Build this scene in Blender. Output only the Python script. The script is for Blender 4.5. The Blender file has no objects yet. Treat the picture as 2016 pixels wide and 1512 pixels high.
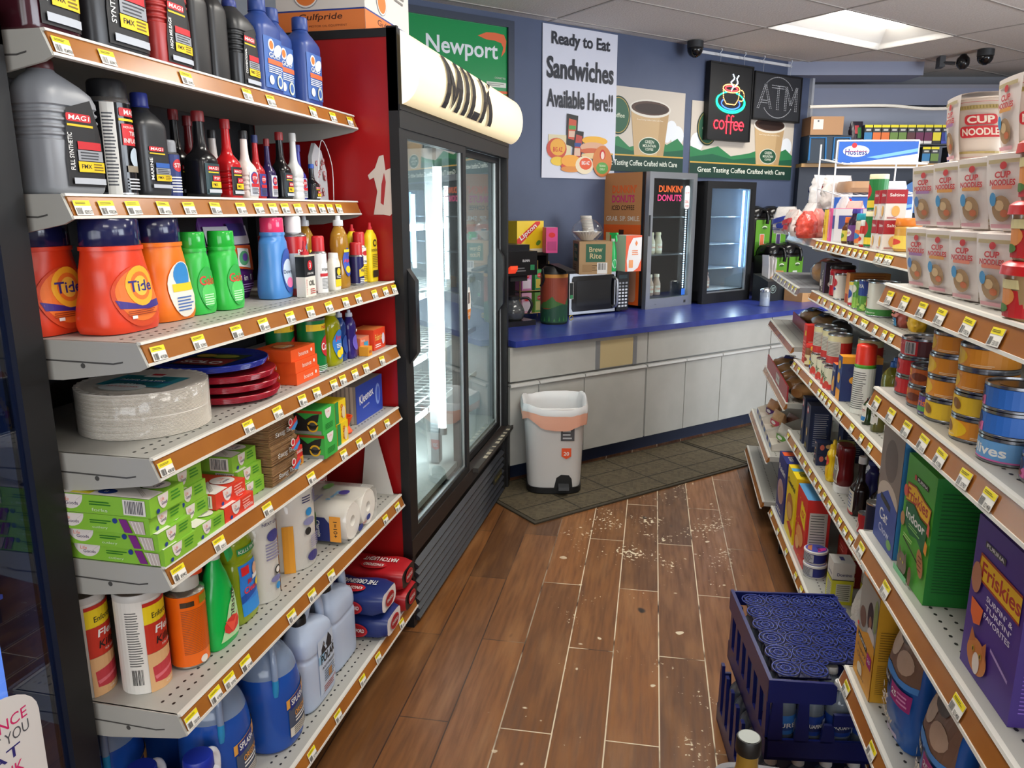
import bpy,bmesh,math,random
from math import sin,cos,pi,radians,sqrt,hypot,atan2
from mathutils import Vector,Matrix
random.seed(7)
SC=bpy.context.scene
COL=SC.collection
# ---------------------------------------------------------------- camera, world, lights, exposure
CAM_H=1.47
cd=bpy.data.cameras.new('camera');cam=bpy.data.objects.new('camera',cd);COL.objects.link(cam)
cd.sensor_fit='HORIZONTAL';cd.sensor_width=36.0;cd.lens=36.0*1514.0/2016.0
cam.location=(0,0,CAM_H)
cam.rotation_euler=(radians(90-12.765),0,radians(12.424))
cd.clip_start=0.02
SC.camera=cam
SC.view_settings.view_transform='Standard';SC.view_settings.look='None'
SC.view_settings.gamma=1.0;SC.view_settings.use_curve_mapping=False
SC.view_settings.exposure=0.25
SC.cycles.max_bounces=7;SC.cycles.diffuse_bounces=4;SC.cycles.glossy_bounces=3
SC.cycles.transmission_bounces=4;SC.cycles.transparent_max_bounces=12
SC.cycles.sample_clamp_indirect=6.0
SC.cycles.caustics_reflective=False;SC.cycles.caustics_refractive=False
W=bpy.data.worlds.new('daylight');SC.world=W;W.use_nodes=True
W.node_tree.nodes['Background'].inputs[0].default_value=(0.80,0.90,1.0,1)
W.node_tree.nodes['Background'].inputs[1].default_value=1.6
def lamp(name,loc,rot,sx,sy,watts,col=(1,0.96,0.88)):
 l=bpy.data.lights.new(name,'AREA');l.shape='RECTANGLE';l.size=sx;l.size_y=sy
 l.energy=watts;l.color=col
 o=bpy.data.objects.new(name,l);o.location=loc;o.rotation_euler=rot;COL.objects.link(o)
 return o
CEIL=2.655
WA=radians(46.56)  # turn of everything aligned with the long blue wall
WT=(sin(radians(43.44)),cos(radians(43.44)))  # along the blue wall
WNV=(cos(radians(43.44)),-sin(radians(43.44)))  # out of the blue wall
def wp(s,n,z=0.0):
 return (WT[0]*s+WNV[0]*n,WT[1]*s+WNV[1]*n,z)
# fluorescent troffers of the ceiling grid (s, n, watts): the lit one in view and those out of view
TROFF=[(5.155,-3.34,13),(5.155,-0.99,20),(1.25,-0.99,15),(1.25,1.36,16),(3.85,1.36,18),(-1.30,-2.16,15),(2.55,-2.16,18)]
for s,n,w_ in TROFF:
 lamp('troffer_light',wp(s,n,CEIL+.03 if n==-3.34 else CEIL-.012),(0,0,WA),1.15,0.45,w_)
lamp('window_light',(4.35,2.6,1.5),(0,radians(90),0),1.8,3.6,150,(.84,.91,1.0))
lamp('window_light',(0.6,-2.9,1.4),(radians(90),0,0),4.0,1.8,60,(.97,.97,1.0))
# ---------------------------------------------------------------- materials
def lin(c):
 if isinstance(c,str):
  if len(c)==3: c=''.join(q*2 for q in c)
  c=[int(c[i:i+2],16)/255 for i in (0,2,4)]
  c=[x/12.92 if x<=0.04045 else ((x+0.055)/1.055)**2.4 for x in c]
 return (c[0],c[1],c[2],1)
_M={}
def M(c,r=.5,m=0.0,e=0.0,k='plain',bump=0.0):
 """k: plain, clear (tinted see-through), glass, film, rough"""
 key=(c,r,m,e,k,bump)
 if key in _M: return _M[key]
 mt=bpy.data.materials.new(k+'_'+str(c));mt.use_nodes=True
 nt=mt.node_tree;N=nt.nodes;L=nt.links;b=N['Principled BSDF']
 b.inputs['Base Color'].default_value=lin(c);b.inputs['Roughness'].default_value=r
 b.inputs['Metallic'].default_value=m
 if e:
  b.inputs['Emission Color'].default_value=lin(c);b.inputs['Emission Strength'].default_value=e
 if bump:
  t=N.new('ShaderNodeTexNoise');t.inputs['Scale'].default_value=30;t.inputs['Detail'].default_value=3
  co=N.new('ShaderNodeTexCoord');L.new(co.outputs['Object'],t.inputs['Vector'])
  bm=N.new('ShaderNodeBump');bm.inputs['Strength'].default_value=bump;bm.inputs['Distance'].default_value=.01
  L.new(t.outputs['Fac'],bm.inputs['Height']);L.new(bm.outputs['Normal'],b.inputs['Normal'])
 if k in ('glass','film','clear'):
  out=N['Material Output']
  tr=N.new('ShaderNodeBsdfTransparent');gl=N.new('ShaderNodeBsdfGlossy');mx=N.new('ShaderNodeMixShader')
  lw=N.new('ShaderNodeLayerWeight');lw.inputs[0].default_value=.5
  pw=N.new('ShaderNodeMath');pw.operation='POWER';pw.inputs[1].default_value={'glass': 3.2,'film': 2.2,'clear': 3}[k]
  fr=N.new('ShaderNodeMath');fr.operation='MULTIPLY_ADD';fr.inputs[1].default_value={'glass': .8,'film': .35,'clear': .6}[k];fr.inputs[2].default_value={'glass': .07,'film': .05,'clear': .05}[k]
  L.new(lw.outputs['Facing'],pw.inputs[0]);L.new(pw.outputs[0],fr.inputs[0])
  gl.inputs['Roughness'].default_value={'glass': .01,'film': .12,'clear': .06}[k]
  tr.inputs['Color'].default_value=lin(c)
  L.new(fr.outputs[0],mx.inputs[0]);L.new(tr.outputs[0],mx.inputs[1]);L.new(gl.outputs[0],mx.inputs[2])
  if k=='film':
   t=N.new('ShaderNodeTexNoise');t.inputs['Scale'].default_value=22;co=N.new('ShaderNodeTexCoord')
   L.new(co.outputs['Object'],t.inputs['Vector'])
   bm=N.new('ShaderNodeBump');bm.inputs['Strength'].default_value=1;bm.inputs['Distance'].default_value=.006
   L.new(t.outputs['Fac'],bm.inputs['Height']);L.new(bm.outputs['Normal'],gl.inputs['Normal']);L.new(bm.outputs['Normal'],lw.inputs['Normal'])
  if k=='clear':
   m2=N.new('ShaderNodeMixShader');m2.inputs[0].default_value=r
   L.new(mx.outputs[0],m2.inputs[1]);L.new(b.outputs[0],m2.inputs[2]);b.inputs['Roughness'].default_value=.15
   L.new(m2.outputs[0],out.inputs[0])
  else:
   L.new(mx.outputs[0],out.inputs[0])
 _M[key]=mt
 return mt
def noise_mat(name,ca,cb,scale,r=.6,stretch=(1,1,1),lo=.35,hi=.65,bump=0.0,detail=4):
 mt=bpy.data.materials.new(name);mt.use_nodes=True
 N=mt.node_tree.nodes;L=mt.node_tree.links;b=N['Principled BSDF'];b.inputs['Roughness'].default_value=r
 co=N.new('ShaderNodeTexCoord');mp=N.new('ShaderNodeMapping');mp.inputs['Scale'].default_value=stretch
 t=N.new('ShaderNodeTexNoise');t.inputs['Scale'].default_value=scale;t.inputs['Detail'].default_value=detail
 rp=N.new('ShaderNodeValToRGB');rp.color_ramp.elements[0].position=lo;rp.color_ramp.elements[1].position=hi
 rp.color_ramp.elements[0].color=lin(ca);rp.color_ramp.elements[1].color=lin(cb)
 L.new(co.outputs['Object'],mp.inputs[0]);L.new(mp.outputs[0],t.inputs[0]);L.new(t.outputs['Fac'],rp.inputs[0]);L.new(rp.outputs[0],b.inputs['Base Color'])
 if bump:
  bm=N.new('ShaderNodeBump');bm.inputs['Strength'].default_value=bump;bm.inputs['Distance'].default_value=.01
  L.new(t.outputs['Fac'],bm.inputs['Height']);L.new(bm.outputs['Normal'],b.inputs['Normal'])
 return mt
# ---------------------------------------------------------------- mesh builder
_meshcache={}
class MB:
 def __init__(s): s.v=[];s.f=[];s.m=[];s.mats=[]
 def mi(s,m):
  if isinstance(m,str): m=M(m)
  if m not in s.mats: s.mats.append(m)
  return s.mats.index(m)
 def face(s,pts,m):
  b=len(s.v);s.v+=[tuple(p) for p in pts];s.f.append(tuple(range(b,b+len(pts))));s.m.append(s.mi(m))
 def grid(s,rows,m,close=False):
  """rows: list of equally long point lists, shared vertices"""
  b=len(s.v);n=len(rows[0]);i_=s.mi(m) if not isinstance(m,list) else None
  for r in rows: s.v+=[tuple(p) for p in r]
  for j in range(len(rows)-1):
   mm=i_ if i_ is not None else s.mi(m[min(j,len(m)-1)])
   for i in range(n if close else n-1):
    k=(i+1)%n
    s.f.append((b+j*n+i,b+j*n+k,b+(j+1)*n+k,b+(j+1)*n+i));s.m.append(mm)
 def box(s,x0,y0,z0,x1,y1,z1,m,mats=None):
  """mats: dict of overrides among L R F B D U"""
  if x0>x1: x0,x1=x1,x0
  if y0>y1: y0,y1=y1,y0
  if z0>z1: z0,z1=z1,z0
  P=[(x0,y0,z0),(x1,y0,z0),(x1,y1,z0),(x0,y1,z0),(x0,y0,z1),(x1,y0,z1),(x1,y1,z1),(x0,y1,z1)]
  b=len(s.v);s.v+=P;mats=mats or {}
  for key,q in (('D',(0,3,2,1)),('U',(4,5,6,7)),('F',(0,1,5,4)),('R',(1,2,6,5)),('B',(2,3,7,6)),('L',(3,0,4,7))):
   s.f.append(tuple(b+i for i in q));s.m.append(s.mi(mats.get(key,m)))
  return s
 def prism(s,pts,axis,a,b_,m):
  """2D polygon pushed along axis 0/1/2 from a to b"""
  def P(p,t):
   q=list(p);q.insert(axis,t);return tuple(q)
  n=len(pts);b=len(s.v);s.v+=[P(p,a) for p in pts]+[P(p,b_) for p in pts];i_=s.mi(m)
  s.f.append(tuple(range(b,b+n)));s.f.append(tuple(range(b+2*n-1,b+n-1,-1)));s.m+=[i_,i_]
  for i in range(n):
   k=(i+1)%n;s.f.append((b+k,b+i,b+n+i,b+n+k));s.m.append(i_)
  return s
 def loft(s,rings,m,n=28,caps=True,ox=0,oy=0):
  """rings: (z, rx, ry[, exponent, cx, cy])"""
  rows=[]
  for R in rings:
   z,rx,ry=R[:3];p=R[3] if len(R)>3 else 2;cx=R[4] if len(R)>4 else 0;cy=R[5] if len(R)>5 else 0
   row=[]
   for i in range(n):
    a=2*pi*i/n+pi/n;c_,s_=cos(a),sin(a)
    row.append((ox+cx+rx*math.copysign(abs(c_)**(2/p),c_),oy+cy+ry*math.copysign(abs(s_)**(2/p),s_),z))
   rows.append(row)
  s.grid(rows,m,close=True)
  if caps:
   mm=m if not isinstance(m,list) else None
   s.face(list(reversed(rows[0])),mm or m[0]);s.face(rows[-1],mm or m[-1])
  return s
 def cyl(s,x,y,z0,z1,r,m,n=20,r2=None,caps=True):
  return s.loft([(z0,r,r),(z1,r2 or r,r2 or r)],m,n,caps,x,y)
 def rod(s,a,b,r,m,n=8): return s.tube([a,b],r,m,n)
 def tube(s,path,r,m,n=8,flat=1.0,close=False):
  path=[Vector(p) for p in path];rows=[];up=Vector((0,0,1));K=len(path)
  prev=None
  for i,p in enumerate(path):
   if close: t=path[(i+1)%K]-path[i-1]
   else: t=path[min(i+1,K-1)]-path[max(i-1,0)]
   t.normalize()
   if prev is None:
    a=t.cross(up)
    if a.length<1e-3: a=t.cross(Vector((1,0,0)))
   else: a=prev-t*prev.dot(t)
   if a.length<1e-6: a=t.orthogonal()
   a.normalize();prev=a;b=t.cross(a)
   rr=r[i] if isinstance(r,(list,tuple)) else r
   rows.append([tuple(p+a*cos(2*pi*j/n)*rr+b*sin(2*pi*j/n)*rr*flat) for j in range(n)])
  if close: rows.append(rows[0])
  s.grid(rows,m,close=True)
  if not close: s.face(list(reversed(rows[0])),m);s.face(rows[-1],m)
  return s
 def torus(s,cx,cy,cz,R,r,m,axis='z',n=20):
  P=[]
  for i in range(n):
   a=2*pi*i/n;u,v=R*cos(a),R*sin(a)
   P.append({'z': (cx+u,cy+v,cz),'y': (cx+u,cy,cz+v),'x': (cx,cy+u,cz+v)}[axis])
  return s.tube(P,r,m,6,close=True)
 def xf(s,i0,fn):
  for i in range(i0,len(s.v)): s.v[i]=tuple(fn(Vector(s.v[i])))
 def build(s,name,parent=None,loc=(0,0,0),rz=0,flat=False,ang=38,rot=None):
  me=bpy.data.meshes.new(name)
  me.from_pydata(s.v,[],s.f)
  me.polygons.foreach_set('material_index',s.m)
  if not flat and name not in ('label','printing','stickers','lettering'):
   bm_=bmesh.new();bm_.from_mesh(me);bmesh.ops.recalc_face_normals(bm_,faces=bm_.faces);bm_.to_mesh(me);bm_.free()
  for m in s.mats: me.materials.append(m)
  if not flat:
   me.polygons.foreach_set('use_smooth',[True]*len(me.polygons));me.set_sharp_from_angle(angle=radians(ang))
  me.update()
  o=bpy.data.objects.new(name,me);COL.objects.link(o)
  o.location=loc;o.rotation_euler=rot or (0,0,rz)
  if parent is not None: o.parent=parent
  return o
def cubic(rings,k=4):
 """smooth interpolation through ring tuples"""
 R=[tuple(r)+(2,)*(4-len(r))+() for r in rings]
 R=[r+(0,)*(6-len(r)) for r in R];out=[]
 for i in range(len(R)-1):
  p0,p1,p2,p3=R[max(i-1,0)],R[i],R[i+1],R[min(i+2,len(R)-1)]
  for j in range(k):
   t=j/k
   q=[]
   for a,b,c,d in zip(p0,p1,p2,p3):
    m1,m2=(c-a)/2,(d-b)/2
    q.append((2*t**3-3*t*t+1)*b+(t**3-2*t*t+t)*m1+(-2*t**3+3*t*t)*c+(t**3-t*t)*m2)
   q[0]=p1[0]+(p2[0]-p1[0])*t
   out.append(tuple(q))
 out.append(R[-1]);return out
# ---------------------------------------------------------------- flat print laid on a surface
_txt={}
def glyphs(t,bold=0.0):
 key=(t,bold)
 if key in _txt: return _txt[key]
 c=bpy.data.curves.new('t','FONT');c.body=t;c.size=1;c.resolution_u=3;c.offset=bold*.6;c.align_x='CENTER'
 o=bpy.data.objects.new('t',c);me=bpy.data.meshes.new_from_object(o)
 me.calc_loop_triangles()
 tris=[[(me.vertices[i].co.x,me.vertices[i].co.y) for i in p.vertices] for p in me.loop_triangles]
 bpy.data.objects.remove(o);bpy.data.meshes.remove(me);bpy.data.curves.remove(c)
 xs=[p[0] for q in tris for p in q] or [0,1];ys=[p[1] for q in tris for p in q] or [0,1]
 _txt[key]=(tris,min(xs),max(xs),min(ys),max(ys));return _txt[key]
def clip(poly,ax,lo,hi):
 for sgn,lim in ((1,lo),(-1,-hi)):
  out=[]
  for i in range(len(poly)):
   a,b=poly[i-1],poly[i];da,db=sgn*a[ax]-lim,sgn*b[ax]-lim
   if (da>=0) != (db>=0):
    t=da/(da-db);out.append((a[0]+(b[0]-a[0])*t,a[1]+(b[1]-a[1])*t))
   if db>=0: out.append(b)
  poly=out
  if len(poly)<3: return []
 return poly
class Ink:
 """prints 2D shapes through P(a, b, off) onto a surface; step: cutting width on curved ones"""
 def __init__(s,mb,P,step=None,off=.0006): s.mb=mb;s.P=P;s.step=step;s.o=off;s.k=0
 def poly(s,pts,m,lift=None):
  s.k+=1
  off=s.o+(s.k*.0002 if lift is None else lift)
  polys=[pts]
  if s.step:
   polys=[]
   x0,x1=min(p[0] for p in pts),max(p[0] for p in pts)
   y0,y1=min(p[1] for p in pts),max(p[1] for p in pts)
   if x1-x0<=s.step*1.3 and y1-y0<=s.step*3: polys=[pts]
   else:
    i=math.floor(x0/s.step)
    while i*s.step<x1:
     q=clip(pts,0,i*s.step,(i+1)*s.step);i+=1
     if not q: continue
     j=math.floor(y0/(s.step*2.5))
     while j*s.step*2.5<y1:
      r=clip(q,1,j*s.step*2.5,(j+1)*s.step*2.5);j+=1
      if r: polys.append(r)
  for q in polys: s.mb.face([s.P(a,b,off) for a,b in q],m)
  return s
 def rect(s,x0,y0,x1,y1,m,lift=None): return s.poly([(x0,y0),(x1,y0),(x1,y1),(x0,y1)],m,lift)
 def rrect(s,x0,y0,x1,y1,r,m):
  P=[]
  for cx,cy,a0 in ((x1-r,y0+r,-90),(x1-r,y1-r,0),(x0+r,y1-r,90),(x0+r,y0+r,180)):
   for k in range(5):
    a=radians(a0+k*22.5);P.append((cx+r*cos(a),cy+r*sin(a)))
  return s.poly(P,m)
 def ell(s,cx,cy,rx,ry,m,n=20,a0=0,a1=360,rot=0):
  P=[]
  for i in range(n if a1-a0>=360 else n+1):
   a=radians(a0+(a1-a0)*i/n);x,y=rx*cos(a),ry*sin(a)
   P.append((cx+x*cos(rot)-y*sin(rot),cy+x*sin(rot)+y*cos(rot)))
  return s.poly(P,m)
 def text(s,t,cx,cy,h,m,w=None,bold=0.0,rot=0,slant=0,line=None):
  """h: height of the tallest glyph; w: full width the line is fitted to"""
  tris,x0,x1,y0,y1=glyphs(t,bold)
  sy=h/(y1-y0);sx=(w/(x1-x0)) if w else sy
  mx,my=(x0+x1)/2,(y0+y1)/2;c_,s_=cos(rot),sin(rot)
  s.k+=1;off=s.o+s.k*.0002
  k=s.k;st=s.step
  if st: s.step=st*.5
  for q in tris:
   P=[]
   for a,b in q:
    u,v=(a-mx)*sx,(b-my)*sy;u+=v*slant
    P.append((cx+u*c_-v*s_,cy+u*s_+v*c_))
   s.poly(P,m,off-s.o);s.k=k
  s.step=st;return s
 def lines(s,x0,y0,x1,y1,n,m,fill=.45,rnd=.25):
  h=(y1-y0)/n
  for i in range(n):
   e=x1-(x1-x0)*rnd*random.random();s.rect(x0,y1-(i+.5+fill/2)*h,e,y1-(i+.5-fill/2)*h,m);s.k-=1
  s.k+=1;return s
 def bars(s,x0,y0,x1,y1,m,n=12):
  w=(x1-x0)/n
  for i in range(n):
   s.rect(x0+i*w,y0,x0+i*w+w*random.choice((.3,.55,.7)),y1,m);s.k-=1
  s.k+=1;return s
def flatP(o,ux,uz):
 o,ux,uz=Vector(o),Vector(ux),Vector(uz);nn=ux.cross(uz)
 return lambda a,b,off: tuple(o+ux*a+uz*b+nn*off)
def frontP(w,d,z=0): return flatP((0,-d/2,z),(1,0,0),(0,0,1))  # centred in x
def leftP(w,d,z=0): return flatP((-w/2,0,z),(0,-1,0),(0,0,1))  # the -x side
def rightP(w,d,z=0): return flatP((w/2,0,z),(0,1,0),(0,0,1))
def topP(w,d,z): return flatP((0,0,z),(1,0,0),(0,1,0))
def cylP(r,z=0,a0=0.0,r2=None,h=1.0):
 """wrap: a is arc length from the front (-y)"""
 def P(a,b,off):
  rr=r if r2 is None else r+(r2-r)*b/h
  t=a/r+a0;q=rr+off
  return (q*sin(t),-q*cos(t),z+b)
 return P
def loftP(rings,side=-1):
 """front surface of a loft: a is x, b is z"""
 R=[tuple(r)+(2,)*(4-len(r)) for r in rings];R=[r+(0,)*(6-len(r)) for r in R]
 def P(a,b,off):
  i=0
  while i<len(R)-2 and R[i+1][0]<b: i+=1
  p,q=R[i],R[i+1];t=(b-p[0])/max(q[0]-p[0],1e-6);t=min(max(t,0),1)
  rx,ry,e,cx,cy=[p[k]+(q[k]-p[k])*t for k in range(1,6)]
  u=min(abs(a-cx)/max(rx,1e-6),.995)
  return (a,cy+side*(ry*(1-u**e)**(1/e)+off*1.6),b)
 return P
# ---------------------------------------------------------------- things
def tag(o,label,cat,group=None):
 if label: o['label']=label
 if cat: o['category']=cat
 if group: o['group']=group
 return o
def T(name,label,cat,loc,rz=0,group=None):
 o=bpy.data.objects.new(name,None);COL.objects.link(o);o.empty_display_size=.05
 o.location=loc;o.rotation_euler=(0,0,rz);return tag(o,label,cat,group)
def struct(name,mb,loc=(0,0,0),rz=0,**k):
 o=mb.build(name,None,loc,rz,**k);o['kind']='structure';return o
def dup(root,loc,rz,label=None,group=None):
 def cp(o,par):
  c=o.copy();COL.objects.link(c)
  if par is not None: c.parent=par
  for ch in list(o.children): cp(ch,c)
  return c
 r=cp(root,None);r.location=loc;r.rotation_euler=(0,0,rz)
 if label: r['label']=label
 if group: r['group']=group
 return r
RL=radians(90)  # things on the shelves of the aisle's motor-oil side face +x
RR=radians(-90+2.4)  # things on the grocery gondola face -x
SK=math.tan(radians(2.4))
# ================================================================ THE SETTING
def floor_material():
 mt=bpy.data.materials.new('worn_plank_floor');mt.use_nodes=True
 N=mt.node_tree.nodes;L=mt.node_tree.links;b=N['Principled BSDF'];b.inputs['Roughness'].default_value=.34
 co=N.new('ShaderNodeTexCoord')
 mp=N.new('ShaderNodeMapping');mp.inputs['Rotation'].default_value=(0,0,radians(-92.15));mp.inputs['Location'].default_value=(2.19,.072,0)
 L.new(co.outputs['Object'],mp.inputs[0])
 def mix(a,b_,fac,mode='MIX'):
  n=N.new('ShaderNodeMix');n.data_type='RGBA';n.blend_type=mode
  for sk,v in ((n.inputs[0],fac),(n.inputs[6],a),(n.inputs[7],b_)):
   if hasattr(v,'links') or hasattr(v,'is_linked'): L.new(v,sk)
   elif isinstance(v,(int,float)): sk.default_value=v
   else: sk.default_value=v
  return n.outputs[2]
 def mth(op,a,b_=None,clampv=False):
  n=N.new('ShaderNodeMath');n.operation=op;n.use_clamp=clampv
  for i,v in enumerate((a,b_)):
   if v is None: continue
   if isinstance(v,(int,float)): n.inputs[i].default_value=v
   else: L.new(v,n.inputs[i])
  return n.outputs[0]
 def noise(scale,st=(1,1,1),det=4,src=None):
  m2=N.new('ShaderNodeMapping');m2.inputs['Scale'].default_value=st;L.new(src or mp.outputs[0],m2.inputs[0])
  t=N.new('ShaderNodeTexNoise');t.inputs['Scale'].default_value=scale;t.inputs['Detail'].default_value=det
  L.new(m2.outputs[0],t.inputs[0]);return t.outputs['Fac']
 def ramp(f,a,b_,ca,cb):
  r=N.new('ShaderNodeValToRGB');r.color_ramp.elements[0].position=a;r.color_ramp.elements[1].position=b_
  r.color_ramp.elements[0].color=ca;r.color_ramp.elements[1].color=cb;L.new(f,r.inputs[0]);return r.outputs[0]
 bt=N.new('ShaderNodeTexBrick');bt.offset=.5;bt.inputs['Scale'].default_value=1
 bt.inputs['Brick Width'].default_value=.914;bt.inputs['Row Height'].default_value=.1524
 bt.inputs['Mortar Size'].default_value=.0021;bt.inputs['Mortar Smooth'].default_value=.1;bt.inputs['Bias'].default_value=0
 bt.inputs['Color1'].default_value=lin('8a582e');bt.inputs['Color2'].default_value=lin('5c3c22');bt.inputs['Mortar'].default_value=lin('33221a')
 # wobble the joints a little
 L.new(mp.outputs[0],bt.inputs['Vector'])
 grain=noise(7,(.7,9,1),6);base=mix(bt.outputs['Color'],lin('452a19'),ramp(grain,.40,.85,(0,0,0,1),(.75,.75,.75,1)))
 base=mix(base,lin('a8784c'),mth('MULTIPLY',ramp(noise(3.2,(.8,4,1),4),.5,.75,(0,0,0,1),(1,1,1,1)),.5))
 knot=ramp(noise(5.5,(1,1.7,1),1),.755,.79,(0,0,0,1),(1,1,1,1));base=mix(base,lin('2a2018'),knot)
 # bleached joints: strongest in the middle of the aisle
 sx=N.new('ShaderNodeSeparateXYZ');L.new(co.outputs['Object'],sx.inputs[0])
 d=mth('ABSOLUTE',mth('SUBTRACT',sx.outputs[0],-.10));mid=mth('SUBTRACT',1.0,mth('MULTIPLY',mth('SUBTRACT',d,.30),7),True)
 brk=ramp(noise(6,(1,1,1),3),.36,.46,(0,0,0,1),(1,1,1,1))
 jf=mth('MULTIPLY',mth('MULTIPLY',bt.outputs['Fac'],mid),brk)
 wcol=lin('dccdb0')
 base=mix(base,wcol,jf)
 # flaked white patches and spots
 dy=mth('ABSOLUTE',mth('SUBTRACT',sx.outputs[1],3.45));pa=mth('SUBTRACT',1.0,mth('MULTIPLY',dy,1.15),True)
 pm=mth('MULTIPLY',mid,pa);fl=noise(60,(1,1,1),5);big=noise(5,(1,1,1),2)
 thr=mth('ADD',mth('MULTIPLY',fl,.6),mth('MULTIPLY',big,.45));thr=mth('ADD',thr,mth('MULTIPLY',pm,.08))
 flake=mth('MULTIPLY',ramp(thr,.682,.70,(0,0,0,1),(1,1,1,1)),mid);base=mix(base,wcol,flake)
 spots=mth('MULTIPLY',ramp(noise(21,(1,1,1),0),.80,.82,(0,0,0,1),(1,1,1,1)),mid);base=mix(base,wcol,spots)
 L.new(base,b.inputs['Base Color'])
 L.new(ramp(grain,.3,.7,(.28,.28,.28,1),(.46,.46,.46,1)),b.inputs['Roughness'])
 bm=N.new('ShaderNodeBump');bm.inputs['Strength'].default_value=.15;bm.inputs['Distance'].default_value=.004
 L.new(grain,bm.inputs['Height']);L.new(bm.outputs['Normal'],b.inputs['Normal'])
 return mt
m=MB();m.box(-2.2,-3.2,-.05,4.6,11.2,0,floor_material());struct('floor',m)
TILE=noise_mat('ceiling_tile','e2ddd6','d6d0c8',90,.9,bump=.25)
TBAR=M('aca69f',.5)
# ceiling: tiles between bars, tiles missing where troffers sit.  local x = s, local y = -n
S0,SN,DS=5.80-1.30*9,14,1.30
N0,NN,DN=3.035-.585*12,24,.585
m=MB();holes=set()
for s,n,w_ in TROFF:
 i=round((s-.65-S0)/DS);j=round((-n-.29-N0)/DN);holes.add((i,j))
for i in range(SN):
 for j in range(NN):
  if (i,j) in holes: continue
  x,y=S0+i*DS,N0+j*DN
  m.box(x,y,CEIL,x+DS,y+DN,CEIL+.02,TILE)
for i in range(SN+1): m.box(S0+i*DS-.008,N0,CEIL-.0035,S0+i*DS+.008,N0+NN*DN,CEIL+.001,TBAR)
for j in range(NN+1): m.box(S0,N0+j*DN-.008,CEIL-.004,S0+SN*DS,N0+j*DN+.008,CEIL+.0012,TBAR)
struct('ceiling',m,rz=WA)
WHT=M('e9e7e2',.45)
for k,(i,j) in enumerate(sorted(holes)):
 x,y=S0+i*DS,N0+j*DN
 t=T('ceiling_light',None,'ceiling light',(x*cos(WA)-y*sin(WA),x*sin(WA)+y*cos(WA),CEIL),WA)
 shown=abs(x-4.5)<.1 and abs(y-3.035)<.1
 t['label']='recessed fluorescent ceiling fixture beside the dark ceiling dome, its lamp strip glowing' if shown else 'recessed ceiling light out of the picture, position %s'%'ABCDEFGHIJ'[k]
 if not shown: t['group']='ceiling lights out of view';t['label']='recessed fluorescent ceiling fixture away from the coffee counter'
 f=MB();a,b_=.02,.012  # pan: sloping reflector walls and a bright lens strip
 o_=[(b_,b_),(DS-b_,b_),(DS-b_,DN-b_),(b_,DN-b_)];i_=[(.13,.20),(DS-.13,.20),(DS-.13,DN-.14),(.13,DN-.14)]
 for q in range(4):
  r=(q+1)%4
  f.face([(o_[q][0],o_[q][1],0),(o_[r][0],o_[r][1],0),(i_[r][0],i_[r][1],.11),(i_[q][0],i_[q][1],.11)],WHT)
 f.box(.11,.185,.10,DS-.11,.195,.112,M('9fa3a8',.3,.6));f.build('reflector',t)
 f=MB();f.box(.13,.20,.11,DS-.13,DN-.14,.118,M('fffaf0',.5,0,9.0));f.build('lamp_panel',t)
BLUE=noise_mat('blue_wall_paint','46506a','505b76',3,.55,lo=.2,hi=.8)
GREYW=M('a9abb6',.7);GRBLUE=M('8d93a6',.7)
# blue wall, end at s=5.96
m=MB();m.box(.2,4.30,0,5.96,4.42,CEIL,BLUE,{'R': M('c9ccd2',.6)});struct('wall_left',m,rz=WA)
m=MB();m.box(5.955,4.27,.9,5.985,4.44,CEIL,M('c5c9d0',.4,.3));struct('trim_1',m,rz=WA)
m=MB();m.box(4.6,4.285,CEIL-.045,5.96,4.30,CEIL-.025,M('dfe1e4',.5));struct('trim_2',m,rz=WA)
m=MB();m.box(-2.2,-3.2,0,-2.08,4.1,CEIL,M('8a8c90',.8));struct('wall_aisle',m)
m=MB();m.box(4.5,-3.2,0,4.6,.8,CEIL,M('c8cace',.7));m.box(4.5,.8,0,4.6,4.4,.6,M('c8cace',.7));m.box(4.5,.8,2.4,4.6,4.4,CEIL,M('c8cace',.7));m.box(4.5,4.4,0,4.6,9.6,CEIL,M('c8cace',.7));struct('wall_right',m)
m=MB()
for x0,x1 in ((-2.2,-1.6),(2.8,4.6)): m.box(x0,-3.3,0,x1,-3.2,CEIL,M('c8cace',.7))
m.box(-1.6,-3.3,0,2.8,-3.2,.45,M('c8cace',.7));m.box(-1.6,-3.3,2.45,2.8,-3.2,CEIL,M('c8cace',.7));struct('wall_back',m)
FR=M('3b3d40',.4,.6)
m=MB()
for x in (-1.6,-.15,1.3,2.76): m.box(x,-3.28,.45,x+.05,-3.22,2.45,FR)
m.box(-1.6,-3.28,.45,2.8,-3.22,.5,FR);m.box(-1.6,-3.28,2.4,2.8,-3.22,2.45,FR);struct('window_1',m)
m=MB()
for y in (.8,2.0,3.2,4.35): m.box(4.52,y,.6,4.58,y+.05,2.4,FR)
m.box(4.52,.8,.6,4.58,4.4,.65,FR);m.box(4.52,.8,2.35,4.58,4.4,2.4,FR);struct('window_2',m)
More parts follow.
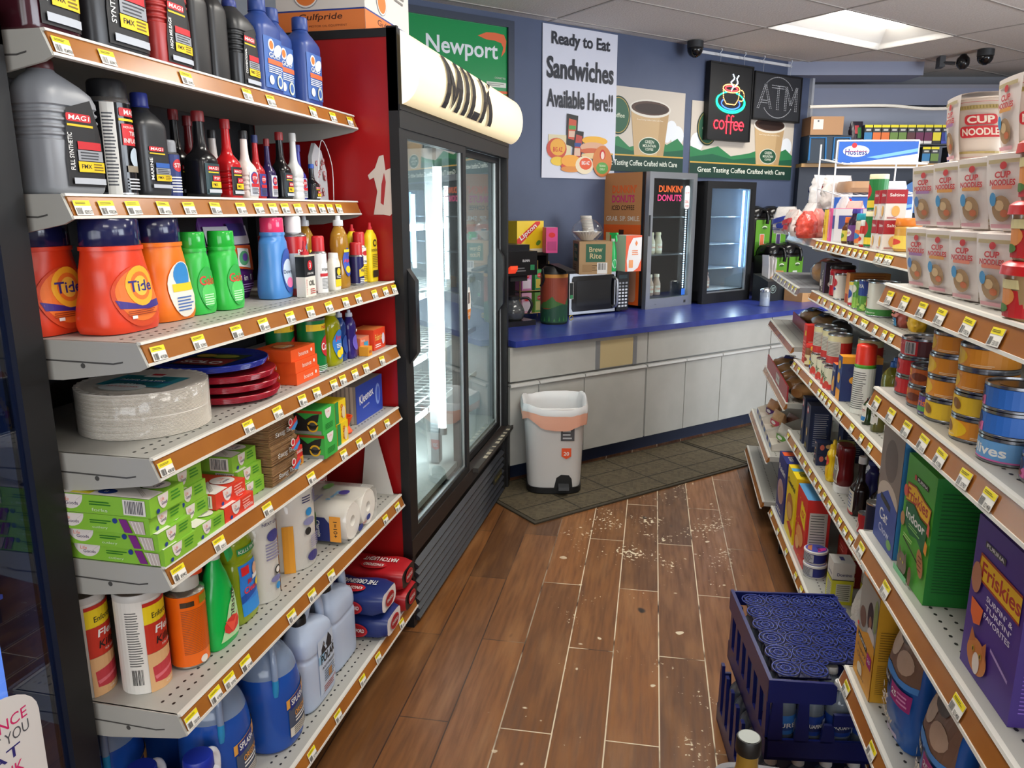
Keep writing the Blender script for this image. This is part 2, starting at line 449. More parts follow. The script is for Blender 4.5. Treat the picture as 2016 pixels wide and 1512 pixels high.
# trees outside the shop front, seen mirrored in the glass doors
def tree(x,y,lab):
 t=T('street_tree',lab,'tree',(x,y,0));b=MB();b.tube([(0,0,0),(.05,0,1),(0,.1,2.2)],[.12,.1,.06],'5a4636');b.build('trunk',t)
 b=MB();rr=random.Random(int(x*7+50))
 for k in range(700):
  a,e,q=rr.uniform(0,2*pi),rr.uniform(-1,1),1.3*rr.random()**.4
  c=Vector((q*cos(a)*sqrt(1-e*e),q*sin(a)*sqrt(1-e*e),2.6+q*e*.9));u=Vector((rr.gauss(0,1),rr.gauss(0,1),rr.gauss(0,1))).normalized()*.1;v=u.orthogonal().normalized()*.07
  b.face([c-u,c-v,c+u,c+v],rr.choice(['6fae4b','4f8a3a','8cc663']))
 b.build('crown',t)
tree(1.2,-6.5,'leafy green tree outside the shop front window');tree(-1.6,-7.5,'second leafy tree outside the shop front, behind the first')
# far end beyond the blue wall
FA=radians(90-77.6);fp=(1.367,7.194)  # local x runs along the far beams
def far(name,mb): struct(name,mb,(fp[0],fp[1],0),FA)
m=MB();m.box(-1.4,.75,0,4.2,.9,CEIL,M('9a9ba3',.8));far('wall_far',m)
m=MB();m.box(-.75,0,2.55,.50,.35,CEIL,M('8f96ac',.7));far('trim_3',m)
m=MB();m.box(-.75,.35,2.36,2.9,.50,2.50,M('8d93a9',.7));m.box(-.75,.35,2.50,2.9,.75,2.53,M('8e909c',.7));far('trim_4',m)
# rubber mats (s along, n)
def mat_surface():
 mt=bpy.data.materials.new('waffle_rubber');mt.use_nodes=True
 N=mt.node_tree.nodes;L=mt.node_tree.links;b=N['Principled BSDF'];b.inputs['Roughness'].default_value=.75
 co=N.new('ShaderNodeTexCoord');mp=N.new('ShaderNodeMapping');mp.inputs['Rotation'].default_value=(0,0,radians(45));mp.inputs['Scale'].default_value=(55,55,55)
 L.new(co.outputs['Object'],mp.inputs[0]);w=N.new('ShaderNodeTexVoronoi');w.distance='CHEBYCHEV';w.inputs['Randomness'].default_value=.25;w.inputs['Scale'].default_value=1
 L.new(mp.outputs[0],w.inputs[0]);r=N.new('ShaderNodeValToRGB');r.color_ramp.elements[0].color=lin('332d20');r.color_ramp.elements[1].color=lin('574d39');r.color_ramp.elements[0].position=.3;r.color_ramp.elements[1].position=.5
 L.new(w.outputs['Distance'],r.inputs[0]);L.new(r.outputs[0],b.inputs['Base Color']);bm=N.new('ShaderNodeBump');bm.inputs['Strength'].default_value=.8;bm.inputs['Distance'].default_value=.004
 L.new(w.outputs['Distance'],bm.inputs['Height']);L.new(bm.outputs['Normal'],b.inputs['Normal']);return mt
MS=mat_surface();ME=M('3d372b',.8)
def rubber_mat(s0,s1,lab):
 m=MB();m.box(s0,2.785,.001,s1,3.34,.008,ME);m.box(s0+.02,2.805,.008,s1-.02,3.32,.0115,MS)
 k=s0+.3
 while k<s1-.1: m.box(k-.004,2.8,.0117,k+.004,3.325,.0119,M('262219',.8));k+=.3
 for y in (2.96,3.14): m.box(s0+.02,y-.004,.0117,s1-.02,y+.004,.0119,M('262219',.8))
 tag(m.build('rubber_mat',None,(0,0,0),WA),lab,'mat',None)
rubber_mat(2.02,3.57,'dark brown waffle rubber mat under the white trash can, its corner pointing into the aisle')
rubber_mat(3.58,5.1,'dark rubber mat farther along the counter, meeting the first mat at a seam')
# ================================================================ BUILDERS: one function per kind of product, front = local -y, base at z 0
K='17171a';WH='eeeeea';RED='c8202a';YEL='f2cf1d'
def ribbed_cap(m,r,z0,z1,mat,n=20,x=0,y=0):
 m.loft([(z0,r,r),(z0+.002,r*1.03,r*1.03),(z1-.003,r,r),(z1,r*.93,r*.93)],mat,n,True,x,y)
def oil_label(ink,x0,z0,w,h,word,base=K,bars_=('b8bcc2',),hot=RED,brand='MAG1'):
 """dark label of the motor-oil line: brand, sideways grade word, grey and yellow panels"""
 if base: ink.poly([(x0,z0),(x0+w,z0),(x0+w,z0+h*.55),(x0+w*.75,z0+h),(x0+w*.12,z0+h*.88),(x0,z0+h*.3)],base)
 ink.rrect(x0+w*.1,z0+h*.74,x0+w*.72,z0+h*.83,w*.04,RED);ink.text(brand,x0+w*.42,z0+h*.785,h*.055,WH,w*.52,.02,slant=.2)
 ink.rect(x0+w*.1,z0+h*.685,x0+w*.75,z0+h*.71,'e9c21f')
 ink.text(word,x0+w*.13,z0+h*.40,w*.11,WH,h*.42,.02,rot=pi/2)
 ink.rect(x0+w*.3,z0+h*.43,x0+w*.92,z0+h*.52,hot);ink.rect(x0+w*.28,z0+h*.30,x0+w*.95,z0+h*.42,'9a9da3');ink.lines(x0+w*.34,z0+h*.31,x0+w*.9,z0+h*.41,3,'3a3c42')
 ink.rect(x0+w*.26,z0+h*.17,x0+w*.97,z0+h*.29,'f0c818');ink.text('FMX',x0+w*.46,z0+h*.235,h*.05,'2a2418',w*.26,.02);ink.lines(x0+w*.64,z0+h*.185,x0+w*.92,z0+h*.28,3,'7a6410')
 ink.rect(x0+w*.1,z0+h*.03,x0+w*.95,z0+h*.10,'b9bec6')
def oil_jug(lab,loc,w,d,h,col,word,rz=RL,cap='5a1f22',group=None,gloss=.35):
 """motor-oil bottle with an offset neck, ribbed grips, recessed front label"""
 t=T('motor_oil_bottle',lab,'bottle',loc,rz,group);m=MB();c=M(col,gloss)
 R=[(0,w*.46,d*.44,5),(.006,w*.49,d*.48,5),(h*.05,w*.5,d*.5,5)]
 for k in range(5):  # grip ribs
  z=h*(.40+k*.055);R+=[(z,w*.495,d*.5,5),(z+h*.012,w*.475,d*.46,5),(z+h*.03,w*.475,d*.46,5),(z+h*.042,w*.495,d*.5,5)]
 R+=[(h*.70,w*.5,d*.5,4.5),(h*.76,w*.47,d*.48,4,-w*.02),(h*.82,w*.38,d*.42,3.2,-w*.07),(h*.87,w*.26,d*.34,2.5,-w*.12),(h*.905,w*.17,d*.26,2,-w*.14),(h*.93,w*.15,w*.15,2,-w*.14)]
 m.loft(R,c,32);m.build('body',t)
 m=MB();ribbed_cap(m,w*.16,h*.925,h,M(cap,.4),20,-w*.14);m.build('cap',t)
 m=MB();ink=Ink(m,loftP([(0,w*.5,d*.51,5),(h,w*.5,d*.51,5)]),.012,.0008);oil_label(ink,-w*.30,h*.06,w*.72,h*.66,word);m.build('label',t)
 return t
def quart(lab,loc,w,d,h,col,rz=RL,cap=None,word='MARINE',group=None,style='mag',mat=None):
 t=T('motor_oil_bottle',lab,'bottle',loc,rz,group);m=MB();c=mat or M(col,.35)
 R=cubic([(0,w*.45,d*.43,4.5),(.005,w*.49,d*.48,5),(h*.06,w*.5,d*.5,5),(h*.66,w*.5,d*.5,5),(h*.72,w*.48,d*.48,4),(h*.80,w*.33,d*.36,2.6),(h*.84,w*.2,w*.2,2),(h*.88,w*.17,w*.17,2)],3)
 m.loft(R,c,30);m.build('body',t)
 m=MB();ribbed_cap(m,w*.19,h*.87,h,M(cap or col,.4));m.torus(0,0,h*.865,w*.19,.0015,M(cap or col,.4));m.build('cap',t)
 m=MB();ink=Ink(m,loftP([(0,w*.5,d*.505,5),(h*.66,w*.5,d*.505,5),(h*.75,w*.45,d*.46,3.5),(h*.8,w*.33,d*.36,2.6)]),.011,.0008)
 if style=='none': pass
 elif style=='mag': oil_label(ink,-w*.4,h*.07,w*.82,h*.5,word,None,hot='2d5fb0' if word=='MARINE' else RED)
 elif style=='gulf':
  ink.rect(-w*.4,h*.09,w*.4,h*.6,'3f67ad');ink.ell(-w*.12,h*.52,w*.13,w*.13,'e8e8ea');ink.ell(-w*.12,h*.52,w*.09,w*.09,'e87830')
  ink.ell(w*.15,h*.48,w*.2,h*.055,'dfe5ef',rot=.5);ink.rect(-w*.3,h*.33,w*.36,h*.38,'e06a3c');ink.text('GULF',0,h*.42,h*.05,WH,w*.5,.02);ink.lines(-w*.3,h*.24,w*.35,h*.32,4,WH)
  ink.ell(-w*.2,h*.17,w*.1,w*.1,WH);ink.ell(w*.16,h*.17,w*.13,w*.15,'cfd3c0');ink.ell(w*.16,h*.17,w*.08,w*.1,'3f67ad')
 m.build('label',t);return t
def aerosol(name,lab,loc,r,h,body,capc,rz=RL,prints=None,capr=.8,caph=.22,group=None,cat='spray can',dome='b8bcc0',bodyr=.25):
 t=T(name,lab,cat,loc,rz,group);m=MB()
 ch=h*caph;hb=h-ch
 m.loft([(0,r*.94,r*.94),(.003,r*1.01,r*1.01),(.006,r,r)],M(dome,.25,.9),28)
 m.loft([(.006,r,r),(hb*.93,r,r)],M(body,bodyr),28,False)
 m.loft([(hb*.93,r,r),(hb*.94,r*1.02,r*1.02),(hb*.95,r*.99,r*.99),(hb*.99,r*max(capr,.7)*.98,r*max(capr,.7)*.98),(hb,r*capr*.9,r*capr*.9)],M(dome,.25,.9) if capr<.95 else M(body,.3),28);m.build('can_body',t)
 m=MB();rc=r*capr;m.loft([(hb*.97,rc,rc),(h-.006,rc*.98,rc*.98),(h-.002,rc*.92,rc*.92),(h,rc*.8,rc*.8)],M(capc,.35),24);m.build('cap',t)
 if prints:
  m=MB();prints(Ink(m,cylP(r),.009,.0007),r,hb*.93);m.build('label',t)
 return t
def longneck(lab,loc,w,d,h,col,capc,rz=RL,group=None,mat=None,brand=None,lc=K,ribs=False,name='additive_bottle'):
 t=T(name,lab,'bottle',loc,rz,group);m=MB()
 R=[(0,w*.46,d*.46,4),(.004,w*.5,d*.5,4),(h*.06,w*.5,d*.5,4)]
 if ribs:
  for k in range(4): z=h*(.1+k*.07);R+=[(z,w*.5,d*.5,4),(z+h*.015,w*.46,d*.46,4),(z+h*.03,w*.46,d*.46,4),(z+h*.045,w*.5,d*.5,4)]
 R+=cubic([(h*.42,w*.5,d*.5,4),(h*.48,w*.45,d*.46,3),(h*.56,w*.26,d*.28,2.2),(h*.66,w*.19,w*.19,2),(h*.9,w*.16,w*.16,2)],3)
 m.loft(R,mat or M(col,.18),26);m.build('body',t)
 m=MB();ribbed_cap(m,w*.2,h*.88,h,M(capc,.4),16);m.build('cap',t)
 m=MB();ink=Ink(m,loftP([(0,w*.5,d*.505,4),(h*.42,w*.5,d*.505,4)]),.01,.0008)
 if brand=='STP':
  ink.rect(-w*.38,h*.05,w*.38,h*.4,'d5d7dc' if lc==K else lc);ink.ell(0,h*.31,w*.3,w*.3,'3a3f90');ink.ell(0,h*.31,w*.24,w*.24,RED);ink.text('STP',0,h*.31,h*.045,WH,w*.4,.02)
  ink.rect(-w*.3,h*.18,w*.3,h*.23,RED);ink.lines(-w*.3,h*.07,w*.3,h*.17,5,'4a4c58')
 elif brand:
  ink.rect(-w*.4,h*.04,w*.4,h*.4,lc);ink.rrect(-w*.3,h*.32,w*.3,h*.37,w*.03,RED);ink.text('MAG1',0,h*.345,h*.03,WH,w*.5,.02,slant=.2);ink.rect(-w*.3,h*.29,w*.25,h*.305,YEL)
  ink.rect(-w*.1,h*.2,w*.35,h*.26,RED);ink.text(brand,w*.12,h*.23,h*.03,WH,w*.3,.01);ink.rect(-w*.2,h*.12,w*.36,h*.19,'f0c818');ink.text('FMX',w*.0,h*.155,h*.035,K,w*.25,.01);ink.rect(-w*.34,h*.06,w*.36,h*.1,'c4c8ce')
 m.build('label',t);return t
def detergent(lab,loc,w,d,h,col,capc,rz=RL,prints=None,capr=.40,caph=.22,group=None,cap_clear=False,collar=True):
 t=T('detergent_bottle',lab,'bottle',loc,rz,group);m=MB();hb=h*(1-caph);c=M(col,.32)
 R=cubic([(0,w*.42,d*.42,3),(h*.008,w*.47,d*.47,3),(hb*.1,w*.5,d*.5,3),(hb*.3,w*.49,d*.49,2.8),(hb*.52,w*.44,d*.45,2.6,0),(hb*.72,w*.43,d*.44,2.4),(hb*.86,w*.40,d*.43,2.2),(hb*.93,w*capr,max(d*.42,w*capr*.72)),(hb,w*capr*.98,max(d*.42,w*capr*.72)*.98)],4)
 m.loft(R,c,34);rc2=max(d*.42,w*capr*.72)
 if collar: m.loft([(hb*.955,w*capr*1.05,rc2*1.05),(hb*1.0,w*capr*1.05,rc2*1.05),(hb*1.005,w*capr,rc2)],c,30)
 m.build('body',t)
 m=MB();cm=M(capc,.12)
 m.loft([(hb,w*capr*.97,rc2*.97),(hb+.003,w*capr,rc2),(h-.003,w*capr*.97,rc2*.97),(h,w*capr*.93,rc2*.93)],cm,30);m.build('cap',t)
 if prints:
  m=MB();R2=[(0,w*.47,d*.475,3),(hb*.1,w*.5,d*.505,3),(hb*.3,w*.49,d*.495,2.8),(hb*.52,w*.44,d*.455,2.6),(hb*.72,w*.43,d*.445,2.4),(hb*.86,w*.4,d*.435,2.2)]
  prints(Ink(m,loftP(R2),.009,.0012),w,hb);m.build('label',t)
 return t
def tide_print(ink,w,h):
 ink.ell(w*.02,h*.42,w*.40,h*.36,'d8481f',26);ink.ell(w*.02,h*.44,w*.36,h*.31,'f0772a',26)
 ink.poly([(-w*.36,h*.40),(-w*.1,h*.34),(w*.36,h*.36),(w*.37,h*.28),(w*.1,h*.26),(-w*.33,h*.30)],'3b2a86')
 ink.ell(w*.03,h*.54,w*.24,w*.24,'f7b52c',22);ink.ell(w*.03,h*.54,w*.17,w*.17,'ee7a2b');ink.ell(w*.03,h*.54,w*.12,w*.12,'f7c84a')
 ink.text('Tide',w*.03,h*.54,h*.13,'2d2a80',w*.4,.03);ink.rect(-w*.2,h*.17,-w*.12,h*.21,WH);ink.lines(-w*.25,h*.2,w*.28,h*.27,3,'a03a14')
def simple_print(bg,word,wc='ffffff',sub=RED,bg2=None,wordh=.14):
 def f(ink,w,h):
  ink.ell(0,h*.4,w*.34,h*.33,bg,24)
  if bg2: ink.ell(0,h*.3,w*.28,h*.18,bg2,20)
  ink.text(word,0,h*.52,h*wordh,sub,w*.56,.02);ink.lines(-w*.22,h*.14,w*.22,h*.32,5,wc)
 return f
def carton(name,lab,loc,w,d,h,col,rz=RL,side=None,top=None,front=None,sideprint=None,topprint=None,group=None,cat='box',lie=0):
 """printed carton; prints get an Ink in front / the -x side / top coordinates"""
 t=T(name,lab,cat,loc,rz,group);m=MB();b=.0008
 m.box(-w/2,-d/2,0,w/2,d/2,h,M(col,.45),{'L': M(side or col,.45),'R': M(side or col,.45),'U': M(top or col,.45)});m.build('carton',t)
 m=MB()
 if front: front(Ink(m,frontP(w,d)),w,h)
 if sideprint:
  sideprint(Ink(m,leftP(w,d)),d,h)
  sideprint(Ink(m,rightP(w,d)),d,h)
 if topprint: topprint(Ink(m,topP(w,d,h)),w,d)
 if m.f: m.build('printing',t)
 # glued flap seams
 return t
def tin(name,lab,loc,r,h,col,rz=RL,prints=None,rim='b9bcc0',group=None,cat='can',lid=None,ridges=False,ring=False):
 t=T(name,lab,cat,loc,rz,group);m=MB();g=M(rim,.25,.9)
 m.loft([(0,r*.95,r*.95),(.001,r*1.01,r*1.01),(.004,r*1.01,r*1.01),(.005,r*.99,r*.99)],g,30)
 m.loft([(.005,r*.985,r*.985),(h-.005,r*.985,r*.985)],M(col,.3),30,False)
 m.loft([(h-.005,r*.99,r*.99),(h-.004,r*1.01,r*1.01),(h,r*1.01,r*1.01),(h,r*.94,r*.94),(h-.003,r*.93,r*.93),(h-.003,r*.6,r*.6),(h-.0022,r*.58,r*.58)],g,30);m.build('can_body',t)
 if ring:
  m=MB();m.torus(r*.1,-r*.45,h-.001,r*.2,.0014,g);m.box(r*.05,-r*.4,h-.003,r*.16,-r*.1,h-.001,g);m.build('pull_ring',t)
 if prints: m=MB();prints(Ink(m,cylP(r*.985),.009,.0006),r,h);m.build('label',t)
 if lid: m=MB();m.loft([(h-.012,r*1.03,r*1.03),(h+.002,r*1.03,r*1.03),(h+.004,r*.98,r*.98)],M(lid,.4),28);m.build('lid',t)
 return t
def jar(name,lab,loc,r,h,col,capc,rz=RL,prints=None,neck=.75,caph=.15,clear=0,group=None,sq=2,cat='jar',waist=1.0):
 t=T(name,lab,cat,loc,rz,group);m=MB();hb=h*(1-caph)
 mt=M(col,clear or .3,0,0,'clear') if clear else M(col,.25)
 R=cubic([(0,r*.88,r*.88,sq),(.004,r,r,sq),(hb*.3,r*waist,r*waist,sq),(hb*.75,r,r,sq),(hb*.9,r*(neck+.1),r*(neck+.1),2),(hb,r*neck,r*neck,2)],3)
 m.loft(R,mt,24);m.build('body',t)
 m=MB();ribbed_cap(m,r*neck*1.08,hb*.985,h,M(capc,.35));m.build('cap',t)
 if prints: m=MB();prints(Ink(m,cylP(r*1.0),.009,.0012),r,hb);m.build('label',t)
 return t
def pouch(name,lab,loc,w,d,h,col,rz=RL,prints=None,group=None,cat='bag',mat=None,crumple=.004,topw=.9,seed=1,pr=None,base=.8,tilt=0):
 """filled bag: full belly, pinched top seam"""
 t=T(name,lab,cat,loc,rz,group);rr=random.Random(seed);m=MB();rows=[];n=28;K_=14
 prof=[]
 for j in range(K_+1):
  v=j/K_;fy=(base+(1-base)*min(v*5,1))*(1 if v<.55 else max(.04,cos((v-.55)/.45*pi/2)**.8));fx=(base+(1-base)*min(v*6,1))*(1-(1-topw)*max(0,v-.3)/.7)
  prof.append((v*h,w/2*fx,d/2*fy,3.2-1.1*v))
 for z,rx,ry,p in prof:
  row=[]
  for i in range(n):
   a=2*pi*i/n+pi/n;k=1+crumple/max(rx,.01)*rr.uniform(-1,1)
   row.append((rx*k*math.copysign(abs(cos(a))**(2/p),cos(a))+tilt*z,ry*(1+crumple/max(ry,.006)*rr.uniform(-1,1)*.6)*math.copysign(abs(sin(a))**(2/p),sin(a)),z))
  rows.append(row)
 m.grid(rows,mat or M(col,.3),close=True);m.face(list(reversed(rows[0])),mat or M(col,.3));m.face(rows[-1],mat or M(col,.3));m.build('bag',t,ang=75)
 if prints:
  m=MB();R=[(z,rx*1.0,ry+crumple*.8,p) for z,rx,ry,p in prof];P0=loftP(R);prints(Ink(m,lambda a,b,o: (P0(a,b,o)[0]+tilt*b,P0(a,b,o)[1],b),.012,.0016),w,h);m.build('printing',t)
 return t
def tube_handle(t,path,r,col,name='handle',flat=1.0,mat=None):
 m=MB();m.tube(path,r,mat or M(col,.35),10,flat);return m.build(name,t)
def bez(P,n=10):
 """Catmull through points"""
 out=[]
 for i in range(len(P)-1):
  p0,p1,p2,p3=[Vector(P[max(0,min(len(P)-1,i+k))]) for k in (-1,0,1,2)]
  for j in range(n):
   s_=j/n;out.append(.5*((2*p1)+(p2-p0)*s_+(2*p0-5*p1+4*p2-p3)*s_*s_+(3*p1-p0-3*p2+p3)*s_**3))
 out.append(Vector(P[-1]));return out
# price tags, shared meshes
TAGS=[]
def tag_mesh(num):
 m=MB();m.box(-.019,-.0006,0,.019,0,.026,'f4f2ea');ink=Ink(m,flatP((0,-.0006,0),(1,0,0),(0,0,1)),None,.0003)
 ink.rect(-.019,.0165,.019,.026,'f5e31a');ink.bars(-.017,.0015,-.004,.013,'3a3a3a',9);ink.text(num,.0085,.005,.0065,'1c1c1c',.018,.01);ink.lines(-.015,.019,.012,.0235,2,'6d6510')
 o=m.build('price_tag');me=o.data;bpy.data.objects.remove(o);return me
for nm in ('854788','859413','859421','829217','978334','330100','419286','357907','021408','438189'): TAGS.append(tag_mesh(nm))
CREAM=M('aeada6',.45);CHAN=noise_mat('amber_price_channel','a86a2c','9a5e26',6,.22);EDGE=M('dcdad2',.4)
def shelf(lab,loc,L,D,rz,xs,drop=.05,holes=(.03,.055),brL=True,brR=False,lip=.036,group=None,chan=None,dk=None,k0=0):
 """gondola shelf; local x along the front from the -x end, local -y is the front edge at y=0, depth goes to +y; deck top z=0"""
 t=T('gondola_shelf',lab,'shelf',loc,rz,group);m=MB();dk=dk or CREAM
 m.box(0,0,-.022,L,D,0,dk)
 for hy in holes:
  x=.03
  while x<L-.02:
   m.face([(x+.0045*cos(a),hy+.0032*sin(a),.0004) for a in [pi/3*q for q in range(6)]],'1a1a1a');x+=.0235
 m.build('deck',t)
 m=MB()  # tilted amber channel between two pale edges
 yb=-.012
 m.prism([(0,0),(-.004,.001),(yb-.004,-lip),(yb,-lip-.003),(.004,-.02)],0,.004,L-.004,chan or CHAN)
 m.prism([(.002,.0015),(-.006,.0015),(-.008,-.003),(-.002,-.004)],0,0,L,EDGE)
 m.prism([(yb+.003,-lip-.006),(yb-.007,-lip-.005),(yb-.006,-lip),(yb+.001,-lip)],0,0,L,EDGE);m.build('price_channel',t)
 for on,x in ((brL,0),(brR,L-.002)):
  if not on: continue
  m=MB();m.prism([(0,0),(yb-.006,-lip-.006),(.0,-.050),(D*.35,-drop-.022),(D,-drop-.03),(D,0)],0,x-.003,x+.003,dk)
  X=x-.0034 if x<.1 else x+.0034
  for P in ([(.03,-.033),(.05,-.037),(D,-.030),(D,-.033),(.05,-.040),(.03,-.036)],[(D*.25+.005*cos(a),-drop+.006+.005*sin(a)) for a in [pi/4*q for q in range(8)]]): m.face([(X,a,b) for a,b in P],'4a4946')
  m.build('bracket',t)
 th_=math.atan2(.014,lip)
 for k,x in enumerate(xs):
  o=bpy.data.objects.new('price_tag',TAGS[(k+k0)%len(TAGS)]);COL.objects.link(o);o.parent=t
  o.location=(min(max(x,.022),L-.022),yb-.0065,-lip+.001);o.rotation_euler=(-th_*.9,random.uniform(-.05,.05),0)
 return t
# ================================================================ AISLE SIDE: the tall shelving bay and what stands on it
Y0,Y1=1.142,2.362
PEG=noise_mat('black_pegboard','1b1c1e','26272a',8,.6)
t=T('shelving_bay','black pegboard back and base of the tall shelving bay beside the red milk cooler','shelving',(0,0,0))
m=MB();m.box(-1.44,Y0,0,-1.40,Y1,1.84,PEG)
for i in range(0,40):
 for j in range(0,20):
  x,z=Y0+.03+i*.0305,.2+j*.085;m.face([(-1.3995,x-.003,z-.003),(-1.3995,x+.003,z-.003),(-1.3995,x+.003,z+.003),(-1.3995,x-.003,z+.003)],'050505')
m.build('back_panel',t)
for y in (Y0+.002,Y1-.034):
 m=MB();m.box(-1.40,y,0,-1.37,y+.03,1.84,M('232427',.5));m.build('upright',t)
m=MB();m.box(-1.36,Y0,0,-.93,Y1,.075,M('1a1716',.6));m.build('plinth',t)
SH=[('topmost shelf of the tall bay, motor oil jugs on it',1.756,-1.03,[1.167,1.272,1.499,1.729,1.837,2.063,2.19,2.309]),
 ('second shelf from the top of the tall bay, additive bottles on it',1.496,-1.03,[1.17,1.229,1.298,1.386,1.469,1.563,1.666,1.746,1.813,1.875,1.943,2.024,2.086,2.138,2.2]),
 ('shelf of the tall bay holding laundry detergent and lighter fluid',1.245,-.915,[1.176,1.295,1.426,1.533,1.654,1.756,1.861,1.964,2.052,2.171,2.26,2.334]),
 ('shelf of the tall bay holding paper plates and orange dryer sheet boxes',1.035,-.915,[1.164,1.442,1.567,1.687,1.765,1.866,1.923,2.004,2.084,2.21]),
 ('shelf of the tall bay holding green cutlery boxes and paper bags',.825,-.915,[1.169,1.302,1.493,1.709,1.905,2.013,2.115,2.232]),
 ('deep shelf of the tall bay holding cleaners and paper rolls',.515,-.915,[1.161,1.243,1.294,1.359,1.566,1.675,1.788,2.188,2.297]),
 ('bottom shelf of the tall bay holding washer fluid and charcoal',.14,-.878,[1.554,1.708,1.876,1.996,2.203])]
for i,(lab,z,x,ys) in enumerate(SH):
 shelf(lab,(x,Y0,z),Y1-Y0-.004,x+1.365 if x<0 else 0,RL,[y-Y0 for y in ys],brL=i<6,brR=i<6,k0=i*3,group=None)
for o in [o for o in bpy.data.objects if o.get('category')=='shelf']: pass
# local +y after the quarter turn is -x: the shelf runs back from its front edge to the pegboard
FX={1.756:-1.045,1.496:-1.045,1.245:-.935,1.035:-.935,.825:-.935,.515:-.935,.14:-.90}
s1,s2,s3,s4,s5,s6,s7=1.7565,1.4965,1.2455,1.0355,.8255,.5155,.1405
# --- top shelf
oil_jug('dark maroon five quart oil jug, nearest on the topmost shelf',(-1.115,1.222,s1),.13,.10,.30,'3d1820','SYNTH',gloss=.15)
oil_jug('big black oil jug with grey label beside the maroon jug',(-1.115,1.392,s1),.165,.10,.30,'26272a','SYNTHETIC',cap='202020')
oil_jug('red high mileage oil jug on the topmost shelf',(-1.105,1.54,s1),.12,.095,.215,'a8322f','HIGH MILEAGE',cap='7c1c1c')
b_=quart('slim black oil bottle right behind the red jug',(-1.19,1.64,s1),.07,.06,.235,'1d1d1f',style='none')
dup(b_,(-1.10,1.652,s1),RL,'black oil bottle standing just past the red jug, front row')
dup(b_,(-1.19,1.735,s1),RL,'black oil bottle in the back row between the red jug and the grey one')
dup(b_,(-1.10,1.728,s1),RL,'black oil bottle touching the grey conventional oil bottle')
oil_jug('dark grey conventional oil bottle, blue cap, beside the blue bottles',(-1.10,1.832,s1),.105,.075,.205,'2b2c2e','CONVENTIONAL',cap='26357c')
q=quart('first blue oil bottle, nearest of the three blue ones',(-1.105,1.955,s1),.115,.08,.245,'2c4689',cap='2c4689',style='gulf')
dup(q,(-1.13,2.066,s1),RL,'middle blue oil bottle, mostly hidden between its two twins')
dup(q,(-1.10,2.178,s1),RL,'farthest blue oil bottle on the topmost shelf, its label in full view')
# --- second shelf
oil_jug('large silver transmission fluid bottle with ribbed grip',(-1.098,1.222,s2),.13,.095,.226,'8e9196','FULL SYNTHETIC')
def infl(ink,r,h):
 ink.rect(-r*1.3,h*.0,-r*.65,h,'e9e9e4');ink.lines(-r*1.25,h*.1,-r*.7,h*.9,22,'55585e');ink.rrect(-r*.45,h*.86,r*1.0,h*.95,.003,RED);ink.text('MAG1',r*.3,h*.905,h*.055,WH,r*1.0,.02);ink.rect(-r*.5,h*.81,r*1.1,h*.835,YEL)
 ink.rect(-r*.4,h*.55,r*1.2,h*.78,'d21f26');ink.text('NON-FLAMMABLE',r*.3,h*.745,h*.025,WH,r*1.2);ink.text('TIRE',r*.3,h*.68,h*.045,WH,r*.6,.02);ink.text('INFLATOR',r*.3,h*.6,h*.05,WH,r*1.3,.02)
 ink.ell(r*.3,h*.42,r*.4,h*.11,'b9c8d4');ink.rect(-r*.3,h*.26,r*1.1,h*.33,'8a7f6c');ink.lines(-r*.3,h*.06,r,h*.2,4,'c9ccd2')
aerosol('tire_inflator','black tire inflator can with a red panel and white side strip',(-1.095,1.358,s2),.038,.215,K,'202124',prints=infl,capr=.93,caph=.14,bodyr=.12)
quart('black marine two-cycle oil bottle with a blue cap',(-1.10,1.455,s2),.088,.065,.205,'2b2d30',cap='27358a',word='MARINE')
def stpc(ink,r,h):
 ink.rect(-r*1.4,0,r*1.4,h,'2a3a78');ink.ell(0,h*.75,r*.6,r*.6,RED);ink.text('STP',0,h*.75,r*.4,WH,r*.9,.02);ink.lines(-r*.8,h*.1,r*.8,h*.5,6,WH)
aerosol('fluid_can','small blue fluid can standing between the marine oil and black bottles',(-1.10,1.532,s2),.022,.12,'2a3a78','8d9096',prints=stpc,caph=.2)
longneck('narrow glossy black additive bottle behind the power steering fluid',(-1.145,1.625,s2),.055,.045,.195,K,'7a1b20',brand='P',lc='1f2023')
p_=longneck('glossy black power steering fluid bottle, maroon cap, teal sheen label',(-1.085,1.628,s2),.07,.058,.19,K,'7a1b20',brand='PSF',lc='1b3b40')
longneck('dark red bottle hidden behind the power steering fluid',(-1.165,1.705,s2),.055,.045,.19,'5a1015','6a1218',brand='T')
longneck('bright red ribbed additive bottle on the second shelf',(-1.09,1.742,s2),.058,.05,.185,'c01d22','a01a20',brand='ATF',ribs=True)
w_=longneck('white ribbed fuel treatment bottle with a red shoulder and black cap',(-1.085,1.812,s2),.052,.045,.165,'e6ded6','202022',brand='STP',ribs=True)
dup(w_,(-1.15,1.778,s2),RL,'white fuel treatment bottle standing behind its twin, closer to the red bottle')
longneck('red gas treatment bottle with blue neck band next to the white one',(-1.09,1.872,s2),.042,.036,.16,'b5252b','223064',brand='STP',lc='3a3d86')
longneck('dark blue diesel treatment bottle in the back row',(-1.15,1.925,s2),.042,.036,.16,'28366e','26305c',brand='STP')
longneck('deep purple treatment bottle between the red one and the black long-neck',(-1.085,1.922,s2),.038,.034,.155,'2b2150','7a1b20',brand='STP')
longneck('black long-neck brake fluid bottle with a red cap',(-1.085,1.99,s2),.055,.047,.178,'121214','8a1c20',brand='B',lc='24323a')
longneck('tall white ribbed bottle with a pale cap',(-1.085,2.065,s2),.05,.042,.182,'dcdcda','d0d0ce',ribs=True)
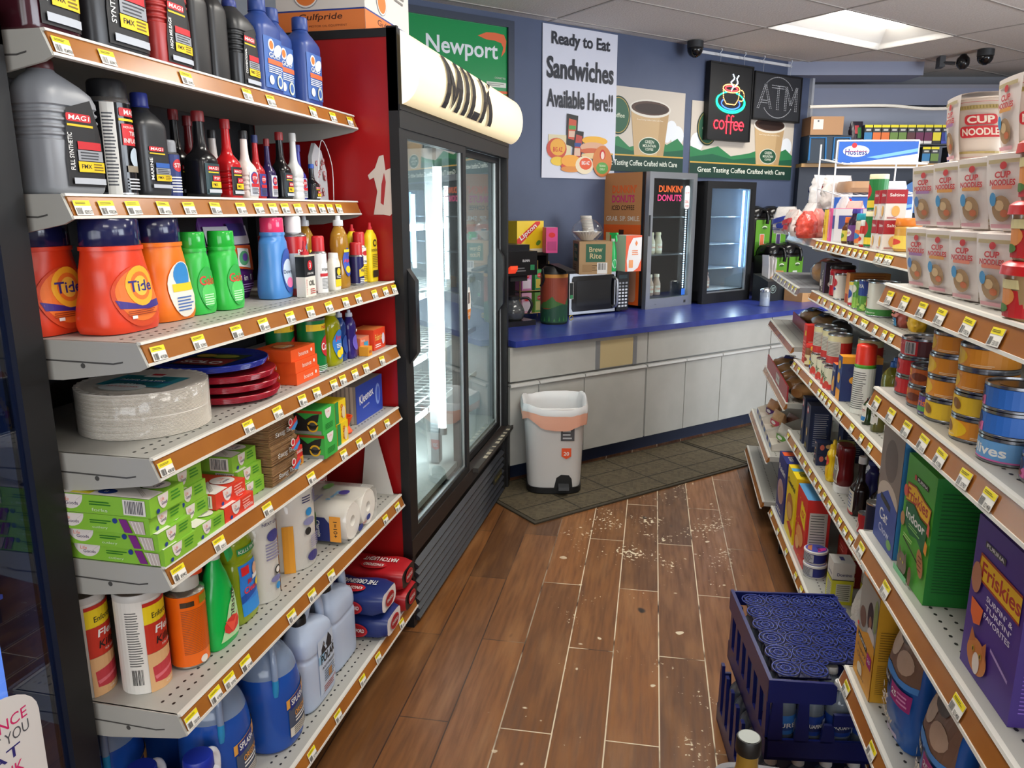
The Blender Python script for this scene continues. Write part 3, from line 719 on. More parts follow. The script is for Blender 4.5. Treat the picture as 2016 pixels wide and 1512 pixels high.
longneck('blue cleaner bottle beside the tall white one',(-1.10,2.118,s2),.045,.036,.155,'3a3f9a','31368a',brand='STP')
longneck('small black bottle with a bright blue cap',(-1.085,2.17,s2),.042,.036,.105,'1a1b1e','2350a8',brand='K')
t=T('glove_pack','clear pack with a white sheet printed in red rings, farthest on the second shelf','pack',(-1.11,2.262,s2),RL)
m=MB();P=[(-.05,0),(.055,0),(.05,.09),(.02,.15),(-.02,.17),(-.045,.13)]
m.prism(P,1,-.006,.006,M('b9bcbf',.35));m.build('sheet',t)
m=MB();ink=Ink(m,frontP(.1,.012));rr=random.Random(3)
for k in range(16):
 x,z=rr.uniform(-.02,.035),rr.uniform(.015,.13);ink.ell(x,z,.006,.008,'a52a2c',10);ink.ell(x,z,.0035,.0055,'b9bcbf',10)
m.build('printing',t);m=MB();m.tube(bez([(-.05,-.02,.0),(-.055,-.03,.1),(-.0,-.02,.18),(.05,-.025,.11),(.062,-.02,.0)],5),.0012,'e8e8e8',6);m.build('wrapper_edge',t)
# --- detergents
td=detergent('red-orange laundry detergent bottle with a clear-blue cap, nearest of the shelf, logo facing the aisle',(-1.045,1.262,s3),.155,.105,.208,'e5401f','1c1f4a',prints=tide_print,capr=.40,caph=.235)
dup(td,(-1.155,1.208,s3),RL,'second red-orange detergent bottle tucked behind the first, against the bay end')
def orp(ink,w,h): ink.ell(w*.05,h*.4,w*.33,h*.36,'e9e6dc',24);ink.ell(w*.05,h*.58,w*.2,w*.2,'2f8ad0');ink.rect(-w*.2,h*.38,w*.3,h*.48,'f2cf1d');ink.lines(-w*.15,h*.12,w*.25,h*.32,5,'4a6fb0')
detergent('plain orange detergent bottle with a navy cap and pale round label',(-1.06,1.412,s3),.135,.10,.208,'f07a17','1c1f4a',prints=orp,capr=.40,caph=.235)
gn=detergent('bright green detergent bottle nearer the orange bottle',(-1.05,1.512,s3),.088,.07,.178,'35c24a','2bb53f',prints=simple_print('2fae49','Gain','c9f5c9','e0382c','57cf62'),capr=.33,caph=.2)
dup(gn,(-1.035,1.602,s3),RL,'bright green detergent bottle nearer the purple pods pouch')
t=pouch('detergent_pod_pouch','purple and orange pouch of detergent pods with a clear zip top',(-1.13,1.755,s3),.22,.06,.205,'5f2a7f',prints=lambda ink,w,h: (
 ink.poly([(-w*.42,h*.45),(w*.45,h*.34),(w*.44,h*.66),(-w*.43,h*.68)],'ea6428'),ink.rect(-w*.42,h*.68,w*.43,h*.9,'c9c6cf'),ink.rect(-w*.02,h*.78,w*.36,h*.93,'35256e'),
 ink.ell(-w*.3,h*.42,w*.16,h*.16,'f7b52c',22),ink.ell(-w*.3,h*.42,w*.11,h*.11,'ee7a2b',22),ink.text('Tide',-w*.3,h*.42,h*.1,'2d2a80',w*.26,.02),
 ink.poly([(w*.02,h*.42),(w*.3,h*.38),(w*.28,h*.62),(w*.03,h*.64)],'e8ece4'),ink.ell(w*.16,h*.51,w*.11,h*.09,'5aa878',18),ink.ell(w*.18,h*.52,w*.06,h*.05,'6c4aa8',14),
 ink.text('PODS',-w*.26,h*.24,h*.08,WH,w*.3,.02),ink.text('3 in 1',w*.15,h*.27,h*.07,WH,w*.26,.02),ink.lines(-w*.1,h*.08,w*.36,h*.2,4,'a985c4')),crumple=.003,seed=4)
detergent('light blue fabric softener bottle with a pink cap',(-1.035,1.832,s3),.105,.07,.205,'4f8fd6','ea3f6e',prints=lambda ink,w,h: (ink.ell(w*.1,h*.42,w*.3,h*.34,'3557ab',22),ink.ell(w*.1,h*.38,w*.27,h*.22,'cfe0f2',20),ink.text('Downy',w*.08,h*.4,h*.08,'1e2a5a',w*.46,.01),ink.ell(w*.1,h*.24,w*.15,h*.08,'f07ab0',14)),capr=.3,caph=.18)
def polar(ink,r,h):
 ink.rect(-r*1.45,0,r*1.45,h*.12,'c92a2c');ink.rect(-r*1.45,h*.12,r*1.45,h*.72,'c3cad0');ink.poly([(-r*.5,h*.78),(-r*.2,h*.88),(0,h*.83),(r*.2,h*.9),(r*.6,h*.78)],'5f7f98');ink.text('POLAR',0,h*.74,h*.09,WH,r*1.6,.03)
 ink.text('PREMIUM',0,h*.60,h*.05,RED,r*1.5,.01);ink.text('STARTING',r*.1,h*.52,h*.04,RED,r*1.1,.01);ink.poly([(0,h*.4),(r*.25,h*.33),(0,h*.25),(-r*.25,h*.33)],'b58a3c');ink.lines(-r*.9,h*.14,r*.9,h*.22,2,'566070')
pc=aerosol('starting_fluid_can','red and silver aerosol can with a white cap behind the small oil tin',(-1.025,1.925,s3),.034,.208,'c92a2c','f0f0ee',prints=polar,capr=.62,caph=.2)
dup(pc,(-1.10,1.94,s3),RL,'second red and silver aerosol can, farther back by the blue softener')
t=T('oil_tin','small flat oil tin with a red spout, black top and white bottom','tin',(-.975,1.885,s3),RL)
m=MB();w,d,h=.058,.026,.105;m.box(-w/2,-d/2,0,w/2,d/2,h*.5,M('e8e4d8',.3));m.box(-w/2,-d/2,h*.5,w/2,d/2,h,M('1f1f20',.3));m.box(-w/2-.001,-d/2-.001,h,w/2+.001,d/2+.001,h+.004,M('d9d3bd',.4));m.build('tin_body',t)
m=MB();m.cyl(0,0,h+.004,h+.012,.011,RED);m.cyl(0,0,h+.012,h+.04,.005,RED,12,.003);m.build('spout',t)
m=MB();ink=Ink(m,frontP(w,d));ink.ell(0,h*.78,.013,.013,RED);ink.text('3',0,h*.78,.014,WH,None,.02);ink.text('3-IN-ONE',0,h*.58,.006,WH,.034,.01);ink.text('OIL',.006,h*.34,.013,K,.03,.02);ink.text('Long-Lasting',-.023,h*.25,.007,RED,.04,0,pi/2);ink.lines(-.005,.006,.024,.022,3,'b03a30');m.build('label',t)
def zip_(ink,r,h): ink.rect(-r*1.4,0,r*1.4,h*.75,'ececea');ink.text('zippo',0,h*.6,h*.09,K,r*1.6,.02);ink.rect(-r,h*.42,r,h*.5,RED);ink.lines(-r*.8,h*.1,r*.8,h*.38,8,'77797c')
aerosol('butane_can','narrow white butane can with a red cap',(-.985,1.985,s3),.0215,.155,'ececea','c9252b',prints=zip_,capr=.8,caph=.26)
t=T('polish_bottle','small white bottle with yellow and black label','bottle',(-.975,2.055,s3),RL);m=MB();w,d,h=.045,.028,.105;R=cubic([(0,w*.46,d*.46,4),(.004,w*.5,d*.5,4),(h*.7,w*.5,d*.5,4),(h*.85,w*.4,d*.42,3)],3);m.loft(R,'e9e6da');m.build('body',t)
m=MB();ribbed_cap(m,.014,h*.84,h,M('ecebe6'));m.build('cap',t);m=MB();ink=Ink(m,loftP([(0,w*.5,d*.505,4),(h,w*.5,d*.505,4)]),.01);ink.rect(-w*.4,h*.1,w*.4,h*.3,YEL);ink.rect(-w*.4,h*.3,w*.4,h*.62,K);ink.ell(0,h*.5,w*.25,h*.1,YEL);ink.lines(-w*.3,h*.32,w*.3,h*.4,2,WH);m.build('label',t)
def dish(lab,loc,w,d,h,col,capc,prints=None,op=.55,name='dish_soap_bottle',rz=RL,ly=.82):
 t=T(name,lab,'bottle',loc,rz);R=cubic([(0,w*.42,d*.42,3),(.005,w*.46,d*.48,3),(h*.2,w*.47,d*.48,2.6),(h*.42,w*.41,d*.42,2.4),(h*.6,w*.46,d*.47,2.3),(h*.74,w*.42,d*.44,2),(h*.83,w*.22,d*.3,2),(h*.87,w*.16,w*.16,2)],4)
 m=MB();m.loft(R,M(col,op,0,0,'clear'),26);m.build('body',t)
 m=MB();ribbed_cap(m,w*.2,h*.86,h*.94,M(capc,.3));m.cyl(0,0,h*.94,h,w*.11,M(capc,.3),12,w*.09);m.build('cap',t)
 if prints: m=MB();prints(Ink(m,loftP([(r[0],r[1],r[2]+.001,r[3]) for r in R]),.01,.0009),w,h);m.build('label',t)
 return t
gd=dish('clear bottle of golden dish soap, front one beside the small polish bottle',(-.985,2.12,s3),.072,.05,.208,'d8a23a','d9dde0',lambda ink,w,h: (ink.ell(0,h*.36,w*.3,h*.2,'3b55b8',22),ink.text('Ajax',0,h*.38,h*.07,'e8383a',w*.5,.03),ink.ell(0,h*.26,w*.2,h*.05,'f2cf1d',14),ink.rect(-w*.25,h*.5,w*.25,h*.54,'f2e040')))
dup(gd,(-1.07,2.075,s3),RL,'clear bottle of golden dish soap standing in the back row')
aerosol('lubricant_can','small dark blue spray can with a red cap near the shelf edge',(-.975,2.215,s3),.022,.128,'27265e','c42a30',prints=lambda ink,r,h: (ink.poly([(-r*.8,h*.55),(r*.8,h*.75),(r*.8,h*.35),(-r*.8,h*.3)],YEL),ink.text('WD',0,h*.52,h*.12,'27265e',r*1.2,.03),ink.lines(-r*.7,h*.08,r*.7,h*.25,3,WH)),capr=.85,caph=.28)
aerosol('lighter_gas_can','yellow and white lighter gas can with a long red cap',(-.985,2.262,s3),.0215,.158,'f3d62a','c9252b',prints=lambda ink,r,h: (ink.rect(-r*1.4,h*.55,r*1.4,h,'ecebe0'),ink.ell(0,h*.85,r*.7,h*.07,RED),ink.text('RONSON',0,h*.62,h*.06,K,r*1.5,.01),ink.lines(-r*.8,h*.1,r*.8,h*.5,8,'8a7410')),capr=.85,caph=.25)
def ron(lab,x,y,h):
 t=T('lighter_fluid_bottle',lab,'bottle',(x,y,s3),RL);w,d=.062,.03;R=cubic([(0,w*.47,d*.46,4),(.004,w*.5,d*.5,4),(h*.72,w*.5,d*.5,4),(h*.8,w*.42,d*.46,2.6),(h*.88,w*.2,d*.3,2)],3)
 m=MB();m.loft(R,M('f2d420',.35));m.build('body',t);m=MB();m.cyl(0,0,h*.86,h*.93,.008,RED,14);m.cyl(0,0,h*.93,h,.005,RED,12,.004);m.build('cap',t)
 m=MB();ink=Ink(m,loftP([(0,w*.5,d*.51,4),(h*.72,w*.5,d*.51,4),(h*.8,w*.42,d*.47,2.6)]),.01);ink.ell(0,h*.66,w*.22,h*.06,'2a2410');ink.ell(0,h*.66,w*.15,h*.035,'d8b818');ink.text('RONSONOL',0,h*.54,h*.05,'2a2410',w*.8,.01);ink.lines(-w*.35,h*.24,w*.35,h*.48,8,'8a7410');ink.rect(-w*.35,h*.08,w*.35,h*.2,'2a2410');m.build('label',t)
ron('yellow lighter fluid bottle, farthest on the detergent shelf',-.975,2.328,.185);ron('yellow lighter fluid bottle with a red tip, one row behind its twin',-1.02,2.292,.18)
# --- plates shelf
t=T('paper_plate_stack','thick wrapped stack of white paper plates with a teal label on top','plates',(-1.075,1.345,s4),RL)
R=[];z=0;rr=random.Random(5)
for k in range(34): R+=[(z,.124+rr.uniform(-.0008,.0008),.124),(z+.0016,.1262,.1262)];z+=.0026 if k != 15 else .0045
R.append((z,.126,.126));H=z
PW=M('dfd9cf',.6)
m=MB();m.loft(R,PW,72);m.face([(0,0,0)]*3,PW)
rows=[]
for rr_,zz in ((.126,H),(.118,H+.001),(.098,H-.006),(.092,H-.008),(.04,H-.008),(.002,H-.008)):
 rows.append([(rr_*cos(a)*(1+(.006*cos(36*a) if rr_>.1 else 0)),rr_*sin(a)*(1+(.006*cos(36*a) if rr_>.1 else 0)),zz+(.0012*cos(36*a) if rr_>.095 else 0)) for a in [2*pi*i/144 for i in range(144)]])
m.v=m.v;m.grid(rows,PW,close=True);m.build('plates',t,ang=30)
m=MB();ink=Ink(m,topP(.25,.25,H+.0008));c_='0f6f78'
ink.rect(-.05,-.08,.045,.07,'2a8fa0');ink.rect(-.045,-.06,.04,.055,c_);ink.ell(-.06,0,.03,.05,'dfe8e8',20);ink.text('PAPER PLATES',.0,0,.014,WH,.1,.02,rot=pi/2*3);ink.text('ULTRA',-.03,.0,.014,'16324a',.06,.02,rot=pi/2*3);ink.rect(.03,-.02,.055,.02,'e8e8e4');ink.rect(.045,-.014,.06,.014,RED);ink.text("NATURE'S OWN",-.058,0,.008,RED,.07,.01,rot=pi/2*3);ink.rect(-.012,-.075,-.008,.06,'3a62b8');m.build('label',t)
m=MB();rows=[]
for zz,q in ((.002,.1275),(.03,.1285),(.045,.1272),(H-.003,.1285),(H+.003,.122)):
 rows.append([((q+.0015*sin(9*a+zz*300)+.001*sin(23*a))*cos(a),(q+.0015*sin(9*a+zz*300)+.001*sin(23*a))*sin(a),zz) for a in [2*pi*i/90 for i in range(90)]])
m.grid(rows,M('ffffff',.5,0,0,'film'),close=True);m.build('plastic_wrap',t,ang=80)
def plastic_plates(lab,loc,r,k,col,labelf=None,nm='plastic_plate_pack',group=None,sold=True):
 t=T(nm,lab,'plates',loc,RL,group);h=.022;R=[(0,r*.75,r*.75),(.004,r*.82,r*.82)]
 for j in range(5): R+=[(.006+j*.003,r*(.94+j*.012),r*(.94+j*.012)),(.0075+j*.003,r*(.955+j*.012),r*(.955+j*.012))]
 R+=[(h-.001,r,r),(h,r*.99,r*.99),(h-.004,r*.86,r*.86),(h-.004,r*.4,r*.4)]
 m=MB();m.loft(R,M(col,.12),56);m.build('plates',t)
 m=MB();ink=Ink(m,cylP(r*1.002,0,0),.01,.001);ink.text('SOLO',r*.5,h*.72,.007,WH,.035,.02);m.build('printing',t)
 if labelf: m=MB();labelf(Ink(m,topP(0,0,h-.0035)));m.build('label',t)
 return t
r0=plastic_plates('wrapped pack of red plastic plates, lowest of three',(-1.045,1.60,s4),.118,0,'a81c30',group='red plate packs under the blue one')
dup(r0,(-1.048,1.602,s4+.0235),RL,'wrapped pack of red plastic plates, middle of three')
dup(r0,(-1.052,1.598,s4+.047),RL,'wrapped pack of red plastic plates directly under the blue plates')
plastic_plates('wrapped pack of royal blue plates with a food picture on top',(-1.085,1.60,s4+.0705),.13,0,'2438a8',lambda ink: (ink.rect(-.075,-.075,.06,.06,'22341c'),ink.rect(-.07,-.07,.0,.055,'8a2622'),ink.text('SOLO',-.042,-.005,.03,'e9e4da',.1,.05,rot=-pi/2),ink.ell(.03,-.02,.02,.035,'9aa03a',18),ink.ell(.03,.03,.018,.025,'d8b23c',16)))
def bounce(ink,w,h): ink.text('bounce',w*.0,h*.5,h*.38,'f6d9c8',w*.4,.02);ink.ell(w*.33,h*.55,h*.16,h*.16,WH,12)
bb=carton('dryer_sheet_box','orange dryer sheet box, lowest of the stack of three',(-.99,1.80,s4),.125,.10,.030,'f0581a',front=bounce,topprint=lambda ink,w,d: (ink.ell(-w*.1,0,w*.25,d*.3,'b8402a',22),ink.ell(-w*.1,0,w*.2,d*.24,'f0a060',20),ink.text('bounce',-w*.1,-d*.1,d*.16,WH,w*.4,.02)))
dup(bb,(-.992,1.797,s4+.0305),RL+.02,'orange dryer sheet box, middle of the stack of three');dup(bb,(-.995,1.79,s4+.061),RL-.02,'orange dryer sheet box, topmost of the stack of three')
def comet(ink,r,h): ink.rect(-r*1.4,h*.78,r*1.4,h*.9,'f2cf1d');ink.text('NEW',r*.2,h*.84,h*.06,RED,r*.9,.02);ink.ell(r*.3,h*.48,r*.7,h*.2,RED,22);ink.text('Comet',r*.3,h*.48,h*.14,WH,r*1.3,.03);ink.lines(-r*.8,h*.04,r*.8,h*.14,3,'cfe6cf')
cm=tin('cleanser_can','green cleanser can with a silver rim beside the yellow dish soap',(-.985,1.915,s4),.0385,.148,'0e7a3c',prints=comet)
dup(cm,(-1.055,1.872,s4),RL,'second green cleanser can, standing behind the first')
dish('bottle of bright yellow dish soap with lemon label',(-.975,2.015,s4),.082,.052,.165,'dfe01c','e8e8a0',lambda ink,w,h: (ink.ell(0,h*.36,w*.34,h*.26,'2f7fd0',24),ink.text('Joy',-w*.03,h*.47,h*.12,'e8303a',w*.42,.03),ink.ell(-w*.08,h*.2,w*.16,h*.07,'f5d81e',14),ink.ell(w*.12,h*.24,w*.14,h*.07,'f5d81e',14),ink.lines(-w*.2,h*.3,w*.2,h*.38,3,WH)),op=.45)
bl=dish('small violet soap bottle, farther of the two behind the yellow one',(-.965,2.12,s4),.052,.038,.145,'4a3a9c','c9cfe0',lambda ink,w,h: (ink.ell(0,h*.33,w*.3,h*.16,'6a5ac0',18),ink.rect(w*.02,h*.55,w*.2,h*.6,WH)),op=.5)
dish('small blue soap bottle next to the yellow dish soap',(-.975,2.072,s4),.05,.038,.150,'2b55b0','c9cfe0',lambda ink,w,h: ink.ell(0,h*.33,w*.3,h*.18,'234a9a',18),op=.5)
carton('bandage_box','peach-orange carton on the plates shelf, left of the red carton',(-.975,2.195,s4),.07,.05,.052,'e07a58',top='d88a70',front=lambda ink,w,h: (ink.rect(-w*.1,h*.3,w*.35,h*.7,'3aa0c8'),ink.text('Soap',-w*.2,h*.8,h*.18,WH,w*.4)))
carton('bandage_box','red-orange carton at the cooler end of the plates shelf',(-.975,2.285,s4),.095,.075,.066,'e2421f',top='e07a3c',front=lambda ink,w,h: (ink.text('Fabric',-w*.1,h*.6,h*.3,'f7c060',w*.6,.02),ink.ell(w*.3,h*.45,w*.12,h*.28,'d8d0e0',16),ink.lines(-w*.4,h*.1,w*.1,h*.3,2,WH)))
carton('bandage_box','tiny yellow-orange carton lying at the foot of the peach one',(-.935,2.165,s4),.03,.03,.028,'eba02a',front=lambda ink,w,h: ink.rect(-w*.3,h*.3,w*.3,h*.6,'c05a20'))
# --- cutlery shelf
def cutlery(lab,loc,w,d,h,col,word,rz=RL,group=None,style=0):
 def fr(ink,w,h):
  ink.ell(-w*.12,h*.62,w*.15,h*.52,'ece4e0',18) if False else ink.poly([(-w*.26+.001,h-.001)]+[(-w*.12+w*.15*cos(a),h*.98-h*.78*sin(a)) for a in [pi-pi*q/12 for q in range(13)]]+[(w*.03,h-.001)],'ece4e0')
  ink.text('Life',-w*.15,h*.72,h*.2,'e87c5c',w*.1);ink.text('Goods',-w*.1,h*.5,h*.2,'5a4a6a',w*.16,.01);ink.lines(w*.1,h*.35,w*.4,h*.9,3,'3f8f2a' if col != 'e2412c' else 'f4b0a0');ink.ell(-w*.3,h*.2,h*.13,h*.13,'24408c',12)
  if col=='e2412c': ink.text(word,w*.28,h*.25,h*.24,WH,w*.3,.01)
 def sd(ink,d,h):
  ink.poly([(-d*.43+d*.28*0,h-.001)]+[(-d*.30+d*.14*cos(a),h*.98-h*.8*sin(a)) for a in [pi-pi*q/12 for q in range(13)]]+[(-d*.16,h-.001)],'ece4e0')
  ink.text('Life',-d*.34,h*.7,h*.2,'e87c5c',d*.07);ink.text('Goods',-d*.28,h*.5,h*.18,'5a4a6a',d*.13,.01)
  ink.lines(-d*.1,h*.45,d*.12,h*.72,2,'2f7a22');ink.text(word,d*.0,h*.24,h*.18,'d9f2c2',d*.16,.01)
  if style==0: ink.rect(d*.24,h*.1,d*.46,h*.92,'ebe7df');ink.bars(d*.26,h*.18,d*.44,h*.86,'4a4a50',12)
  else: ink.ell(d*.16,h*.72,h*.16,h*.16,'24408c',12);ink.poly([(d*.2,h*.85),(d*.28,h*.85),(d*.33,h*.08),(d*.25,h*.08)],'7d2a80');ink.poly([(d*.3,h*.8),(d*.45,h*.8),(d*.46,h*.06),(d*.36,h*.06)],'c9bcb4');[ink.poly([(d*(.33+k*.035),h*.78),(d*(.337+k*.035),h*.78),(d*(.367+k*.035),h*.08),(d*(.36+k*.035),h*.08)],'f2eee8') for k in range(3)]
 def tp(ink,w,d):
  ink.rect(-w*.5,0,w*.12,d*.5,'e8dfd6');ink.rect(-w*.35,d*.08,w*.3,d*.42,'26221f');ink.poly([(-w*.5,-d*.5),(-w*.1,-d*.5),(w*.1,d*.1),(-w*.5,d*.5)],'f0ebe4');ink.rect(-w*.48,d*.1,-w*.3,d*.3,'e8dc2a');ink.ell(-w*.3,-d*.02,w*.12,d*.09,'24408c',18);ink.lines(-w*.34,-d*.03,-w*.26,d*.01,2,WH)
  ink.ell(w*.2,-d*.32,w*.22,d*.14,'ece4e0',22);ink.text('Life',w*.25,-d*.29,d*.05,'e87c5c',w*.14);ink.text('Goods',w*.18,-d*.36,d*.05,'5a4a6a',w*.24,.01)
  for k in range(3): ink.poly([(-w*.45+k*w*.04,-d*.42),(-w*.43+k*w*.04,-d*.42),(w*.0+k*w*.03,-d*.2),(-w*.02+k*w*.03,-d*.19)],'c9c4bc')
 return carton('cutlery_box',lab,loc,w,d,h,col,rz,front=fr,sideprint=sd,topprint=tp,group=group)
G_='8cc63e'
c1=cutlery('green cutlery box, lowest of the stack of four at the open end of the shelf',(-1.010,1.192,s5),.098,.205,.033,G_,'cutlery',style=1)
dup(c1,(-1.014,1.185,s5+.0335),RL,'green cutlery box, second from the bottom of the near stack of four')
dup(c1,(-1.024,1.177,s5+.067),RL+.01,'green cutlery box, third from the bottom of the near stack')
c4=cutlery('green forks box with a big barcode, topmost of the near stack',(-1.02,1.177,s5+.1008),.098,.21,.036,G_,'forks')
dup(c1,(-1.015,1.294,s5),RL,'green cutlery box lying low between the near stack and the red spoons boxes')
dup(c4,(-1.045,1.285,s5+.0335),RL,'green cutlery box, second layer of the farther green stack');dup(c4,(-1.045,1.281,s5+.070),RL,'green cutlery box, third layer of the farther green stack')
dup(c4,(-1.05,1.279,s5+.1062),RL-.02,'green cutlery box, topmost of the farther green stack, touching the shelf above')
sp=cutlery('red spoons box at the shelf edge, lower of the two',(-1.008,1.402,s5),.112,.19,.034,'e2412c','spoons');dup(sp,(-1.018,1.390,s5+.0345),RL,'red spoons box, upper of the two')
dup(c4,(-1.05,1.510,s5),RL,'green cutlery box half hidden between the spoons boxes and the paper bags')
dup(c4,(-1.052,1.506,s5+.0365),RL,'green cutlery box, middle one right of the red spoons boxes');dup(c4,(-1.06,1.50,s5+.073),RL,'green cutlery box with a dark window on top, next to the paper bags')
BAGM=noise_mat('kraft_paper','a07a50','8a6540',40,.8,(1,1,18))
def bag_pack(lab,z,x,y,h,seed):
 t=T('paper_bag_pack',lab,'paper bags',(x,y,z),RL);w,d=.125,.24;m=MB();rr=random.Random(seed);k=int(h/.0028)
 for i in range(k):
  a=.002*rr.uniform(-1,1);m.box(-w/2+a,-d/2+rr.uniform(0,.004),i*h/k,w/2+a,d/2,(i+.72)*h/k,BAGM)
 m.build('bags',t)
 m=MB();m.loft([(.0,w*.53,d*.52,6),(h*.5,w*.545,d*.53,5),(h,w*.52,d*.51,6)],M('ffffff',.5,0,0,'film'),40);m.build('wrapper',t,ang=80)
 m=MB();ink=Ink(m,frontP(w,d*1.06));ink.text('Snug Bags',-w*.0,h*.42,h*.3,WH,w*.75,.05);ink.text('Snug Bags',-w*.0,h*.42,h*.26,'3a2a22',w*.7,.0);ink.poly([(w*.12,h*.5),(w*.44,h*.95),(w*.48,h*.7),(w*.3,h*.3)],'d83a3a');ink.poly([(w*.2,h*.4),(w*.48,h*.7),(w*.48,h*.5),(w*.34,h*.25)],'3f8fd0');ink.ell(w*.2,h*.75,h*.2,h*.2,'e9e6e0',14);ink.ell(w*.2,h*.75,h*.14,h*.14,'c8303a',14);m.build('printing',t)
bag_pack('clear-wrapped pack of brown paper bags, lowest of three',s5,-1.045,1.628,.049,1)
bag_pack('clear-wrapped pack of brown paper bags, middle of three',s5+.05,-1.045,1.63,.049,2)
bag_pack('clear-wrapped pack of brown paper bags, topmost of three',s5+.10,-1.05,1.633,.049,3)
t=T('wrap_box','small red plastic wrap box tipped forward beside the paper bags','box',(-.975,1.735,s5),RL);m=MB();m.box(-.018,-.03,0,.018,.1,.05,'d42c26',{'L': 'a83a2c'});m.box(-.0181,-.031,.0,.0181,-.03,.02,'e8a22a');m.build('carton',t);m=MB();ink=Ink(m,frontP(.036,.062));ink.text('SARAN',0,.037,.008,WH,.028,.02);ink.text('100',0,.01,.01,'b01a1c',.02,.02);m.build('printing',t)
def gbag(ink,w,h): ink.poly([(-w*.3,h*.99)]+[(-w*.05+w*.25*cos(a),h*.98-h*.4*sin(a)) for a in [pi-pi*q/12 for q in range(13)]]+[(w*.2,h*.99)],'ece4e0');ink.text('Life',-w*.05,h*.86,h*.06,'e87c5c',w*.2);ink.lines(-w*.3,h*.15,w*.3,h*.4,4,'1e7a2c')
def gside(ink,d,h):
 ink.rect(-d*.5,h*.86,d*.5,h*.97,'b0441c');ink.rect(-d*.5,0,d*.48,h*.16,'8f938c');ink.poly([(d*.08,h*.8),(d*.14,h*.86),(d*.26,h*.6),(d*.36,h*.78),(d*.46,h*.86),(d*.44,h*.55),(d*.36,h*.3),(d*.34,h*.14),(d*.14,h*.12),(d*.06,h*.3),(d*.1,h*.55)],'24241f')
 ink.ell(d*.36,h*.33,h*.24,h*.24,'e8b420',22);ink.ell(d*.36,h*.33,h*.17,h*.17,'4a4a46',18);ink.poly([(d*.27,h*.42),(d*.36,h*.36),(d*.45,h*.42),(d*.4,h*.24),(d*.32,h*.24)],'1c1c1a')
gb=carton('trash_bag_box','green trash bag box with a black bag pictured, lower of two',(-1.0,1.828,s5),.075,.20,.066,'3fb24a',front=gbag,sideprint=gside);dup(gb,(-1.002,1.826,s5+.067),RL,'green trash bag box with a black bag pictured, upper of two')
def yl(ink,w,h): ink.rect(-w*.5,0,-w*.2,h,'1f8f4a');ink.text('GLAD',w*.1,h*.5,w*.2,RED,h*.6,.02,rot=pi/2);ink.ell(w*.25,h*.4,w*.16,h*.3,'e2cfa8',16)
yb=carton('sandwich_bag_box','yellow sandwich bag box with a green stripe, lower of two',(-1.01,1.935,s5),.07,.19,.062,'f0cf1c',front=yl,sideprint=lambda ink,d,h: (ink.rect(d*.3,h*.15,d*.46,h*.6,'e8e4d6'),ink.bars(d*.32,h*.18,d*.44,h*.56,'333333',8),ink.lines(-d*.2,h*.6,d*.2,h*.9,3,'b89a10')));dup(yb,(-1.013,1.933,s5+.063),RL,'yellow sandwich bag box with a green stripe, upper of two')
t=T('funnel','small bright orange plastic funnel between the yellow boxes and the tissue pack','funnel',(-.955,2.03,s5+.002),RL);m=MB();m.loft([(0,.022,.022),(.004,.024,.024),(.02,.014,.014),(.045,.024,.024),(.05,.026,.026),(.05,.022,.022),(.03,.006,.006)],'f2561a',22);m.build('cone',t)
t=T('tissue_pack','wrapped bale of tissue boxes with a deep blue end panel','tissues',(-1.065,2.225,s5),RL);m=MB()
m.box(-.105,-.11,0,.105,.12,.118,M('9c948c',.5),{'F': '2f56b8'})
for k in range(16): m.box(-.1055,-.10+k*.014,.001,-.105,-.092+k*.014,.117,'c9bdb0')
m.build('boxes',t);m=MB();ink=Ink(m,frontP(.21,.22));ink.poly([(-.105,0),(.105,0),(.105,.118),(-.105,.118)],'2747b0');ink.text('Kleenex',-.025,.075,.028,WH,.11,.02,rot=.12);ink.text('trusted care',-.03,.045,.007,WH,.05,0,rot=.1);ink.ell(.065,.06,.02,.035,'7f9ae0',18);ink.ell(.068,.06,.012,.025,'3a5cc4',18);m.build('printing',t)
# --- cleaners shelf
def flea(ink,r,h):
 ink.rect(-r*3.0,0,-r*.75,h,'e6e2da');ink.lines(-r*1.5,h*.3,-r*.9,h*.9,22,'6a6a66');ink.bars(-r*1.45,h*.1,-r*.95,h*.27,'303030',10)
 ink.rect(-r*.75,h*.74,r*1.5,h*.93,'f0d21c');ink.rect(-r*.75,h*.93,r*1.5,h*.97,'c22a1e');ink.text('Enforcer',r*.15,h*.82,h*.06,'2a2420',r*1.1,.01);ink.rect(-r*.75,h*.42,r*1.5,h*.74,'c8321f');ink.text('Flea',r*.2,h*.66,h*.08,WH,r*1.0,.03,slant=.15);ink.text('Killer',r*.25,h*.54,h*.08,'1c1414',r*1.1,.03,slant=.15);ink.text('FOR CARPETS',r*.35,h*.47,h*.022,WH,r*.8)
 ink.rect(-r*.75,0,r*1.5,h*.42,'e0b07c');ink.poly([(-r*.6,h*.27),(r*.2,h*.3),(r*1.1,h*.33),(r*1.1,h*.1),(r*.0,h*.08),(-r*.55,h*.1)],'c43a44');ink.poly([(-r*.55,h*.17),(r*.2,h*.2),(r*1.0,h*.23),(r*1.0,h*.2),(r*.2,h*.17),(-r*.5,h*.13)],'e0707a');ink.text('CAUTION',r*.3,h*.05,h*.02,WH,r*.7)
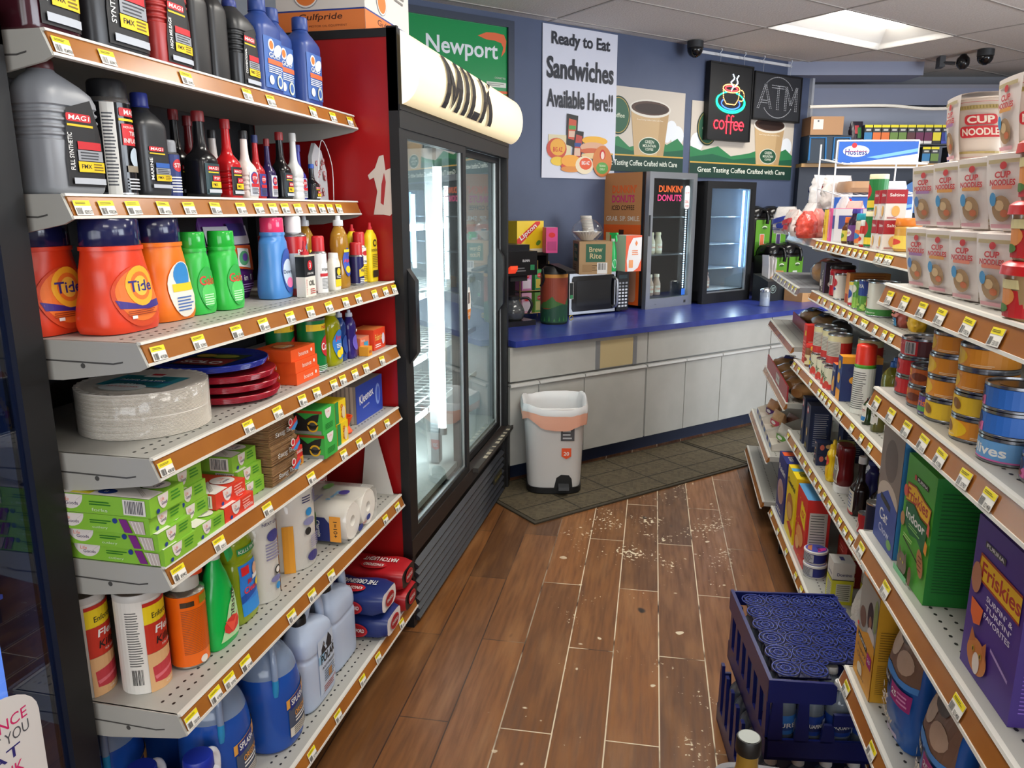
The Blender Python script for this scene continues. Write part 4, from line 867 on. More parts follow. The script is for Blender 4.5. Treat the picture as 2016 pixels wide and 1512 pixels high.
def powder_can(lab,loc,r,h,prints):
 t=T('carpet_powder_can',lab,'can',loc,RL);m=MB();m.loft([(0,r*.97,r*.97),(.004,r,r),(h-.012,r,r)],M('e6e2da',.4),32);m.build('tube',t)
 m=MB();m.loft([(h-.014,r*1.03,r*1.03),(h-.002,r*1.03,r*1.03),(h,r,r),(h,r*.93,r*.93),(h-.005,r*.9,r*.9)],M('cfccc6',.35),32);ink=Ink(m,topP(0,0,h-.0048));ink.ell(0,0,r*.84,r*.84,'b9b6b0',28)
 for q in range(12): a=pi/6*q;ink.poly([(r*.2*cos(a),r*.2*sin(a)),(r*.7*cos(a-.06),r*.7*sin(a-.06)),(r*.7*cos(a+.06),r*.7*sin(a+.06))],'a3a09a')
 m.build('lid',t);m=MB();prints(Ink(m,cylP(r),.009,.0008),r,h-.014);m.build('label',t);return t
fk=powder_can('flea killer powder can with a red armchair pictured, nearer the aisle',(-1.045,1.225,s6),.045,.215,flea);dup(fk,(-1.145,1.185,s6),RL,'flea killer powder can half hidden at the dark end of the bay')
def oran(ink,r,h): ink.lines(-r*1.2,h*.2,r*.9,h*.82,26,'a8521a',.4,.05);ink.rect(-r*1.2,h*.86,-r*.5,h*.93,'3a2a14');ink.rect(-r*.2,h*.86,r*.5,h*.97,'8a8a1c');ink.ell(-r*.2,h*.09,r*.22,r*.22,'e8e0d4',14)
t=aerosol('cleaner_spray_can','orange aerosol can with a loose red-orange trigger cap',(-1.005,1.315,s6),.040,.205,'ee6a12','b8b6ae',prints=oran,capr=.78,caph=.13,dome='a8a49a')
m=MB();m.loft([(.205,.030,.030),(.222,.031,.031),(.224,.026,.026)],'d8481c',22);m.loft([(.21,.017,.02,2,0,-.025),(.236,.017,.02,2,0,-.028),(.24,.013,.014,2,0,-.028)],'d8481c',18);m.build('trigger_cap',t)
def trigger(t,z,col,nk,sc=1.0,head=None):
 m=MB();m.cyl(0,0,z,z+.022*sc,.015*sc,nk,18);m.build('collar',t);m=MB();h_=head or nk
 m.prism([(-.022*sc,z+.022*sc),(.012*sc,z+.022*sc),(.012*sc,z+.045*sc),(.03*sc,z+.052*sc),(.034*sc,z+.066*sc),(-.045*sc,z+.068*sc),(-.052*sc,z+.062*sc),(-.052*sc,z+.052*sc),(-.03*sc,z+.05*sc),(-.022*sc,z+.04*sc)],0,-.009*sc,.009*sc,h_);m.build('spray_head',t)
 m=MB();m.prism([(-.026*sc,z+.05*sc),(-.036*sc,z+.05*sc),(-.046*sc,z+.012*sc),(-.04*sc,z-.002*sc),(-.035*sc,z+.012*sc)],0,-.007*sc,.007*sc,col);m.build('trigger',t)
t=T('spray_bottle','bright green trigger spray bottle with a red leaf on its label','bottle',(-.985,1.395,s6),RL);w,d,h=.10,.058,.205
R=cubic([(0,w*.46,d*.46,3),(.005,w*.49,d*.49,3),(h*.3,w*.5,d*.5,2.8),(h*.6,w*.42,d*.46,2.4),(h*.8,w*.28,d*.38,2.2),(h*.93,w*.18,d*.26,2),(h,w*.14,w*.14,2)],4);m=MB();m.loft(R,M('12b24a',.22),30);m.build('body',t)
m=MB();ink=Ink(m,loftP(R),.009,.0009);ink.poly([(-w*.35,h*.08),(w*.42,h*.06),(w*.44,h*.4),(w*.3,h*.62),(w*.0,h*.45)],'b9dfa8');ink.text('fantastik',w*.12,h*.42,w*.2,'3a2a2a',h*.42,.02,rot=pi/2-.25);ink.ell(w*.05,h*.22,w*.3,h*.1,'d8342c',9);ink.poly([(-w*.2,h*.3),(w*.05,h*.12),(w*.32,h*.33),(w*.1,h*.24)],'f0523c');m.build('label',t);trigger(t,h-.002,'2fae5a','dcdad6',1.0,'19b650')
def mrclean(ink,w,h):
 ink.rect(-w*.34,h*.08,w*.36,h*.56,'2f7fd8');ink.rect(-w*.34,h*.08,w*.36,h*.2,'2f8fe0');ink.poly([(-w*.34,h*.2),(w*.36,h*.26),(w*.36,h*.33),(-w*.34,h*.27)],'1d4fa8');ink.text('Mr.',0,h*.38,h*.05,RED,w*.2,.03);ink.text('Clean',0,h*.31,h*.06,'e8343a',w*.5,.03);ink.rect(-w*.3,h*.46,-w*.05,h*.54,'d8262c');ink.ell(w*.18,h*.47,w*.1,h*.06,'e0b090',14);ink.rect(w*.06,h*.38,w*.3,h*.42,'e9e9e6');ink.ell(w*.26,h*.33,w*.08,h*.035,'f2cf1d',12)
 ink.rect(-w*.36,h*.66,w*.38,h*.72,'2f8f4a');ink.text('KILLS 99.9%',0,h*.69,h*.032,WH,w*.66,.01)
t=T('cleaner_bottle','clear bottle of yellow-green floor cleaner with a blue cap','bottle',(-1.0,1.50,s6),RL);w,d,h=.10,.07,.265
R=cubic([(0,w*.44,d*.44,3),(.005,w*.48,d*.48,3),(h*.08,w*.5,d*.5,3),(h*.3,w*.46,d*.47,2.8),(h*.52,w*.48,d*.49,2.6),(h*.58,w*.44,d*.46,2.5),(h*.62,w*.48,d*.49,2.4),(h*.74,w*.45,d*.46,2.3),(h*.82,w*.3,d*.36,2),(h*.86,w*.22,w*.22,2)],4);m=MB();m.loft(R,M('d2e636',.42,0,0,'clear'),30);m.build('body',t)
m=MB();ribbed_cap(m,w*.26,h*.85,h,M('0f6fc4',.35));m.build('cap',t);m=MB();mrclean(Ink(m,loftP(R),.01,.001),w,h);m.build('label',t)
t2=T('cleaner_bottle','second yellow-green cleaner bottle in shadow behind the spray bottle','bottle',(-1.13,1.43,s6),RL);m=MB();m.loft(R,M('a9b22a',.5,0,0,'clear'),24);m.build('body',t2);m=MB();ribbed_cap(m,w*.26,h*.85,h,M('0f6fc4',.35));m.build('cap',t2)
PAPER=M('e9e5dc',.8)
def roll(mb,x,y,z0,r,h,axis='z',n=36):
 rows=[]
 for (zz,q) in ((0,r*.96),(.004,r),(h-.004,r),(h,r*.96),(h,r*.3),(h-.02,r*.27)):
  rows.append([(q*cos(2*pi*i/n),q*sin(2*pi*i/n),zz) for i in range(n)])
 b=len(mb.v);mb.grid(rows,PAPER,close=True);mb.face([p for p in reversed(rows[0])],PAPER);mb.face(rows[-1],'6b625a')
 if axis=='z': mb.xf(b,lambda v: Vector((x+v.x,y+v.y,z0+v.z)))
 else: mb.xf(b,lambda v: Vector((x+v.x,y-v.z+h/2,z0+r+v.y)))
def towel(lab,loc,r,h,pr):
 t=T('paper_towel_roll',lab,'paper towels',loc,RL);m=MB();roll(m,0,0,0,r,h);m.build('roll',t)
 m=MB();m.loft([(.001,r*1.02,r*1.02),(h*.5,r*1.035,r*1.03),(h+.003,r*1.02,r*1.02),(h+.006,r*.8,r*.8),(h+.004,r*.3,r*.3)],M('ffffff',.5,0,0,'film'),32);m.build('wrapper',t,ang=80)
 m=MB();pr(Ink(m,cylP(r*1.035),.01,.001),r,h);m.build('printing',t);return t
towel('single white paper towel roll with an orange edge behind the floor cleaner',(-1.01,1.605,s6),.052,.262,lambda ink,r,h: (ink.rect(r*.75,0,r*1.35,h*.75,'f0962a'),ink.rect(r*.95,h*.35,r*1.4,h*.62,'2a3f8f'),ink.text('NEXT LEVEL!',-r*.1,h*.79,h*.03,'2a2f6a',r*1.2,.01),ink.ell(-r*.1,h*.66,r*.4,r*.3,'4a4a90',14),ink.lines(-r*.6,h*.42,r*.4,h*.6,6,'8a86a8'),ink.ell(r*.05,h*.3,r*.22,r*.22,'2a2a2a',14),ink.ell(r*.05,h*.3,r*.15,r*.15,'e9e5dc',14),ink.ell(-r*.1,h*.22,r*.35,r*.16,'7a7aa8',14),ink.ell(0,h*.14,r*.18,r*.18,'2f8fd0',12),ink.bars(-r*1.0,h*.06,-r*.6,h*.16,'555',7) if False else None))
towel('wide wrapped paper towel roll with grey printing, middle of the shelf',(-1.03,1.80,s6),.073,.268,lambda ink,r,h: (ink.bars(r*.1,h*.68,r*.55,h*.8,'6a6896',10),ink.lines(-r*.5,h*.7,0,h*.78,3,'3a3a6a'),ink.ell(-r*.2,h*.6,r*.16,r*.16,'2f8fd0',14),ink.ell(-r*.2,h*.5,r*.3,r*.15,'8a8ab0',14),ink.ell(-r*.3,h*.4,r*.15,r*.15,'2a2a2a',14),ink.lines(-r*.2,h*.2,r*.6,h*.34,6,'a3a0bc'),ink.ell(r*.7,h*.42,r*.2,r*.28,'7aa860',14),ink.ell(-r*.1,h*.12,r*.3,r*.2,'3f3a7a',14),ink.rect(-r*1.3,h*.0,-r*.9,h*.5,'e8a02a')))
towel('paper towel roll with pale leaf print squeezed between its neighbours',(-1.10,1.69,s6),.05,.255,lambda ink,r,h: [ink.ell(random.uniform(-r,r),random.uniform(.02,h-.02),.004,.003,'a9c89a',8) for _ in range(20)] and None)
t=T('toilet_paper_pack','wrapped toilet paper pack lying on its side, roll ends facing the aisle','toilet paper',(-1.02,2.04,s6),RL);r=.056
m=MB()
for i in range(2):
 for j in range(2):
  if j==0: roll(m,(-.058,.058)[i],0,0,r,.20,'y')
m.build('rolls',t)
m=MB();prof=[(-.118,.02),(-.118,.09),(-.10,.112),(-.05,.118),(0,.112),(.05,.118),(.10,.112),(.118,.09),(.118,.02),(.10,0),(0,.004),(-.10,0)]
m.grid([[(x*.97,-.106,.056+(z-.056)*.97) for x,z in prof],[(x,-.095,z) for x,z in prof],[(x,.1,z) for x,z in prof]],M('f4f2ee',.35,0,0,'clear'),close=True);m.build('wrapper',t,ang=60)
m=MB();ink=Ink(m,leftP(.238,.2));ink.poly([(-.02,.0+.012),(.055,.012),(.06,.06),(.04,.085),(-.02,.085)],'26306f');ink.rect(.055,.012,.09,.09,'f2a23a');ink.text('Charmin',.02,.05,.012,WH,.05,.02,rot=-pi/2+.1);ink.text('1=10+',.073,.05,.012,K,.05,.02,rot=-pi/2)
ink=Ink(m,topP(0,0,.1185));ink.text('9 mega',-.03,-.03,.02,'5aa8d8',.08,.02);ink.lines(-.09,.0,-.03,.05,4,'8a8ab0');ink.ell(.0,-.05,.02,.016,'4a3f8a',14);ink.ell(.04,.02,.025,.014,'7aa860',14)
ink=Ink(m,frontP(.2,.214));ink.ell(-.02,.02,.018,.01,'3a4a90',14);ink.ell(.04,.03,.016,.009,'3a4a90',14);ink.text('STRONG',.01,.024,.006,RED,.03,.01);m.build('printing',t)
def cups(lab,loc):
 t=T('plastic_cup_pack',lab,'cups',loc,RL);m=MB();R=[];n=15;z=0
 for k in range(n): R+=[(z,.044,.044),(z+.002,.0465,.0465),(z+.004,.0445,.0445)];z+=.0085
 m.loft(R,['a81a30','ecdcd8','ecdcd8','a81a30']*0 or 'a81a30',26)
 for k in range(n): m.torus(0,0,k*.0085+.002,.0462,.0013,'ecdcd8',n=26)
 m.loft([(z,.044,.044),(z+.075,.033,.033),(z+.078,.030,.030)],M('a3182e',.12),26);m.build('cups',t)
 m=MB();m.loft([(0,.050,.050),(z,.049,.049),(z+.1,.038,.038)],M('ffffff',.5,0,0,'film'),24,False);m.build('wrapper',t,ang=80);return t
cp=cups('sleeve of red plastic cups at the cooler end of the deep shelf',(-1.175,2.235,s6));dup(cp,(-1.18,2.115,s6),RL,'sleeve of red plastic cups behind the toilet paper pack')
t=T('white_cardboard_sheet','white cardboard strip leaning against the red cooler side','cardboard',(-1.02,2.345,s6),RL);m=MB();m.prism([(-.085,0),(.03,0),(.0,.25),(-.02,.26)],0,0,.006,'d9d6d0');m.build('sheet',t)
# --- bottom shelf
def splash_print(ink,r,h):
 ink.poly([(-r*.5,h*.43),(r*1.4,h*.52),(r*1.4,h*.44),(-r*.5,h*.35)],'e0a24a');ink.poly([(-r*.45,h*.34),(r*1.4,h*.44),(r*1.4,h*.1),(-r*.45,h*.1)],'4a5468');ink.poly([(-r*.38,h*.33),(r*.35,h*.37),(r*.35,h*.47),(-r*.38,h*.43)],'1c2f7a');ink.text('SPLASH',0,h*.40,h*.055,WH,r*.65,.03,rot=.05)
 ink.text('ORIGINAL BLUE',r*.45,h*.29,h*.05,'e8a23a',r*1.3,.02,rot=.05);ink.lines(-r*.2,h*.2,r*1.2,h*.26,2,WH);ink.rect(-r*.45,h*.1,r*1.4,h*.18,'d9d4c8');ink.lines(-r*.3,h*.105,r*1.2,h*.175,4,'4a4a4a')
def gallon(lab,loc,r,h,liq,fill=.62,prints=None,rz=RL):
 t=T('washer_fluid_jug',lab,'jug',loc,rz);R=cubic([(0,r*.9,r*.9,2.4),(.006,r*.97,r*.97,2.4),(h*.06,r,r,2.3),(h*.46,r,r,2.2),(h*.58,r*.97,r*.97),(h*.70,r*.85,r*.85),(h*.80,r*.62,r*.62),(h*.88,r*.36,r*.36),(h*.93,r*.24,r*.24)],4)
 fz=h*fill;lo=[q for q in R if q[0]<=fz];hi=[q for q in R if q[0]>fz]
 m=MB();m.loft(lo+[hi[0]],M(liq,.22),34);m.build('filled_body',t);m=MB();m.loft([hi[0]]+hi[1:],M('9fb4d4',.55,0,0,'clear'),34);m.build('clear_shoulder',t)
 m=MB();ribbed_cap(m,r*.27,h*.92,h,M('c9d0da',.4));m.build('cap',t)
 m=MB();P=bez([(-r*.2,-r*.22,h*.9),(-r*.5,-r*.55,h*.86),(-r*.66,-r*.68,h*.74),(-r*.68,-r*.7,h*.60),(-r*.66,-r*.66,h*.50)],6);k=len(P)*2//3
 m.tube(P[:k+1],r*.10,M('a9bcd8',.6,0,0,'clear'),12);m.tube(P[k:],r*.10,M('2a8fc4',.35),12);m.build('handle',t)
 if prints: m=MB();prints(Ink(m,loftP(R),.011,.0012),r,h);m.build('label',t)
 return t
sj=gallon('gallon of blue washer fluid, nearest one, white shoulder and looped handle',(-1.02,1.392,s7),.079,.315,'1f4fa6',prints=splash_print);dup(sj,(-.985,1.57,s7),RL,'gallon of blue washer fluid half way along the bottom shelf, label in view')
dup(sj,(-1.20,1.25,s7),RL,'gallon of blue washer fluid in the dark back row of the bottom shelf')
dup(sj,(-1.20,1.43,s7),RL,'gallon of blue washer fluid hidden behind the two front gallons');dup(sj,(-1.20,1.61,s7),RL,'pale topped washer fluid gallon behind the white antifreeze jugs')
def afj(lab,loc,prints=None,lid='1b1b1c'):
 t=T('antifreeze_jug',lab,'jug',loc,RL);w,d,h=.17,.095,.29;c=M('b9c8e0',.3)
 R=cubic([(0,w*.46,d*.42,4),(.006,w*.49,d*.48,4),(h*.05,w*.5,d*.5,4),(h*.5,w*.49,d*.49,4),(h*.54,w*.47,d*.47,4),(h*.58,w*.49,d*.49,4),(h*.70,w*.48,d*.48,3.4,-w*.01),(h*.78,w*.38,d*.42,3,-w*.06),(h*.84,w*.24,d*.33,2.4,-w*.16),(h*.87,w*.13,d*.24,2,-w*.25)],4)
 m=MB();m.loft(R,c,34);m.build('body',t)
 m=MB();ribbed_cap(m,.021,h*.86,h*.94,M(lid,.45),20,-w*.26);m.build('cap',t)
 m=MB();m.tube(bez([(-w*.1,0,h*.84),(w*.02,0,h*.95),(w*.2,0,h*1.0),(w*.36,0,h*.94),(w*.44,0,h*.82),(w*.45,0,h*.68)],6),.0125,c,12);m.build('handle',t)
 if prints: m=MB();prints(Ink(m,loftP(R),.011,.001),w,h);m.build('label',t)
 return t
aj=afj('pale blue-white antifreeze jug with a black cap and mountain label',(-.96,1.742,s7),lambda ink,w,h: (ink.rect(-w*.2,h*.1,w*.42,h*.66,'c5d3e6'),ink.poly([(-w*.15,h*.5),(0,h*.62),(w*.06,h*.55),(w*.16,h*.66),(w*.38,h*.5)],'22262c'),ink.poly([(-w*.02,h*.56),(0,h*.6),(w*.04,h*.55)],WH),ink.rect(-w*.2,h*.42,w*.0,h*.5,'8fbfe0'),ink.text('POLAR',w*.12,h*.45,h*.09,'1a1a1c',w*.5,.04),ink.text('ANTIFREEZE',w*.12,h*.36,h*.028,'22262c',w*.46,.01),ink.lines(-w*.05,h*.2,w*.36,h*.33,5,'6a7688'),ink.rect(w*.08,h*.22,w*.2,h*.3,'a87a4a'),ink.lines(-w*.1,h*.11,w*.36,h*.18,3,'a04a44')))
afj('matching pale antifreeze jug standing behind the black-capped one',(-.975,1.925,s7))
def coal(lab,z,x,y,col,c2,w2,seed,words):
 return pouch('charcoal_bag',lab,(x,y,z),.17,.075,.15,col,RL,prints=lambda ink,w,h: (ink.rect(-w*.5,h*.0,-w*.36,h*.8,c2),ink.rect(w*.2,h*.06,w*.42,h*.86,c2),ink.ell(-w*.16,h*.62,w*.16,h*.15,'c4232c',20),ink.ell(-w*.16,h*.62,w*.14,h*.12,'a81a24',20),ink.text('KINGSFORD',-w*.16,h*.62,h*.08,WH,w*.27,.02,rot=.2),ink.text(words,w*.02,h*.4,h*.1,WH,w*.38,.03),ink.ell(w*.3,h*.5,w*.09,h*.16,'c4232c',18),ink.ell(-w*.26,h*.18,w*.14,h*.09,'c4232c',18),ink.text('FORD',-w*.26,h*.18,h*.07,WH,w*.18,.02)),cat='charcoal',crumple=.004,seed=seed,topw=.96,base=.9)
def laidbag(lab,x,y,z,col,c2,words,seed):
 """charcoal bag lying flat: end panel faces the aisle"""
 t=T('charcoal_bag',lab,'charcoal',(x,y,z),RL);w,L_,h=.145,.26,.078;rr=random.Random(seed);rows=[]
 for k in range(9):
  v=k/8;yy=-L_/2+v*L_;f=.80+.2*sin(pi*min(v*1.6,1)**.6) if v<.6 else 1-.15*(v-.6)
  rows.append([(w/2*f*(1+rr.uniform(-.03,.03))*math.copysign(abs(cos(a))**.45,cos(a)),yy,h/2+h/2*f*(1+rr.uniform(-.05,.05))*math.copysign(abs(sin(a))**.5,sin(a))) for a in [2*pi*i/24+.1 for i in range(24)]])
 m=MB();m.grid(rows,M(col,.35),close=True);m.face(list(reversed(rows[0])),M(c2,.4));m.face(rows[-1],M(col,.35));m.build('bag',t,ang=70)
 m=MB();ink=Ink(m,lambda a,b,o: (a,-L_/2-.002-o*2,b));ink.ell(0,h*.5,w*.24,h*.3,'c4232c',20);ink.ell(0,h*.5,w*.21,h*.24,'a01822',20);ink.text('KINGSFORD',0,h*.5,h*.14,WH,w*.36,.02)
 ink=Ink(m,lambda a,b,o: (-w/2*.985-.004-o*2,-a,b));ink.ell(.03,h*.45,.04,h*.3,'c4232c',20);ink.ell(.03,h*.45,.034,h*.24,'a01822',20);ink.text('KINGSFORD',.03,h*.45,h*.16,WH,.058,.02)
 ink=Ink(m,lambda a,b,o: (a,b,h+.002+o*2));ink.text(words,.01,-.03,.028,WH,.12,.03,rot=pi/2);ink.ell(-.035,-.02,.026,.045,'c4232c',20);ink.ell(-.035,-.02,.021,.038,'a01822',20);ink.text('KINGSFORD',-.035,-.02,.018,WH,.07,.02,rot=pi/2)
 m.build('printing',t);return t
laidbag('navy charcoal bag with white end, lower of the two',-.985+.0,2.115,s7,'1e2f6e','e9e6e4','THE ORIGINAL',3);laidbag('navy charcoal bag with white end, upper of the two',-.995,2.105,s7+.083,'1e2f6e','e9e6e4','THE ORIGINAL',4)
laidbag('red and black charcoal bag at the cooler end, lower one',-.985,2.278,s7,'b01c24','1c1618','MATCH LIGHT',5)
laidbag('red and black charcoal bag at the cooler end, upper one',-.99,2.27,s7+.083,'b01c24','1c1618','MATCH LIGHT',6)
def bleach(lab,x,y):
 t=T('bleach_bottle',lab,'bottle',(x,y,s7),RL);w,d,h=.12,.085,.185
 R=cubic([(0,w*.46,d*.46,3),(.005,w*.49,d*.49,3),(h*.5,w*.5,d*.5,2.8),(h*.66,w*.42,d*.44,2.4),(h*.78,w*.26,d*.34,2),(h*.84,w*.2,w*.2,2)],4);m=MB();m.loft(R,M('e6e6ea',.3),30);m.build('body',t)
 m=MB();ribbed_cap(m,w*.26,h*.83,h,M('1b2f9c',.35));m.build('cap',t);m=MB();m.tube(bez([(w*.12,0,h*.83),(w*.35,0,h*.88),(w*.5,0,h*.75),(w*.47,0,h*.5)],6),.010,M('e6e6ea',.3),10);m.build('handle',t)
bleach('white bleach bottle with a blue cap, nearer the dark case',-1.0,1.20) if False else None
bleach('white bleach bottle with a blue cap, left of the pair at the bottom',-1.065,1.20);bleach('white bleach bottle with a blue cap, right of the pair, against the nearest washer fluid',-.97,1.258)
# ================================================================ COLD CASES, COUNTER, BLUE WALL
BLK=M('0c0c0e',.5);GLS=M('f4faf8',.5,0,0,'glass')
# --- dark glass-door case at the near end of the bay, face at x=-1.09
t=T('drink_case','black drink case with a blue lit glass door at the picture edge','cooler',(-1.12,0,0),RL)
m=MB();m.box(.10,0,0,.15,.7,1.95,'101012');m.box(1.06,0,0,1.13,.7,1.95,'101012');m.box(.10,0,1.80,1.13,.7,1.98,'101012');m.box(.10,0,0,1.13,.7,.18,'101012');m.box(.10,.66,.15,1.13,.7,1.9,M('4a78c8',.6));m.build('cabinet',t)
m=MB();m.box(.12,-.03,.2,.17,-.002,1.78,BLK);m.box(1.065,-.03,.2,1.125,-.002,1.78,BLK);m.box(.12,-.03,1.73,1.125,-.002,1.79,BLK);m.box(.12,-.03,.19,1.125,-.002,.25,BLK);m.build('door_frame',t)
m=MB();m.box(.17,-.018,.25,1.065,-.012,1.73,M('d4e4ff',.5,0,0,'glass'));m.build('glass',t)
m=MB();m.box(1.0,.05,.25,1.02,.06,1.45,M('86aae0',.5,0,.9));m.build('light_strip',t)
for z in (.5,.78,1.06,1.34):
 m=MB();m.box(.16,.06,z,1.05,.62,z+.008,M('6d8fc8',.4));m.build('wire_shelf',t)
m=MB();P0=flatP((-.02,-.0185,-.01),(1,0,0),(0,0,1));ink=Ink(m,P0)  # round-topped sticker on the glass
ink.poly([(.88,.33),(1.035,.33),(1.035,.60)]+[(.93+.105*cos(a),.60+.07*sin(a)) for a in [pi*q/14 for q in range(1,14)]]+[(.83,.58),(.83,.33)],'e6e4e2')
for i,(w_,c,z) in enumerate((('BALANCE','d8286e',.615),('WHAT YOU','55585e',.588),('EAT','2c2a78',.558),('DRINK','d8286e',.525),('& DO','2a6f8a',.49))): ink.text(w_,.945,z,.021,c,.13 if i<2 else .085,.01 if i != 1 else 0)
ink.ell(.95,.44,.03,.022,'6a3a90',18);ink.ell(.95,.44,.022,.015,'e6e4e2',18);m.build('sticker',t)
# --- red milk cooler
def in_cooler0(u,v,z): return (-.886-v,2.379+u,z)
CY0,CY1,CX=2.379,3.925,-.886
def cola_red():
 mt=noise_mat('worn_red_panel','a81416','7d1013',2.2,.3,(1,1,.7),.3,.75);return mt
t=T('milk_cooler','tall red and black two-door cooler with a glowing MILK sign on top','cooler',(CX,CY0,0),RL)  # local x runs from the near side to the far side, y goes in
LW=CY1-CY0;RP=cola_red()
m=MB();m.box(0,.02,.03,.02,.76,2.0,'aaaeb2',{'L': RP});m.box(LW-.03,.02,.03,LW,.76,1.98,'aaaeb2',{'R': '1a1a1c'});m.box(0,.74,.03,LW,.76,2.0,'c4c8ca',{'B': '1a1a1c'});m.box(.021,.0,1.775,LW,.76,1.80,'202124');m.box(.021,.02,1.98,LW,.76,2.0,'1c1c1e');m.box(.021,.05,.36,LW-.03,.74,.385,'c9ccca');m.box(.021,.02,.02,LW,.76,.029,'18181a');m.build('cabinet',t)
m=MB();m.box(-.003,-.002,0,.03,.03,2.01,BLK);m.box(LW-.035,-.002,0,LW,.03,1.79,BLK);m.box(-.003,.0,1.985,.02,.76,2.01,BLK);m.box(0,-.004,1.72,LW,.03,1.78,BLK);m.box(0,-.004,.27,LW,.03,.335,M('241a17',.5));m.build('trim_frame',t)
# print on the red side: torn white patch and rings of droplets
m=MB();ink=Ink(m,flatP((-.0005,.76,0),(0,-1,0),(0,0,1)),None,.0006)
ink.poly([(0.667,1.455),(0.682,1.527),(0.672,1.570),(0.657,1.563),(0.652,1.577),(0.677,1.599),(0.692,1.635),(0.707,1.639),(0.712,1.592),(0.732,1.599),(0.747,1.570),(0.742,1.469),(0.722,1.451),(0.702,1.455)],'cfc2b8');ink.poly([(0.702,1.484),(0.712,1.556),(0.707,1.585),(0.697,1.549),(0.692,1.491)],'a5262a')
rr=random.Random(11)
for k in range(16):
 a,b=rr.uniform(.45,.72),rr.uniform(.7,1.2);q=rr.uniform(.004,.011);ink.ell(a,b,q,q*1.4,'6e0c10',12);ink.ell(a,b,q*.7,q*1.05,'a01a1c',12)
m.build('side_print',t)
# curved lit sign
m=MB();SG=M('ffe9bb',.35,0,.36);rows=[]
for k in range(31):
 a=-pi/2*.86+pi*.86*k/30;rows.append([(.0,.01-.085*cos(a)**.8 if cos(a)>0 else .01,1.895+.108*sin(a)),(LW-.0,.01-.085*cos(a)**.8,1.895+.108*sin(a))])
m.grid(rows,SG);m.build('sign_lens',t)
m=MB();side=[(r[0][1],r[0][2]) for r in rows]
m.prism(side,0,-.004,.001,M('fbf3e2',.4,0,.6));m.build('sign_near_end',t)
m=MB();m.prism(side,0,LW,LW+.006,M('f3e6cc',.4,0,.5));m.build('sign_far_end',t)
m=MB();m.box(-.003,-.004,1.77,.012,.03,2.015,BLK);m.box(0,-.006,1.775,LW,.012,1.79,BLK);m.box(0,-.0,1.998,LW,.02,2.012,M('77746c',.4));m.build('sign_rim',t)
def signP(a,b,off):
 u=max(-1,min(1,(b-1.895)/.108));c_=sqrt(max(0,1-u*u));return (a,.01-.085*c_**.8-.002-off*2.5,b)
m=MB();ink=Ink(m,signP,.012,.0012)
def bigl(pts,x,w): ink.poly([(x+p*w,1.812+q*.168) for p,q in pts],'1c1512')
x0,w=.27,.19  # M I L K cut letters
bigl([(0,0),(.26,0),(.26,1),(0,1)],x0,w);bigl([(.74,0),(1,0),(1,1),(.74,1)],x0,w);bigl([(.2,1),(.2,.55),(.5,.0),(.5,.42)],x0,w);bigl([(.8,1),(.5,.42),(.5,.0),(.8,.55)],x0,w)
bigl([(0,0),(.27,0),(.27,1),(0,1)],x0+.225,w)
bigl([(0,0),(.27,0),(.27,1),(0,1)],x0+.31,w);bigl([(.27,0),(.75,0),(.75,.17),(.27,.17)],x0+.31,w)
bigl([(0,0),(.27,0),(.27,1),(0,1)],x0+.475,w);bigl([(.27,.34),(.75,1),(1.05,1),(.27,.68)],x0+.475,w);bigl([(.45,.72),(.28,.52),(.75,0),(1.05,0)],x0+.475,w)
m.build('milk_lettering',t)
# doors
def cdoor(nm,x0,x1,y,hx0,hx1):
 d=MB();f=.045;z0,z1=.335,1.72
 d.box(x0,y,z0,x0+f,y+.03,z1,BLK);d.box(x1-f,y,z0,x1,y+.03,z1,BLK);d.box(x0+f,y,z1-f*.6,x1-f,y+.03,z1,BLK);d.box(x0+f,y,z0,x1-f,y+.03,z0+f*.7,BLK)
 do=d.build('door',t);g=MB();g.box(x0+f,y+.012,z0+f*.7,x1-f,y+.016,z1-f*.6,GLS);g.build('glass',do)
 g=MB();g.box(x0+f,y+.008,z0+f*.7,x0+f+.006,y+.02,z1-f*.6,M('b9bcbc',.3,.8));g.box(x1-f-.006,y+.008,z0+f*.7,x1-f,y+.02,z1-f*.6,M('b9bcbc',.3,.8));g.box(x0+f+.006,y+.008,z0+f*.7,x1-f-.006,y+.02,z0+f*.7+.006,M('b9bcbc',.3,.8));g.build('glass_edge',do)
 h=MB();h.prism([(y,.96),(y-.028,1.0),(y-.028,1.24),(y,1.28)],0,hx0,hx1,M('0f1012',.35));h.build('handle',do);return do
cdoor('near',.03,.765,.0,.035,.07);do=cdoor('far',.735,1.50,.034,1.455,1.49)
m=MB();ink=Ink(m,flatP((0,.0455,0),(1,0,0),(0,0,1)),None,.0015);ink.ell(.945,1.06,.03,.075,WH,22);ink.poly([(.945+.03*cos(a),1.06+.075*sin(a)) for a in [pi+.35+k*(pi-.7)/10 for k in range(11)]],'e08a2a');ink.text('2/$5',.945,1.012,.018,WH,.036,.01);ink.rect(.93,1.06,.942,1.11,'3a2a1c');ink.rect(.948,1.06,.96,1.11,'6a3a20');m.build('price_sticker',do)
m=MB()
for k in range(7): z=.245-k*.034;m.prism([(.0,z),(-.018,z-.014),(-.014,z-.024),(.004,z-.022)],0,.02,LW-.17,M('2b2d33',.35))
m.box(.0,.02,.0,LW-.16,.03,.27,'0c0c0d');m.build('grille',t)
m=MB();m.box(LW-.15,-.012,.02,LW-.01,.02,.30,M('1a1a1c',.5));m.box(LW-.1,-.02,.0,LW-.06,0,.3,M('2e2e30',.4,.5));m.build('corner_post',t)
